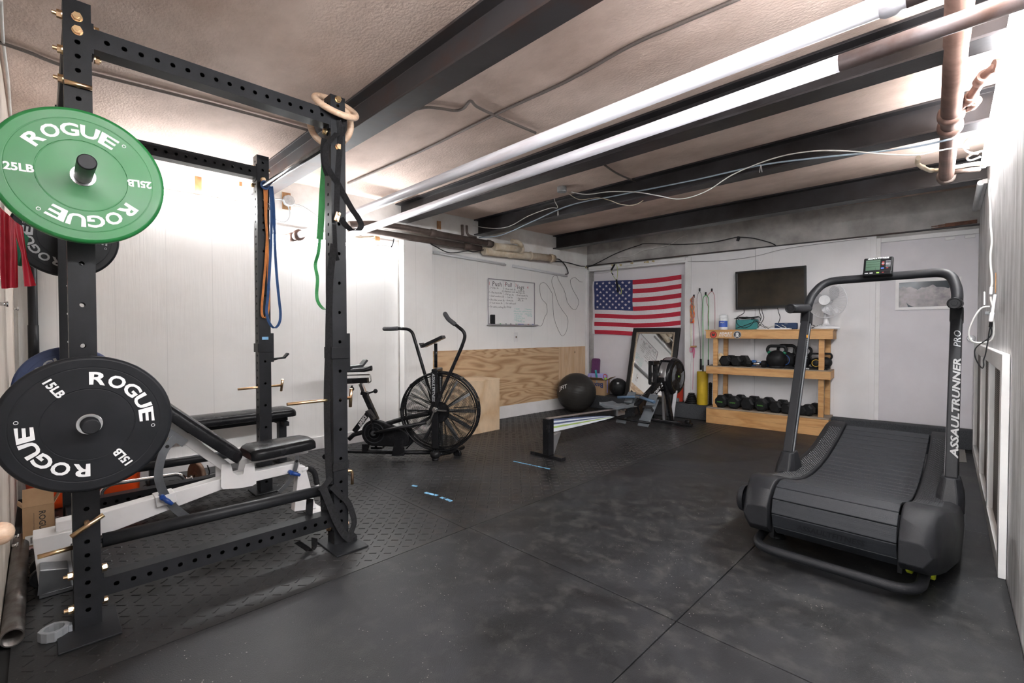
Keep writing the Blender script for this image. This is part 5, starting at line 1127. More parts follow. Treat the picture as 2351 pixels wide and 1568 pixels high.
for a in (.4, 2.2, 3.9, 5.4): m = MB(); c = fc+V(0, (FRR+.006)*math.cos(a), (FRR+.006)*math.sin(a)); m.box(c, (.12, .03, .014), M=Matrix.Rotation(a-PI/2, 3, 'X')); m.wbuild('cover_clip', 'gloss_black', rw_, bevel=.003)
# monitor arm
m = MB(); m.bar((XW-.03, 5.09, .60), (XW-.03, 5.25, .60), .03, .04); m.wbuild('monitor_arm', 'gloss_black', rw_, bevel=.004)
m = MB()
mc0 = V(XW-.05, 5.05, .73)
m.box2((XW-.05, 4.95, .72), (XW+.02, 5.10, .765)); m.box2((XW-.05, 4.95, .50), (XW-.02, 4.985, .73)); m.box2((XW-.05, 5.05, .46), (XW+.0, 5.09, .73)); m.box2((XW-.05, 4.96, .49), (XW-.01, 5.08, .52)); m.wbuild('monitor_bracket', 'gloss_black', rw_, bevel=.006)
# handle
h0 = r3(1438, 918); m = MB(); a, b = V(XW-.235, 4.60, .36), V(XW+.235, 4.56, .36)
c = V(XW, 4.66, .385); m.tube([a, a.lerp(c, .55)+V(0, 0, .0), c], .0165, 14); m.tube([b, b.lerp(c, .55), c], .0165, 14); m.wbuild('handle_grip', 'rower_blue', rw_)
m = MB(); m.box(c, (.09, .05, .02)); m.tube([c, V(XW, 4.9, .42)], .004, 6); m.wbuild('handle_centre', 'chrome', rw_)
# ================================================================== DUMBBELL SHELF AND WHAT STANDS ON IT
def btag(name, label, cat, s, d, z, rz=0., group=None): return thing(name, label, cat, BW(s, d, z), BANG+rz, group)   # local x = along the wall, local -y = into the room
pm('deck_board', (.36, .29, .23), (.22, .17, .13), rough=.8, scale=6, contrast=.6)
S0, S1, DF = 1.885, 3.115, .328
sh = btag('wooden_shelf', 'three-tier lumber shelf holding dumbbells and kettlebells by the back wall', 'shelf', S0, DF, 0)
SW, SD = S1-S0, DF-.005
def sb(name, a, b, mt='lumber', bev=.002): m = MB(); m.box2(a, b); return m.build(name, mt, sh, bevel=bev)
sb('base_board', (-.01, 0, 0), (SW+.0, .038, .088)); sb('base_board', (-.01, 0, .0885), (SW+.0, .038, .176)); sb('base_side', (SW-.038, .038, .0), (SW, DF-.165, .176)); sb('base_side', (-.01, .038, 0), (.028, DF-.165, .176))
sb('shelf_deck', (-.01, .0, .178), (SW+.005, SD-.0, .192), 'deck_board')
sb('shelf_board', (-.015, -.0, .598), (SW+.012, .038, .683)); sb('shelf_side', (SW-.026, .038, .598), (SW+.012, SD, .683)); sb('shelf_side', (-.015, .038, .598), (.023, SD, .683)); sb('shelf_deck', (-.014, .002, .6835), (SW+.011, SD, .693), 'deck_board')
sb('top_board', (-.02, 0, 1.022), (SW+.028, .038, 1.113)); sb('top_side', (SW-.01, .038, 1.022), (SW+.028, SD, 1.113)); sb('top_side', (-.02, .038, 1.022), (.018, SD, 1.113)); sb('table_top', (-.028, -.008, 1.1135), (SW+.036, SD, 1.127), 'lumber', .001)
for x in (.055, SW-.10):
    for y in (.0385, SD-.05):
        o_ = .0 if y < .1 else (.05 if x < .2 else .03)
        sb('post', (x+o_, y, .192), (x+o_+.05, y+.04, .598)); sb('post', (x+o_, y, .693), (x+o_+.05, y+.04, 1.022))
def sticker(cx, cz, w, fn, parts):
    pass
m = MB(); c = V(.068, -.0005, 1.067); m.cyl(c+V(0, .0, 0), c-V(0, .001, 0), .041, n=32); m.build('round_sticker', 'red_plastic', sh)
m = MB(); m.torus(c-V(0, .001, 0), .037, .003, (0, 1, 0), 32, 6); m.prism([(c.x+x, c.z+z) for x, z in ((-.018, .016), (-.006, .016), (-.006, .006), (.006, .006), (.006, .016), (.018, .016), (.018, -.006), (.006, -.02), (-.006, -.02), (-.018, -.006))], 'y', -.0022, -.0012); m.build('sticker_mark', 'ink_black', sh)
m = MB(); put_text(m, 'ASSAULT', (.205, -.0008, 1.083), (1, 0, 0), (0, 0, 1), .038, .03, .25, lift=0, width=.145); m.build('lettering', 'letter_white', sh)
m = MB(); put_text(m, 'FITNESS', (.20, -.0008, 1.052), (1, 0, 0), (0, 0, 1), .036, 0, .25, lift=0, width=.145); m.build('lettering', 'letter_white', sh)
c = V(.335, -.0005, 1.067); m = MB(); m.cyl(c, c-V(0, .001, 0), .044, n=32); m.build('round_sticker', 'ink_black', sh)
m = MB(); m.torus(c-V(0, .001, 0), .040, .002, (0, 1, 0), 32, 5); m.cyl(c+V(0, -.001, .008), c+V(0, -.0018, .008), .017, n=20); m.box(c+V(0, -.0014, -.008), (.018, .0008, .012))
m.bar(c+V(-.024, -.0014, -.008), c+V(.024, -.0014, -.028), .0008, .006, up=(0, 1, 0)) if 0 else None
for s_ in (-1, 1): m.bar(c+V(-.024*s_, -.0014, -.010), c+V(.024*s_, -.0014, -.028), .005, .0008, up=(0, 1, 0))
m.build('skull_mark', 'letter_white', sh)
m = MB()
for s_ in (-1, 1): m.cyl(c+V(.007*s_, -.0019, .008), c+V(.007*s_, -.0024, .008), .0045, n=10)
m.build('skull_eyes', 'ink_black', sh)
pm('rubber_hex', (.016, .016, .017), (.010, .010, .011), rough=.55, rough2=.45, scale=20, bump=.2, bscale=200)
pm('print_green', (.12, .42, .06), rough=.5)
def dumbbell(label, s, d, z, r, hl, gap, rz=0., mt='rubber_hex', grp='dumbbells on the bottom shelf', n=6, txt=None, cross=False):
    t = btag('dumbbell', label, 'dumbbell', s, d, z, rz, grp)
    for sg in (-1, 1):
        m = MB(); y0, y1 = gap/2*sg, (gap/2+hl)*sg; c = r*math.cos(PI/n)
        P = lambda rr: [(rr*math.cos(2*PI*k/n+PI/n+PI/2), c+rr*math.sin(2*PI*k/n+PI/n+PI/2)) for k in range(n)]
        for (ya, ra), (yb_, rb) in (((y0, r*.8), (y0+.012*sg, r)), ((y0+.012*sg, r), (y1-.016*sg, r)), ((y1-.016*sg, r), (y1, r*.72))):
            A, B_ = P(ra), P(rb)
            m.add([(x, ya, z_) for x, z_ in A]+[(x, yb_, z_) for x, z_ in B_], [(k, (k+1) % n, n+(k+1) % n, n+k) for k in range(n)])
        m.add([(x, y1, z_) for x, z_ in P(r*.72)], [tuple(range(n))]); m.add([(x, y0, z_) for x, z_ in P(r*.8)], [tuple(range(n))]); m.build('head', mt, t, bevel=.003)
    m = MB(); m.tube([(0, -gap/2-.002, r*math.cos(PI/n)), (0, 0, r*math.cos(PI/n)), (0, gap/2+.002, r*math.cos(PI/n))], [.013, .0165, .013], 14); m.build('handle', mt if mt != 'rubber_hex' else 'chrome', t)
    if txt:
        m = MB(); put_text(m, txt, (0, -gap/2-hl-.0012, r*.87), (1, 0, 0), (0, 0, 1), .022, .01, lift=0, width=r*.8); m.build('lettering', 'print_green', t)
    return t
zc = lambda a, b, d: (bwp(1600+a/5.6, 730+b/5.6, d)[0])
LB = ['leftmost', 'second from the left', 'third from the left', 'fourth from the left', 'fifth from the left', 'just left of the treadmill post', 'hidden just right of the treadmill post', 'rightmost']
for i, (a, r) in enumerate(((322, .079), (490, .080), (665, .083), (850, .078), (1035, .074), (1178, .068), (1385, .058), (1462, .066))):
    dumbbell('black rubber dumbbell on the bottom shelf, '+LB[i], zc(a, 1100, .27)+.0, .165, .1925, r, .085, .105, rz=-.12-.02*i, n=8 if i in (0, 1, 3, 7) else 6, txt='POWERTEC' if i in (0, 1, 3) else None)
dumbbell('big black hex dumbbell on the middle shelf, leftmost', zc(378, 600, .25), .17, .694, .070, .07, .11, rz=-.1, grp='dumbbells on the middle shelf')
dumbbell('big black hex dumbbell on the middle shelf, second from left', zc(535, 600, .25), .17, .694, .071, .07, .11, rz=-.25, grp='dumbbells on the middle shelf')
dumbbell('small black hex dumbbell lying crosswise on the middle shelf', zc(765, 610, .25), .25, .694, .045, .06, .10, rz=PI/2+.05, grp='dumbbells on the middle shelf')
pm('neo_blue', (.03, .13, .38), (.02, .10, .30), rough=.6, scale=60)
dumbbell('small blue dumbbell lying behind the small black one', zc(790, 580, .12)+.02, .10, .694, .042, .055, .09, rz=PI/2, mt='neo_blue', grp='dumbbells on the middle shelf')
def kettlebell(label, s, d, z, r, hw, hh, ring=None, num=None, rz=0.):
    t = btag('kettlebell', label, 'kettlebell', s, d, z, rz, 'kettlebells on the middle shelf')
    m = MB(); prof = [(0, 0), (r*.62, 0), (r*.80, r*.16)]+[(r*math.cos(a), r*.93+r*math.sin(a)) for a in [(-50+i*10)*PI/180 for i in range(0, 14)]]+[(0, r*1.93)]
    m.lathe_s(prof, n=36); m.build('body', 'rubber_hex', t)
    zt = r*1.55; hr = r*.165
    m = MB(); m.tube(fillet([(-r*.62, 0, zt-.01), (-hw, 0, zt+hh*.45), (-hw*.8, 0, zt+hh), (hw*.8, 0, zt+hh), (hw, 0, zt+hh*.45), (r*.62, 0, zt-.01)], hw*.5, 6), hr, 12); m.build('handle', 'rubber_hex', t)
    if ring == 'green':
        m = MB()
        for s_ in (-1, 1): m.cyl((s_*r*.66, 0, zt), (s_*r*.80, 0, zt+.022), hr*1.15, n=14)
        m.build('colour_band', 'latex_green', t)
    elif ring:
        m = MB(); m.torus((0, -r*.78, r*.95), r*.62, .0045, (0, 1, 0), 32, 6); m.build('colour_ring', ring, t)
    if num:
        m = MB(); m.cyl((0, -r*.5, r*.95), (0, -r*.86, r*.95), r*.5, n=24); m.build('face_disc', 'rubber_hex', t)
        m = MB(); put_text(m, num, (0, -r*.865, r*.95), (1, 0, 0), (0, 0, 1), r*.6, .03, lift=0.); m.build('lettering', ring, t)
    return t
pm('kb_blue', (.03, .10, .34), rough=.5); pm('kb_yellow', (.62, .38, .05), rough=.5)
kettlebell('large black kettlebell with green bands, front of the middle shelf', zc(1022, 600, .26), .25, .694, .104, .098, .085, 'green')
kettlebell('black kettlebell with a blue ring, behind the green banded one', zc(1150, 560, .12), .11, .694, .095, .098, .105, 'kb_blue', rz=-.2)
kettlebell('black kettlebell mostly hidden behind the treadmill post', zc(1352, 580, .17), .14, .71, .085, .086, .085)
kettlebell('small black kettlebell with a yellow ring and number 6', zc(1535, 590, .24), .22, .71, .058, .062, .065, 'kb_yellow', '6')
kettlebell('small black kettlebell behind the right shelf post', zc(1655, 580, .10), .09, .71, .06, .058, .06)
t = btag('black_tray', 'flat black plate with white lettering under the kettlebells', 'tray', zc(1110, 640, .29), .28, .694); w = zc(1680, 660, .29)-zc(1110, 640, .29)
m = MB(); m.box2((0, 0, 0), (w, .24, .014)); m.build('slab', 'rubber_hex', t, bevel=.004); m = MB(); put_text(m, 'WWW', (.22, -.0005, .008), (1, 0, 0), (0, 0, 1), .02, .03, lift=.0004, width=.05); m.build('lettering', 'letter_white', t)
pm('snack', (.65, .38, .12), (.75, .65, .5), rough=.3, scale=30, contrast=.3)
t = btag('snack_bag', 'clear bag with orange contents tucked at the shelf left post', 'bag', zc(312, 540, .1), .12, .694); m = MB(); m.sphere((0, 0, .075), .05, 14, 10, (.9, .5, 1.5)); m.build('bag', 'snack', t)
m = MB(); m.box2((-.028, .0, 0), (.028, .012, .09)); o = m.build('white_card', 'paper_white', None); o.matrix_world = Matrix.Translation(BW(zc(285, 985, .1), .10, .1925)) @ Matrix.Rotation(BANG, 4, 'Z'); tag(o, 'small white paper card behind the leftmost bottom dumbbell', 'card')
ZT = 1.1275
zt_ = lambda px, d: bwp(px, 750, d)[0]
# canister
t = btag('wipes_canister', 'white wipes canister with blue label on top of the shelf', 'canister', zt_(1661, .2), .2, ZT)
m = MB(); m.lathe([(0, 0), (.05, 0), (.052, .004), (.052, .135), (.048, .142), (.046, .142)], n=32); m.build('body', 'letter_white', t); m = MB(); m.lathe([(.049, .142), (.05, .146), (.05, .17), (.044, .178), (.02, .18), (.018, .19), (0, .19)], n=32); m.build('lid', 'letter_white', t)
m = MB(); m.lathe_s([(.0526, .03), (.0526, .105)], n=40); m.v = [v for v in m.v]; m.f = [f for f in m.f if all(m.v[i][1] < -.012 for i in f)]; m.sm = [True]*len(m.f); m.mi = [0]*len(m.f); m.build('paper_label', 'ink_blue', t)
m = MB(); put_text(m, 'Wipes', (0.0, -.0535, .085), (1, 0, 0), (0, 0, 1), .022, .02, lift=0, width=.045); m.build('lettering', 'letter_white', t)
pm('teal_box', (.015, .20, .20), (.012, .15, .15), rough=.5); pm('speaker_navy', (.012, .035, .10), (.01, .03, .08), rough=.75, scale=200)
t = btag('teal_box', 'teal box half covered by tangled cables on top of the shelf', 'box', zt_(1715, .2), .2, ZT, .1); m = MB(); m.box2((-.115, -.05, 0), (.115, .06, .115)); m.build('body', 'teal_box', t, bevel=.006)
t = btag('navy_speaker', 'navy blue bluetooth speaker on top of the shelf', 'speaker', zt_(1806, .2), .2, ZT); m = MB(); m.box2((-.115, -.035, 0), (.105, .035, .072)); m.build('body', 'speaker_navy', t, bevel=.01, seg=3)
m = MB(); m.box((0, -.0355, .062), (.03, .001, .006)); m.build('badge', 'grey_plastic', t)
t = btag('white_router', 'flat white box lying before the navy speaker', 'box', zt_(1795, .24)+.0, .28, ZT, -.1); m = MB(); m.box2((-.11, -.05, 0), (.10, .02, .014)); m.build('body', 'letter_white', t, bevel=.003)
def btube(name, pts, r, mt, label, cat): 
    m = MB(); m.tube(smoothpath([BW(*p) for p in pts], 6), r, 7); return tag(m.build(name, mt), label, cat)
sT = zt_(1715, .2)
random.seed(3)
P = []
for k in range(26):
    P.append((sT+random.uniform(-.13, .16), .2+random.uniform(-.06, .055), ZT+.112+random.uniform(.006, .04)))
cord_m = MB(); cord_m.tube(smoothpath([BW(*p) for p in P], 5), .0032, 6)
P = [(sT-.10, .262, ZT+.12), (sT-.09, .27, ZT+.07), (sT-.02, .272, ZT+.02), (sT+.06, .27, ZT+.05), (sT+.10, .268, ZT+.11), (sT+.15, .25, ZT+.05), (sT+.22, .24, ZT+.012), (sT+.28, .26, ZT+.008), (sT+.20, .22, ZT+.03), (sT+.12, .24, ZT+.09), (sT+.0, .272, ZT+.05), (sT-.1, .268, ZT+.015)]
cord_m.tube(smoothpath([BW(*p) for p in P], 6), .0032, 6); tag(cord_m.build('cable_tangle', 'cord_black'), 'tangle of black cables heaped on the teal box', 'cable', kind='stuff')
btube('white_cable', [(sT+.14, .22, ZT+.09), (sT+.17, .25, ZT+.03), (sT+.12, .27, ZT+.006), (sT+.20, .28, ZT+.005), (sT+.30, .24, ZT+.05), (sT+.36, .24, ZT+.02), (sT+.42, .30, ZT+.02), (sT+.33, .2, ZT+.06), (sT+.26, .2, ZT+.03), (sT+.18, .22, ZT+.04)], .0035, 'cord_white', 'white cable looping between teal box and navy speaker', 'cable')
for i, (x0, x1) in enumerate(((1706, 1738), (1742, 1737), (1748, 1742), (1785, 1783))):
    a = bwp(x0, 712, .05)[0]; b = bwp(x1, 745, .1)[0]
    btube('tv_cable', [(a, .055, 1.40), (a+.01, .05, 1.33), (a+(.03 if i else -.06), .07, 1.26), (b, .08, 1.17), (b-.02, .12, ZT+.01)], .0035, 'cord_black', 'black cable hanging down from the television, '+['leftmost one', 'second from left', 'third from left', 'rightmost one'][i], 'cable')
btube('power_adapter_cord', [(zt_(1850, .2), .15, ZT+.03), (zt_(1860, .2), .2, ZT+.05), (zt_(1872, .2), .2, ZT+.03), (zt_(1862, .2), .25, ZT+.01), (zt_(1880, .2), .22, ZT+.04), (zt_(1895, .2), .15, ZT+.06)], .0032, 'cord_black', 'black cord curled beside the fan base', 'cable')
# desk fan
pm('fan_white', (.72, .72, .74), (.66, .66, .68), rough=.35, scale=6); pm('fan_blade', (.50, .50, .52), (.44, .44, .46), rough=.3, scale=6)
fs = zt_(1896, .17)
t = btag('desk_fan', 'white desk fan standing at the right end of the shelf top', 'fan', fs, .17, ZT, -.15)
m = MB(); m.lathe_s([(0, 0), (.125, 0), (.128, .012), (.115, .028), (.07, .042), (.035, .052), (.026, .07), (.022, .13), (.024, .16), (0, .165)], n=40); m.build('base', 'fan_white', t)
for k in range(4): m = MB(); m.box((-.04+.022*k, -.085, .038), (.013, .012, .007)); m.build('button', 'letter_white', t, bevel=.002)
fh = bwp(1903, 690, .16)[2]-ZT
hc = V(.015, -.05, fh)
m = MB(); m.lathe_s([(0, .10), (.03, .10), (.045, .07), (.048, .0), (.04, -.03)], hc, (0, 1, 0), 28); m.cyl((.0, .0, .15), (0, .0, fh-.02), .018, n=16); m.build('motor', 'fan_white', t)
FR2 = .187
m = MB()
for sg, dep in ((-1, -.055), (1, .05)):
    for k in range(44):
        a = 2*PI*k/44; m.tube([hc+V(r*math.cos(a), dep*(1-(r/FR2)**2), r*math.sin(a)) for r in (.05, .10, .15, FR2)], .0013, 4, caps=False)
    m.torus(hc+V(0, dep*.3, 0), .12, .0012, (0, 1, 0), 40, 5)
m.torus(hc, FR2, .004, (0, 1, 0), 56, 8); m.build('fan_cage', 'fan_white', t)
m = MB(); m.cyl(hc+V(0, -.068, 0), hc+V(0, -.052, 0), .052, n=32); m.build('badge', 'letter_white', t)
m = MB()
for k in range(3):
    a0 = 2*PI*k/3+.5; vs = []; nr, na = 7, 9
    for i in range(nr+1):
        r = .035+(.165-.035)*i/nr; sw = .95*math.sin(PI*min(1, (i+1.2)/(nr+1.0)))**.5 if i < nr else .35
        for j in range(na+1):
            a = a0+(j/na-.5)*sw*1.3+.5*(i/nr); vs.append(hc+V(r*math.cos(a), -.005+(j/na-.5)*.045, r*math.sin(a)))
    fcs = [(i*(na+1)+j, i*(na+1)+j+1, (i+1)*(na+1)+j+1, (i+1)*(na+1)+j) for i in range(nr) for j in range(na)]
    m.add(vs, fcs, True); m.add([v+V(0, .002, 0) for v in vs], fcs, True)
m.build('blades', 'fan_blade', t)
# television
pm('tv_bezel', (.02, .02, .021), rough=.2); pm('tv_screen', (.045, .035, .024), (.012, .011, .010), rough=.16, scale=3.5, contrast=.8, spec=.4)
a = bwp(1690, 625, .07); b = bwp(1853, 609, .07); c = bwp(1693, 711, .07)
tv = btag('television', 'flat television mounted on the back wall above the shelf', 'television', a[0], .07, c[2]); TW = b[0]-a[0]; TH = a[2]-c[2]+.004
tv.rotation_euler = (0, -.018, BANG+.01)
m = MB(); m.box2((0, .0, 0), (TW, .04, TH)); m.build('housing', 'tv_bezel', tv, bevel=.004)
m = MB(); bz = .022
for p, q in (((0, -.006, 0), (TW, 0, bz+.008)), ((0, -.006, TH-bz), (TW, 0, TH)), ((0, -.006, bz+.008), (bz, 0, TH-bz)), ((TW-bz, -.006, bz+.008), (TW, 0, TH-bz))): m.box2(p, q)
m.build('bezel', 'tv_bezel', tv, bevel=.002)
m = MB(); m.box2((bz, -.002, bz+.008), (TW-bz, -.0005, TH-bz)); m.build('screen', 'tv_screen', tv)
m = MB(); m.box2((TW*.35, .04, TH*.3), (TW*.65, .069, TH*.7)); m.build('wall_mount', 'rack_black', tv)
# hooks and jump ropes
def hook(px, py, w):
    s, _, z = bwp(px, py, .01); t = btag('wall_hook', 'small black wall hook, '+w, 'hook', s, .0, z, 0, 'jump rope hooks'); m = MB(); m.box2((-.009, -.012, -.02), (.009, 0, .02)); m.tube([(0, -.01, .012), (0, -.03, .0), (0, -.03, -.01), (0, -.022, .008)], .004, 6); m.build('hook', 'cord_black', t, bevel=.002)
for (px, py), w in zip(((1593, 680), (1606, 665), (1620, 674), (1634, 666)), ('holding the tangle of bright bands', 'holding the grey jump rope', 'holding the green jump rope', 'holding the thin red jump rope')): hook(px, py, w)
zq = lambda L_, d=.03: [BW(bwp(1560+a/3.408, 560+b/3.408, d)[0], d, bwp(1560+a/3.408, 560+b/3.408, d)[2]) for a, b in L_]
def rope(label, pts, r, mt, grips):
    t = thing('jump_rope', label, 'jump rope', tuple(zq([pts[0]])[0])); m = MB(); m.tube(smoothpath(zq(pts), 6), r, 7); m.wbuild('rope', mt, t)
    for g in grips: m = MB(); p = zq(g); m.cyl(p[0], p[1], .009, n=12); m.wbuild('handle', 'cord_black', t)
pm('rope_grey', (.24, .22, .23), rough=.5); pm('rope_green', (.04, .42, .08), rough=.5); pm('rope_red', (.40, .10, .12), rough=.5)
rope('grey jump rope hanging on the second wall hook', [(165, 950), (160, 750), (147, 600), (138, 470), (140, 410), (156, 372), (172, 400), (178, 480), (172, 600), (168, 760), (168, 985)], .003, 'rope_grey', [((165, 900), (164, 985)), ((169, 900), (170, 985))])
rope('bright green jump rope hanging on the third wall hook', [(184, 980), (184, 700), (183, 560), (184, 450), (190, 415), (206, 402), (222, 415), (229, 460), (227, 700), (226, 930)], .004, 'rope_green', [((184, 950), (184, 1010)), ((226, 905), (226, 950))])
rope('thin dull red jump rope hanging on the fourth wall hook', [(225, 640), (222, 560), (226, 500), (212, 450), (220, 405), (252, 372), (270, 395), (277, 450), (278, 560), (277, 665)], .0028, 'rope_red', [])
t = thing('band_bundle', 'tangled bundle of red and orange exercise bands hanging on the first hook', 'exercise band', tuple(zq([(110, 410)])[0]))
pm('band_neon', (.75, .12, .05), (.80, .35, .04), rough=.5, scale=25, contrast=.2); pm('rope_pink', (.70, .08, .25), rough=.5)
m = MB(); random.seed(5)
for k in range(9):
    x = random.uniform(-14, 14); pts = [(110+random.uniform(-3, 3), 412)]+[(100+x*.8+random.uniform(-7, 7), 412+j*26) for j in range(1, 9)]; m.tube(smoothpath(zq(pts, .03+random.uniform(0, .02)), 4), .0045, 6)
m.wbuild('bands', 'band_neon', t)
m = MB()
for k in range(4):
    pts = [(108, 414)]+[(100+random.uniform(-14, 14), 412+j*40) for j in range(1, 6)]; m.tube(smoothpath(zq(pts, .05), 4), .004, 6)
m.wbuild('dark_bands', 'rope_grey', t)
m = MB(); m.tube(smoothpath(zq([(112, 600), (113, 700), (112, 790), (105, 840), (112, 893), (118, 840), (112, 795)]), 5), .0035, 6); m.tube(smoothpath(zq([(112, 800), (107, 1000), (104, 1140)]), 5), .0022, 6); m.wbuild('pink_cord', 'rope_pink', t)
m = MB(); m.tube(smoothpath(zq([(88, 560), (90, 650), (90, 760), (86, 800)]), 5), .002, 6); m.wbuild('lime_cord', 'tube_lime', t)
m = MB(); p = zq([(88, 805), (132, 803)]); m.cyl(p[0], p[1], .011, n=12); m.wbuild('wooden_grip', 'lumber', t); m = MB(); p = zq([(82, 812), (100, 812), (99, 845), (83, 845)]); m.tube(fillet(p+[p[0]], .005), .004, 6); m.wbuild('metal_ring', 'rope_pink', t)
# stack of small plates, rollers on the ledge
wps = zq([(100, 1240)], .1)[0]
for i, (r, h, w) in enumerate(((.080, .026, 'bottom one'), (.070, .024, 'second from the bottom'), (.061, .022, 'third from the bottom'), (.054, .022, 'middle of the upper part'), (.048, .02, 'second from the top'), (.040, .02, 'topmost of the stack'))):
    z = .177+sum((.026, .024, .022, .022, .02, .02)[:i]); t = btag('weight_disc', 'small black iron weight disc in the stack on the ledge, '+w, 'weight plate', bwp(1587, 925, .07)[0], .06, z, 0, 'small plates stacked on the ledge')
    m = MB(); m.lathe([(.012, 0), (r*.8, 0), (r, .004), (r+.001, h*.5), (r, h-.004), (r*.82, h-.001), (r*.7, h-.005), (.02, h-.005), (.014, h), (.012, h), (.012, 0)], n=32); m.build('disc', 'old_steel' if 0 else 'gloss_black', t)
pm('foam_yellow', (.72, .50, .03), (.62, .42, .02), rough=.6, scale=10)
ys = bwp(1617, 928, .06)[0]
t = btag('foam_roller', 'yellow foam roller standing on end on the ledge beside the shelf', 'roller', ys-.02, .078, .177); m = MB(); m.lathe([(.02, 0), (.064, 0), (.066, .004), (.066, .415), (.064, .42), (.02, .42), (.02, 0)], n=36); m.build('body', 'foam_yellow', t)
t = btag('foam_roller', 'slim black ribbed roller standing between yellow roller and shelf', 'roller', ys+.072, .06, .177); m = MB(); m.lathe_s([(0, 0), (.02, 0)]+[(.019+.002*(k % 2), .004+k*.012) for k in range(24)]+[(0, .29)], n=20); m.build('body', 'gloss_black', t)
# wall seam wire across the back wall top
btube('wall_wire', [(1.53, .02, 2.02), (1.9, .02, 1.99), (2.3, .02, 2.0), (2.7, .02, 2.06), (3.4, .02, 2.08)], .0022, 'thin_cord', 'thin wire drooping along the top of the back wall', 'wire')
btube('wall_wire', [(.0, .02, 1.985), (.3, .02, 1.97), (.6, .02, 1.99), (1.5, .02, 2.0)], .0018, 'thin_cord', 'thin wire stretched across the top of the alcove', 'wire')
zk = lambda L_, d=.03: [(bwp(1180+a/2.099, 380+b/2.099, d)[0], d, bwp(1180+a/2.099, 380+b/2.099, d)[2]) for a, b in L_]
btube('black_cable', zk([(325, 490), (350, 492), (400, 470), (500, 420), (600, 385), (640, 376), (800, 380), (950, 370), (1050, 350), (1080, 345), (1150, 350), (1230, 370), (1262, 385)]), .0055, 'cord_black', 'long black cable fixed along the concrete above the back wall', 'cable')
btube('grey_cable', zk([(840, 335), (800, 350), (740, 385), (620, 410), (560, 438), (500, 442), (540, 450), (575, 462)]), .0035, 'cord_white', 'pale cable end curling on the concrete above the flag', 'cable')
t = btag('cable_tape', 'black tape tab holding the cable above the television', 'tape', zk([(1082, 345)])[0][0], .035, zk([(1082, 345)])[0][2]); m = MB(); m.box((0, 0, -.02), (.035, .006, .055), M=Matrix.Rotation(.3, 3, 'Y')); m.build('tab', 'cord_black', t)
# loose copper lath at the right end over the door
pm('torn_lath', (.22, .10, .06), (.10, .05, .035), rough=.8, scale=20)
m = MB()
for k in range(6): z = 2.112+.006*k; m.bar(BW(3.9+.05*(k % 3), .004*(k % 2), z), BW(4.22, .010, z+.008-.004*(k % 2)), .012, .007)
tag(m.build('torn_lath', 'torn_lath'), 'strips of torn brown lath over the door head', 'lath', kind='stuff')
# ================================================================== TREADMILL
pm('tread_cover', (.017, .0175, .020), (.012, .0125, .0145), rough=.48, rough2=.4, scale=6, bump=.25, bscale=500, spec=.2)
pm('tread_dark', (.008, .008, .009), rough=.4)
m_ = bpy.data.materials.new('tread_slat'); m_.use_nodes = True; t_ = m_.node_tree; b_ = t_.nodes['Principled BSDF']; b_.inputs['Base Color'].default_value = (.022, .024, .028, 1); b_.inputs['Roughness'].default_value = .5; b_.inputs['Specular IOR Level'].default_value = .25
tc_ = t_.nodes.new('ShaderNodeTexCoord'); vo = nd(t_, 'ShaderNodeTexVoronoi', Scale=150., feature='DISTANCE_TO_EDGE', Randomness=.25); bp2 = nd(t_, 'ShaderNodeBump', Strength=.4, Distance=.003); t_.links.new(tc_.outputs['Object'], vo.inputs['Vector']); t_.links.new(vo.outputs['Distance'], bp2.inputs['Height']); t_.links.new(bp2.outputs[0], b_.inputs['Normal']); MATS['tread_slat'] = m_
XC = -.462
pm('pad_grey', (.05, .052, .056), (.04, .042, .045), rough=.4, scale=20)
tm = thing('treadmill', 'black curved manual treadmill with hoop handlebar, at the right', 'treadmill', (XC, 3.4, 0))
def ztop(y):
    ys_ = [2.44, 2.50, 2.56, 2.64, 2.75, 2.9, 3.1, 3.3, 3.5, 3.7, 3.9, 4.1, 4.25, 4.36]; zs_ = [.26, .325, .355, .362, .335, .295, .258, .243, .248, .268, .300, .345, .385, .41]
    return float(np.interp(y, ys_, zs_))
def xout(y): return float(np.interp(y, [2.44, 2.50, 2.56, 2.68, 2.85, 3.2, 3.5, 3.8, 4.3, 4.42], [.350, .368, .376, .405, .425, .428, .418, .395, .385, .37]))
def zbot(y): return float(np.interp(y, [2.44, 2.5, 2.6, 2.75, 2.9, 3.3, 4.42], [.165, .12, .09, .065, .045, .05, .10]))
st = [2.44, 2.455, 2.48, 2.51, 2.56, 2.62, 2.70, 2.8, 2.9, 3.0, 3.1, 3.2, 3.3, 3.4, 3.5, 3.6, 3.7, 3.8, 3.9, 4.0, 4.1, 4.2, 4.3, 4.36, 4.40, 4.42]
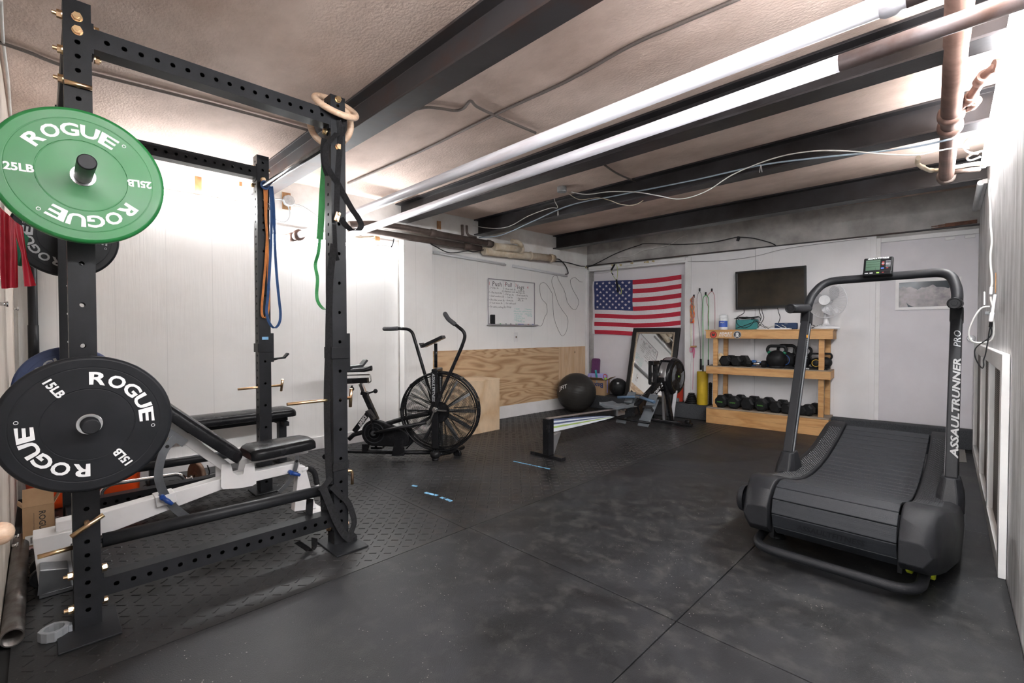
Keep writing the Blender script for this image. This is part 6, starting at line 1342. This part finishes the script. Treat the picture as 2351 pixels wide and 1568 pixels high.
for sg in (-1, 1):
    m = MB(); vs = []
    for y in st:
        zt2, zb2, xo = ztop(min(y, 4.36)), zbot(y), xout(y)
        if y > 4.36: zt2 -= (y-4.36)*1.6
        xi = .243
        sec = [(xi, zb2), (xi, zt2-.006), (xi+.006, zt2), (xo-.045, zt2), (xo-.018, zt2-.012), (xo-.006, zt2-.045), (xo, zt2-.10 if zt2-.10 > zb2+.05 else (zt2+zb2)/2), (xo-.004, zb2+.04), (xo-.03, zb2)]
        vs += [V(XC+sg*x, y, z) for x, z in sec]
    k = 9; n = len(st)
    m.add(vs, [(i*k+j, i*k+(j+1) % k, (i+1)*k+(j+1) % k, (i+1)*k+j) for i in range(n-1) for j in range(k)], True); m.add(vs[:k], [tuple(range(k))]); m.add(vs[-k:], [tuple(range(k))])
    o = m.wbuild('side_cover', 'tread_cover', tm, bevel=.004)
    # grip pad of small raised diamonds on the cover top
    m = MB(); y = 2.83; row = 0
    while y < 4.24:
        for c_ in range(6):
            xx = .262+.0165*c_+(.008 if row % 2 else 0)
            if xx > xout(y)-.055: continue
            z = ztop(y)+.0012; sl = (ztop(y+.01)-ztop(y-.01))/.02
            p = V(XC+sg*xx, y, z); a = .0058; b2 = .0085
            m.add([p+V(-a, 0, 0), p+V(0, -b2, -b2*sl), p+V(a, 0, 0), p+V(0, b2, b2*sl), p+V(0, 0, .003)], [(0, 1, 4), (1, 2, 4), (2, 3, 4), (3, 0, 4)])
        y += .0155; row += 1
    m.wbuild('grip_pad', 'pad_grey', tm)
    m = MB(); m.lathe([(0, .03), (.05, .03), (.062, .02), (.066, 0)], (XC+sg*.372, 2.545, .245), (sg, 0, 0), 36) ; (m.wbuild('axle_cap', 'tread_cover', tm) if sg < 0 else None)
    # post socket
    m = MB(); px_ = XC+sg*.372; vs = []
    for z, hx, hy in ((.20, .055, .16), (.27, .052, .12), (.33, .040, .075), (.352, .036, .062)):
        vs += [V(px_+a*hx, 3.30+b*hy+(z-.2)*.15, z) for a, b in ((-1, -.6), (-.6, -1), (.6, -1), (1, -.6), (1, .6), (.6, 1), (-.6, 1), (-1, .6))]
    m.add(vs, [(i*8+j, i*8+(j+1) % 8, (i+1)*8+(j+1) % 8, (i+1)*8+j) for i in range(3) for j in range(8)]); m.add(vs[-8:], [tuple(range(8))]); m.wbuild('post_socket', 'tread_cover', tm, bevel=.008)
# belt of slats
path = [(2.70, .085), (2.60, .088), (2.535, .115), (2.487, .172), (2.470, .245), (2.500, .315), (2.565, .348)]
pp = [Vector((0, *p)) for p in path]; arc = [pp[0]]
yy = 2.60
while yy < 4.34: pp.append(V(0, yy, ztop(yy)-.006)); yy += .02
pp += [V(0, 4.38, .37), V(0, 4.40, .30), V(0, 4.40, .2)]
cum = [0]
for i in range(1, len(pp)): cum.append(cum[-1]+(pp[i]-pp[i-1]).length)
def along(s_):
    for i in range(1, len(pp)):
        if cum[i] >= s_: return pp[i-1].lerp(pp[i], (s_-cum[i-1])/(cum[i]-cum[i-1]))
    return pp[-1]
pos = .0; k = 0; pit = .0745
while pos+pit < cum[-1] and k < 34:
    a, b = along(pos+.003), along(pos+pit-.003); d = (b-a).normalized(); nrm = V(1, 0, 0).cross(d); 
    m = MB(); a2, b2 = a+V(XC, 0, 0), b+V(XC, 0, 0); c = (a2+b2)/2-nrm*.006
    up = nrm; m.bar(a2-nrm*.006, b2-nrm*.006, .470, .012, up=up)
    m.wbuild('belt_slat', 'tread_slat', tm, bevel=.003); 
    if k in (1, 2, 3):
        ex, ey = V(1, 0, 0), d; m = MB(); put_text(m, 'ASSAULTFITNESS', c+nrm*.0065*(1 if nrm.dot(V(0, -1, .3)) > 0 else -1)+nrm*.006, ex, ey, .04, .02, .2, lift=.0004, width=.26); m.wbuild('lettering', 'tread_cover', tm)
    pos += pit; k += 1
m = MB(); m.box2((XC-.24, 2.56, .16), (XC+.24, 4.34, .19)); m.box2((XC-.25, 2.52, .09), (XC-.235, 4.3, .22)); m.box2((XC+.235, 2.52, .09), (XC+.25, 4.3, .22)); m.cyl((XC-.24, 2.56, .25), (XC+.24, 2.56, .25), .07, n=28); m.wbuild('frame', 'tread_dark', tm)
# rear bar, feet, wheels
m = MB(); m.tube(fillet([(XC-.30, 2.85, .10), (XC-.31, 2.45, .055), (XC+.31, 2.45, .055), (XC+.32, 2.85, .10)], .10, 10), .021, 16); m.wbuild('rear_bar', 'tread_cover', tm)
for x, y in ((-.29, 2.78), (.30, 2.85), (-.29, 4.2), (.30, 4.2)):
    m = MB(); m.lathe([(0, .02), (.03, .018), (.042, .004), (.042, 0), (0, 0)], (XC+x, y, 0), n=24); m.cyl((XC+x, y, .015), (XC+x, y, .12), .008, n=10); m.wbuild('levelling_foot', 'tread_dark', tm)
pm('wheel_lime', (.52, .62, .03), rough=.45)
for x in (.26, .335):
    m = MB(); m.lathe([(.012, -.012), (.045, -.012), (.05, -.008), (.05, .008), (.045, .012), (.012, .012)], (XC+x, 2.72, .075), (1, 0, .0), 30); m.wbuild('transport_wheel', 'wheel_lime', tm)
# posts, hoop handlebar, grips
pb, pt_ = V(0, 3.315, .335), V(0, onX(1852, 745, XC-.372)[1], 1.175)
for sg in (-1, 1):
    x = XC+sg*.374
    m = MB(); m.bar(V(x, pb.y, pb.z), V(x, pt_.y, pt_.z), .05, .078, up=(0, 1, 0)); m.wbuild('post', 'tread_cover', tm, bevel=.006, seg=3)
    m = MB(); m.bar(V(x-.0255*sg, pb.y, pb.z+.01), V(x-.0255*sg, pt_.y, pt_.z), .004, .016, up=(0, 1, 0)); m.wbuild('post_groove', 'grey_plastic', tm)
    m = MB(); m.bar(V(x, pt_.y-.005, 1.15), V(x, pt_.y+.012, 1.235), .058, .086, up=(0, 1, 0)); m.wbuild('post_sleeve', 'tread_dark', tm, bevel=.008)
    jy, jz = pt_.y+.01, 1.262
    m = MB(); m.cyl((x, jy+.02, jz), (x, jy-.40, jz-.016), .029, n=24); m.wbuild('grip', 'tread_cover', tm, bevel=.004)
    m = MB(); m.lathe([(0, .004), (.012, .004), (.013, .0015), (.022, .0015), (.023, .004), (.029, .003), (.030, -.006)], (x, jy-.401, jz-.016), (0, -1, 0), 28); m.wbuild('grip_cap', 'tread_dark', tm)
jy = pt_.y+.01
xl, xr = XC-.374, XC+.374
m = MB(); m.tube(fillet([(xl, jy, 1.25), (xl+.012, jy+.05, 1.345), (xl+.07, jy+.16, 1.452), (xr-.035, jy+.16, 1.462), (xr+.0, jy+.06, 1.34), (xr, jy, 1.25)], .085, 10), .0265, 20); m.wbuild('hoop_bar', 'tread_cover', tm)
v_ = V(0, pt_.y-pb.y, pt_.z-pb.z).normalized()
m = MB(); put_text(m, 'ASSAULTRUNNER', V(xr+.010, pb.y+(.70-.335)*v_.y/v_.z-.041/v_.z, .70), v_, V(-1, 0, 0), .042, .03, .2, lift=0, width=.56); m.wbuild('lettering', 'foam_grey', tm)
m = MB(); put_text(m, 'PRO', V(xr+.008, pb.y+(1.06-.335)*v_.y/v_.z-.041/v_.z, 1.06), v_, V(-1, 0, 0), .042, 0, .2, lift=0, width=.10); m.wbuild('lettering', 'letter_grey', tm)
m = MB(); put_text(m, 'ASSAULT', (XC+.4285, 2.93, .24), (0, 1, 0), (0, 0, 1), .05, .03, .2, lift=0.003, width=.16); put_text(m, 'FITNESS', (XC+.4285, 2.95, .19), (0, 1, 0), (0, 0, 1), .05, 0, .2, lift=0.003, width=.16); m.wbuild('lettering', 'letter_grey', tm)
pm('sticker_orange', (.80, .35, .04), rough=.5)
sb_ = V(xl+.0255, pb.y+(1.02-.335)*v_.y/v_.z, 1.02)
m = MB(); m.box(sb_+V(.0, -.015, .05), (.001, .032, .02)); m.wbuild('warning_sticker', 'sticker_orange', tm)
m = MB()
for i in range(11): m.box(sb_+V(.0, -.015+random.uniform(-.004, .004)*.6, .03-.013*i), (.001, .024-.004*(i % 3), .003))
m.wbuild('warning_text', 'letter_grey', tm)
# console
pm('red_dull', (.30, .03, .03), rough=.5); pm('lcd_green', (.06, .11, .075), (.05, .09, .06), rough=.3)
cn = thing('x', 'x', 'x') ; bpy.data.objects.remove(cn)
cc = V(XC-.002, jy+.115, 1.515); Mt = Matrix.Rotation(-.35, 3, 'X')
def cbox(c, d): return (cc+Mt @ Vector(c), d)
m = MB(); m.box(cc, (.152, .03, .135), M=Mt); m.box(cc+Mt @ V(0, -.008, -.052), (.15, .05, .03), M=Mt); o = m.wbuild('console', 'tread_dark', tm, bevel=.008, seg=3)
con = o
def cpart(nm, mt, lst):
    m = MB()
    for c, d in lst: m.box(cc+Mt @ Vector(c), d, M=Mt)
    return m.wbuild(nm, mt, con)
cpart('screen', 'lcd_green', [((-.026, -.0155, .012), (.074, .002, .072))])
cpart('screen_lines', 'tread_dark', [((-.026, -.0168, .012+z), (.072, .0006, .001)) for z in (-.012, .006, .022)]+[((-.012, -.0168, -.014), (.001, .0006, .016))])
for c_, d_ in (((.026, -.0165, .028), (.011, .001, .007)), ((.026, -.0165, .012), (.011, .001, .007)), ((.048, -.0165, -.014), (.011, .001, .005)), ((.03, -.0345, -.052), (.010, .001, .005))): cpart('red_icon', 'red_dull', [(c_, d_)])
for c_, d_ in ([((.052, -.0165, .034-.009*k), (.024, .001, .003)) for k in range(5)]+[((-.03, -.034, -.052), (.016, .001, .006)), ((-.055, -.034, -.052), (.018, .001, .005)), ((.026, -.0165, .020), (.014, .0008, .003))]): cpart('pale_label', 'letter_grey', [(c_, d_)])
cpart('blue_icon', 'ink_blue', [((.024, -.0165, -.014), (.014, .001, .008))]); cpart('green_icon', 'lime', [((.004, -.034, -.052), (.014, .001, .007))])
m = MB(); put_text(m, 'ASSAULTFITNESS', cc+Mt @ V(0, -.0165, .058), Mt @ V(1, 0, 0), Mt @ V(0, 0, 1), .014, .02, .2, lift=0, width=.11); m.wbuild('lettering', 'letter_white', con)
# ================================================================== PIPES, CONDUITS AND WIRES OVERHEAD
pm('pipe_steel', (.72, .72, .77), (.55, .52, .55), rough=.4, rough2=.3, metal=.15, scale=5, stretch=(.35, 4, 4), contrast=.35, mid=.42)
pm('pipe_rust', (.21, .125, .10), (.10, .055, .042), rough=.55, metal=.3, scale=7, contrast=.6, bump=.2)
pm('pipe_rusty_part', (.20, .165, .165), (.11, .06, .045), rough=.45, metal=.4, scale=6, contrast=.5, bump=.15)
pm('pipe_brown', (.15, .115, .10), (.07, .05, .042), rough=.6, metal=.3, scale=8, contrast=.6, bump=.3)
pm('pipe_wrap', (.66, .60, .50), (.45, .34, .22), rough=.8, scale=8, contrast=.6, bump=.4)
pm('conduit', (.24, .20, .18), (.12, .10, .09), rough=.5, metal=.4, scale=300, stretch=(1, 1, 1), bump=.6, contrast=.8)
pm('cable_blue', (.33, .40, .47), (.27, .33, .40), rough=.5); pm('galv', (.52, .54, .55), (.38, .40, .41), rough=.4, metal=.6, scale=40, contrast=.6)
def pipe(name, pts, r, mt, label, cat='pipe', rings=(), n=20, fit=None, group=None):
    t = thing(name, label, cat, tuple(pts[0]), 0, group); m = MB(); m.tube(fillet(pts, fit or .05, 5) if len(pts) > 2 else pts, r, n); m.wbuild('pipe_run', mt, t)
    P = [Vector(p) for p in pts]
    for k, f, L_ in rings:
        a = P[k].lerp(P[k+1], f); d = (P[k+1]-P[k]).normalized(); m = MB(); m.lathe([(r, -L_/2-.012), (r*1.22, -L_/2), (r*1.22, L_/2), (r, L_/2+.012)], a, d, n); m.wbuild('coupling', mt, t)
    return t
pz = 2.325
pipe('heating_pipe', [(-4.36, 1.62, 1.955), (-.145, 1.62, 1.982)], .0285, 'pipe_steel', 'pale painted pipe along the ceiling, nearer of the long pair', rings=((0, .992, .022), (0, .012, .03)))
pipe('heating_pipe', [(-4.33, 2.10, 2.03), (-.377, 2.10, 2.093)], .0295, 'pipe_steel', 'pale painted pipe along the ceiling, farther of the long pair')
pipe('heating_pipe', [(-.377, 2.10, 2.093), (.13, 2.10, 2.101)], .0297, 'pipe_rusty_part', 'rusty unpainted end of the farther long pipe, at the right')
pipe('heating_pipe', [(-.145, 1.62, 1.982), (.15, 1.62, 1.984)], .0287, 'pipe_rusty_part', 'rusty end of the nearer long pipe, cut by the picture top')
# drain pipe running to the back on the right, hung low, with its fittings
d0, d1 = Vector(fl(2206, -30, 2.30)), Vector(fl(2172, 408, 2.22))
def dp(f): return d0.lerp(d1, f)
t = pipe('drain_pipe', [d0-(d1-d0)*.05, d1], .042, 'pipe_rust', 'red brown drain pipe running back along the right side of the ceiling')
dd = (d1-d0).normalized()
def on_d(px, py):
    best = min([i/200 for i in range(201)], key=lambda f: abs(((lambda v: (H_/2-FPX*(float((np.array(v)-CAMP)@_U2)/float((np.array(v)-CAMP)@_F))))(np.array(dp(f))))-py)); return dp(best)
for y in (262, 290):
    c = on_d(0, y); m = MB(); m.lathe([(.042, -.03), (.056, -.025), (.057, .02), (.05, .03), (.042, .034)], c, dd, 26); m.wbuild('hub', 'pipe_rust', t)
c = dp(1); m = MB(); m.lathe([(.042, -.06), (.054, -.055), (.054, -.01), (.043, -.005), (.036, .0), (.036, .03), (0, .034)], c, dd, 24); m.wbuild('cleanout_cap', 'pipe_brown', t)
c = on_d(0, 262); b1 = c+V(.03, -.02, .02)
dr = lambda px, py, z=2.28: Vector(fl(px, py, z))
m = MB(); m.tube(fillet([c, dr(2225, 228), dr(2262, 172), dr(2290, 150), dr(2310, 150)], .06), .020, 14); m.wbuild('branch_pipe', 'pipe_rust', t)
for a, b in (((2222, 232), (2232, 218)), ((2250, 188), (2262, 172)), ((2280, 152), (2292, 150))): m = MB(); m.cyl(dr(*a), dr(*b), .028, n=18); m.wbuild('fitting', 'pipe_rust', t)
m = MB(); m.tube([c+dd*.03, dr(2228, 246), dr(2242, 228)], .018, 12); m.cyl(dr(2230, 243), dr(2240, 231), .026, n=16); m.wbuild('branch_pipe', 'pipe_rust', t)
wp_ = lambda px, py: Vector(fl(px, py, 2.235))
pipe('supply_pipe', [wp_(2108, 362), wp_(2106, 377), wp_(2130, 390), wp_(2145, 392), wp_(2245, 375), wp_(2262, 378)], .0135, 'pipe_wrap', 'thin beige pipe crossing below the drain pipe end', rings=((1, .5, .02), (2, .5, .02)), n=12, fit=.03)
pipe('supply_pipe', [wp_(2185, 395), wp_(2250, 388)], .017, 'pipe_brown', 'short brown pipe stub leaving the drain pipe end', n=12)
# pipes along the left wall
Wp = lambda a, b, o: Vector(wlp(600+a/2.939, 380+b/2.939, o))
pipe('wall_pipe', [Wp(590, 400, .17), Wp(760, 395, .17), Wp(960, 420, .17), Wp(1560, 530, .17)], .034, 'pipe_brown', 'upper brown iron pipe above the left wall panels', rings=((2, .3, .06), (2, .95, .04)))
pipe('wall_pipe', [Wp(590, 425, .10), Wp(960, 480, .10), Wp(1480, 560, .10)], .034, 'pipe_brown', 'lower dark iron pipe above the left wall panels', rings=((1, .8, .07),))
pipe('insulated_pipe', [Wp(1570, 545, .17), Wp(1760, 567, .17)], .045, 'pipe_wrap', 'short pipe wrapped in dirty white insulation above the whiteboard', rings=((0, .95, .02),))
pipe('insulated_pipe', [Wp(1500, 578, .10), Wp(1975, 628, .10)], .048, 'pipe_wrap', 'longer insulated pipe with taped joints above the whiteboard', rings=((0, .35, .004), (0, .63, .004), (0, .95, .03)))
t = pipe('elbow_pipe', [Wp(1690, 510, .22), Wp(1735, 515, .22), Wp(1758, 545, .2)], .028, 'pipe_wrap', 'small elbow pipe over the insulated pipes', fit=.04)
pipe('valve_stub', [Wp(1355, 400, .12), Wp(1358, 470, .12)], .016, 'pipe_brown', 'left one of two short brown pipe stubs rising to the beam', n=10)
pipe('valve_stub', [Wp(1385, 405, .12), Wp(1388, 470, .12), Wp(1450, 485, .12)], .014, 'pipe_brown', 'right bent one of two short brown pipe stubs near the beam', n=10)
m = MB(); m.lathe([(.029, -.03), (.045, -.03), (.05, -.015), (.05, .015), (.045, .03), (.029, .03)], (-4.25, 1.62, 1.956), (1, 0, 0), 24); m.tube([(-4.33, 1.62, 1.955), (-4.40, 1.60, 1.955)], .04, 14); tag(m.build('pipe_sleeve', 'pipe_rust'), 'rusty sleeve where the nearer long pipe meets the left wall', 'pipe')
pipe('small_pipe', [Wp(570, 460, .05), Wp(640, 490, .05), Wp(760, 480, .08)], .012, 'pipe_wrap', 'small pale pipe bending below the long pipes by the wall', n=10)
woodmat('raw_wood', (.48, .26, .11), (.38, .18, .07), (3, 3, 1), scale=2, ring=4)
def wblock(px, py, w, h, label, o=.0):
    v = wlp(px, py, .012+o); t = thing('wood_block', label, 'wood block', tuple(v), wrz); m = MB(); m.box2((-w/2, -.012, -h/2), (w/2, 0, h/2)); m.build('block', 'raw_wood', t, bevel=.002)
wblock(455, 424, .045, .125, 'light wood strip nailed near the ceiling behind the rack'); wblock(552, 423, .02, .035, 'tiny wood shim high on the wall behind the rack', .0)
wblock(657, 462, .07, .15, 'brown wood block behind the round junction box'); wblock(1007, 517, .05, .09, 'brown wood stud end above the pipes', .0); wblock(866, 548, .05, .05, 'orange wood block atop the wall beside the pillar', .02); wblock(588, 515, .03, .05, 'small wood block on the wall beside the rear rack post')
v = wlp(661, 462, .03); t = thing('junction_box', 'round galvanized junction box high on the left wall', 'junction box', tuple(v), wrz); m = MB(); m.lathe([(0, .04), (.045, .04), (.05, .035), (.05, 0)], (0, 0, 0), (0, -1, 0), 8); m.build('box', 'galv', t, bevel=.003)
fq = lambda a, b: wlp(540+a/2.6125, 200+b/2.6125, .03)
wall_cord('flex_conduit', [(240, 672), (265, 672), (285, 676)], .006, 'galv', 'short flexible conduit entering the junction box from the left', 'conduit', fq)
wall_cord('flex_conduit', [(318, 712), (328, 760), (318, 795), (290, 812), (250, 800), (240, 790)], .006, 'galv', 'curled flexible conduit below the round junction box', 'conduit', fq)
wall_cord('flex_conduit', [(352, 702), (400, 715), (450, 745), (497, 780)], .006, 'galv', 'flexible conduit sagging right of the round junction box', 'conduit', fq)
wall_cord('wall_cable', [(100, 860), (105, 800), (95, 750), (60, 715), (20, 712)], .004, 'cord_white', 'white cable curving on the wall left of the rear rack post', 'cable', fq)
# ceiling conduits
Cc = lambda px, py, z=CEIL-.012: Vector(fl(px, py, z))
def cwire(name, pts, r, mt, label, cat, z=CEIL-.012, n=8, k=5):
    m = MB(); m.tube(smoothpath([Cc(*p, z) for p in pts], k), r, n); return tag(m.build(name, mt), label, cat)
cwire('ceiling_conduit', [(-5, 96), (60, 118), (145, 151), (270, 184), (421, 222), (560, 258), (708, 299)], .009, 'conduit', 'armoured conduit on the ceiling above the rack', 'conduit')
cwire('ceiling_conduit', [(799, 421), (960, 350), (1134, 264), (1300, 187), (1445, 106), (1560, 55), (1700, -5)], .009, 'conduit', 'armoured conduit on the ceiling beside the near beam', 'conduit')
cwire('ceiling_conduit', [(930, 258), (975, 247), (1010, 249), (1045, 254), (1065, 248), (1080, 232), (1095, 245), (1134, 264), (1180, 284), (1230, 305)], .0085, 'conduit', 'curled conduit crossing the ceiling between beam and pipes', 'conduit')
cwire('ceiling_conduit', [(1388, 379), (1420, 400), (1468, 420)], .008, 'conduit', 'short conduit on the ceiling behind the pipes', 'conduit')
cwire('ceiling_cable', [(2, 0), (8, 100), (20, 200), (28, 330)], .006, 'cord_white', 'white cable crossing the ceiling at the left edge', 'cable', z=CEIL-.01)
# junction box and cables on the far beams
yB = 3.70
bY = lambda px, py, y=yB: Vector(onY(px, py, y))
v = Cc(1290, 436, CEIL-.03); t = thing('junction_box', 'small metal junction box hanging under the ceiling in the middle', 'junction box', tuple(v)); m = MB(); m.lathe([(0, -.02), (.045, -.02), (.045, .028), (0, .028)], n=8); m.build('box', 'galv', t, bevel=.002)
def yw(name, pts, r, mt, label, cat='cable', y=yB, n=7):
    m = MB(); m.tube(smoothpath([bY(*p, y) if len(p) == 2 else bY(p[0], p[1], p[2]) for p in pts], 6), r, n); return tag(m.build(name, mt), label, cat)
yw('white_cable', [(985, 530), (1020, 514), (1070, 514), (1115, 523), (1165, 521), (1215, 495), (1262, 478), (1280, 477), (1274, 462), (1272, 447), (1280, 440)], .004, 'cord_white', 'white cable along the beam ending at the ceiling junction box')
yw('white_cable', [(1300, 438), (1345, 446), (1400, 440), (1460, 441), (1510, 449), (1562, 457), (1620, 440), (1680, 402), (1748, 373), (1810, 355), (1880, 346), (1950, 347), (2010, 352), (2100, 356), (2160, 345), (2200, 339), (2225, 341)], .0042, 'cord_white', 'long white cable drooping across the beam from the junction box', y=3.66)
yw('grey_cable', [(1100, 545), (1150, 540), (1215, 512), (1290, 478), (1345, 462), (1400, 452), (1470, 438), (1600, 412), (1748, 379), (1880, 362), (2000, 350), (2100, 337), (2180, 320), (2262, 303)], .0062, 'cable_blue', 'blue grey cable clipped along the middle ceiling beam')
yw('tan_wire', [(1302, 442), (1330, 458), (1372, 454), (1400, 460), (1425, 469), (1455, 471), (1477, 460)], .003, 'pipe_wrap', 'tan wire end dangling near the junction box', y=3.65)
for px, py, h, w in ((1281, 482, 18, 'below the junction box'), (1747, 378, 20, 'near the middle of the long beam')):
    m = MB(); a = bY(px, py, 3.65); 
    for s_ in (-1, 1): m.tube([a, a+V(.004*s_, 0, -.02), a+V(.008*s_, 0, -.055)], .0018, 5)
    tag(m.build('string_tie', 'cord_white'), 'pale string tie hanging from the cables '+w, 'string')
ry = lambda px, py, z=2.27: Vector(fl(px, py, z))
for pts, w in (([(2285, 288), (2250, 305), (2218, 322), (2213, 340), (2225, 350), (2245, 352)], 'upper loop'), ([(2262, 345), (2235, 352), (2220, 362), (2228, 368), (2250, 360)], 'lower loop')):
    m = MB(); m.tube(smoothpath([ry(*p) for p in pts], 6), .006, 8); tag(m.build('white_cable', 'cord_white'), 'white cable loop by the right strip light, '+w, 'cable')
# ================================================================== RIGHT WALL: FRAMED SCREEN, CORDS, STRIP
pm('frame_white', (.74, .74, .73), (.64, .64, .63), rough=.5, scale=4, world=True)
sc_m = bpy.data.materials.new('lath_screen'); sc_m.use_nodes = True; tt = sc_m.node_tree; bb_ = tt.nodes['Principled BSDF']; bb_.inputs['Roughness'].default_value = .8
gg = tt.nodes.new('ShaderNodeNewGeometry'); wv = nd(tt, 'ShaderNodeTexWave', Scale=28., Distortion=.6, bands_direction='Z'); tt.links.new(gg.outputs['Position'], wv.inputs['Vector']); cr_ = tt.nodes.new('ShaderNodeValToRGB'); cr_.color_ramp.elements[0].color = (.03, .028, .026, 1); cr_.color_ramp.elements[1].color = (.28, .255, .235, 1); tt.links.new(wv.outputs['Fac'], cr_.inputs[0]); tt.links.new(cr_.outputs[0], bb_.inputs['Base Color']); MATS['lath_screen'] = sc_m
FY0, FY1 = 3.0, 6.0
fr_ = thing('screen_panel', 'white wooden frame with dark ribbed panels leaning low on the right wall', 'panel', (rwx(4.4), 4.4, 0))
m = MB(); rightstrip(m, FY0+.05, FY1-.05, .06, .93, .001, .003); m.wbuild('ribbed_panel', 'lath_screen', fr_)
for y0, y1, z0, z1, nm in ((FY0, FY0+.09, .0, 1.0, 'stile'), (FY1-.08, FY1, .0, 1.0, 'stile'), (3.86, 3.94, .08, .92, 'stile'), (4.75, 4.83, .08, .92, 'stile'), (FY0+.09, FY1-.08, .92, 1.0, 'top_rail'), (FY0+.09, FY1-.08, .0, .08, 'bottom_rail')):
    m = MB(); rightstrip(m, y0, y1, z0, z1, .002, .028); m.wbuild(nm, 'frame_white', fr_, bevel=.003)
R_ = lambda px, py, o=.012: Vector(rwp(px, py, o))
YS = 3.5
for _ in range(40):
    v = onY(2287, 700, YS); YS += -(rwx(YS)-.004-float(v[0]))*-6 if abs(rwx(YS)-.004-float(v[0])) > 1e-4 else 0
R_ = lambda px, py, o=.012: Vector(onY(px, py, YS-o))
zr = lambda L_, o=.015: [R_(2200+a/5.225, 400+b/5.225, o) for a, b in L_]
def rcord(name, pts, r, mt, label, o=.015, cat='cord'):
    m = MB(); m.tube(smoothpath(zr(pts, o), 6), r, 8); return tag(m.build(name, mt), label, cat)
rcord('lamp_cord', [(385, 70), (375, 130), (372, 220), (380, 330), (385, 450), (388, 600), (398, 720), (402, 820), (388, 950), (388, 1080), (400, 1200), (405, 1300), (398, 1345)], .005, 'cord_white', 'white lamp cord running down the right wall to its switch')
t = thing('cord_switch', 'white inline switch on the lamp cord at the right wall', 'switch', tuple(zr([(393, 1395)])[0])); m = MB(); c0, c1 = zr([(397, 1345), (389, 1445)], .018); m.bar(c0, c1, .02, .014, up=(1, 0, 0)); m.wbuild('switch_body', 'letter_white', t, bevel=.006)
zs = lambda L_, o=.02: [R_(1960+a/4.9, 480+b/4.9, o) for a, b in L_]
def rcord2(name, pts, r, mt, label, o=.02, cat='cord'):
    m = MB(); m.tube(smoothpath(zs(pts, o), 6), r, 8); return tag(m.build(name, mt), label, cat)
rcord2('white_wire', [(1540, 985), (1545, 1030), (1562, 1080), (1568, 1130), (1570, 1230), (1578, 1340), (1570, 1430), (1530, 1485), (1460, 1500), (1370, 1500), (1315, 1470), (1295, 1390), (1320, 1300), (1370, 1200), (1430, 1120), (1490, 1098), (1530, 1096)], .0045, 'cord_white', 'white cord in a big loop beside the door on the right wall', o=.03)
rcord2('dangling_wire', [(1540, 1310), (1525, 1370), (1515, 1450), (1500, 1540), (1480, 1640), (1460, 1700), (1462, 1760), (1448, 1790), (1420, 1765), (1380, 1700), (1362, 1640), (1365, 1580), (1400, 1535), (1450, 1500), (1530, 1440), (1550, 1380), (1542, 1320)], .003, 'cord_black', 'thin black cord dangling in a loop before the screen panel', o=.07)
t = thing('power_strip', 'slim white power strip hanging on the right wall', 'power strip', tuple(zs([(1580, 1060)])[0])); m = MB(); a, b = zs([(1590, 960), (1545, 1270)], .02); m.bar(a, b, .026, .014, up=(1, 0, 0)); m.wbuild('strip_body', 'letter_white', t, bevel=.005); m = MB(); a, b = zs([(1560, 1160), (1542, 1268)], .045); m.bar(a, b, .03, .02, up=(1, 0, 0)); m.wbuild('plug', 'letter_white', t, bevel=.006)
m = MB(); a, b = zs([(1547, 1272), (1537, 1330)], .03); m.cyl(a, b, .008, n=10); m.wbuild('black_plug', 'cord_black', t)
m = MB(); a, b = Vector(rwp(2260, 673, .004)), Vector(rwp(2260, 704, .004)); m.bar(a, b, .07, .010, up=(1, 0, 0)); tag(m.build('wall_plate', 'white_trim', bevel=.003), 'narrow white cover plate on the right wall near the door', 'plate')
m = MB(); a, b = Vector(onY(2261, 719, 4.1)), Vector(onY(2272, 719, 4.1)); m.bar(a, b, .02, .02); tag(m.build('door_latch', 'grey_plastic', bevel=.003), 'small grey latch bar on the right wall beside the door', 'latch')
m = MB(); a = Vector(rwp(2286, 627, .002)); b = V(a.x, a.y, float(rwp(2286, 672, .002)[2])); m.bar(a, b, .05, .004, up=(1, 0, 0)); tag(m.build('chipped_patch', 'raw_wood'), 'long orange sliver of bare wood on the right wall', 'patch')
m = MB(); c = V(-2.15, -.085, .62); v = onX(2, 1225, -2.1); c = Vector(v); m.sphere(c, .034, 18, 12, (1, .9, 1)); tag(m.build('wooden_ball', 'ring_wood'), 'round pale wooden ball end on the wooden wall at the left edge', 'ball')
for px, py in ((8, 698), (35, 709), (35, 1232), (33, 1252)):
    v = pl(px, py, (0, -.092, 0), (0, 1, 0)); m = MB(); m.cyl((v[0], -.10, v[2]), (v[0], -.082, v[2]), .006, n=8); m.cyl((v[0], -.086, v[2]), (v[0], -.08, v[2]), .010, n=8)
    tag(m.build('wall_screw', 'chrome'), 'screw in the wooden wall at the left, ' + {8: 'near the red strips', 35: 'upper right one below the red strips' if py == 709 else 'upper one low above the steel tube', 33: 'lower one low above the steel tube'}[px], 'screw')
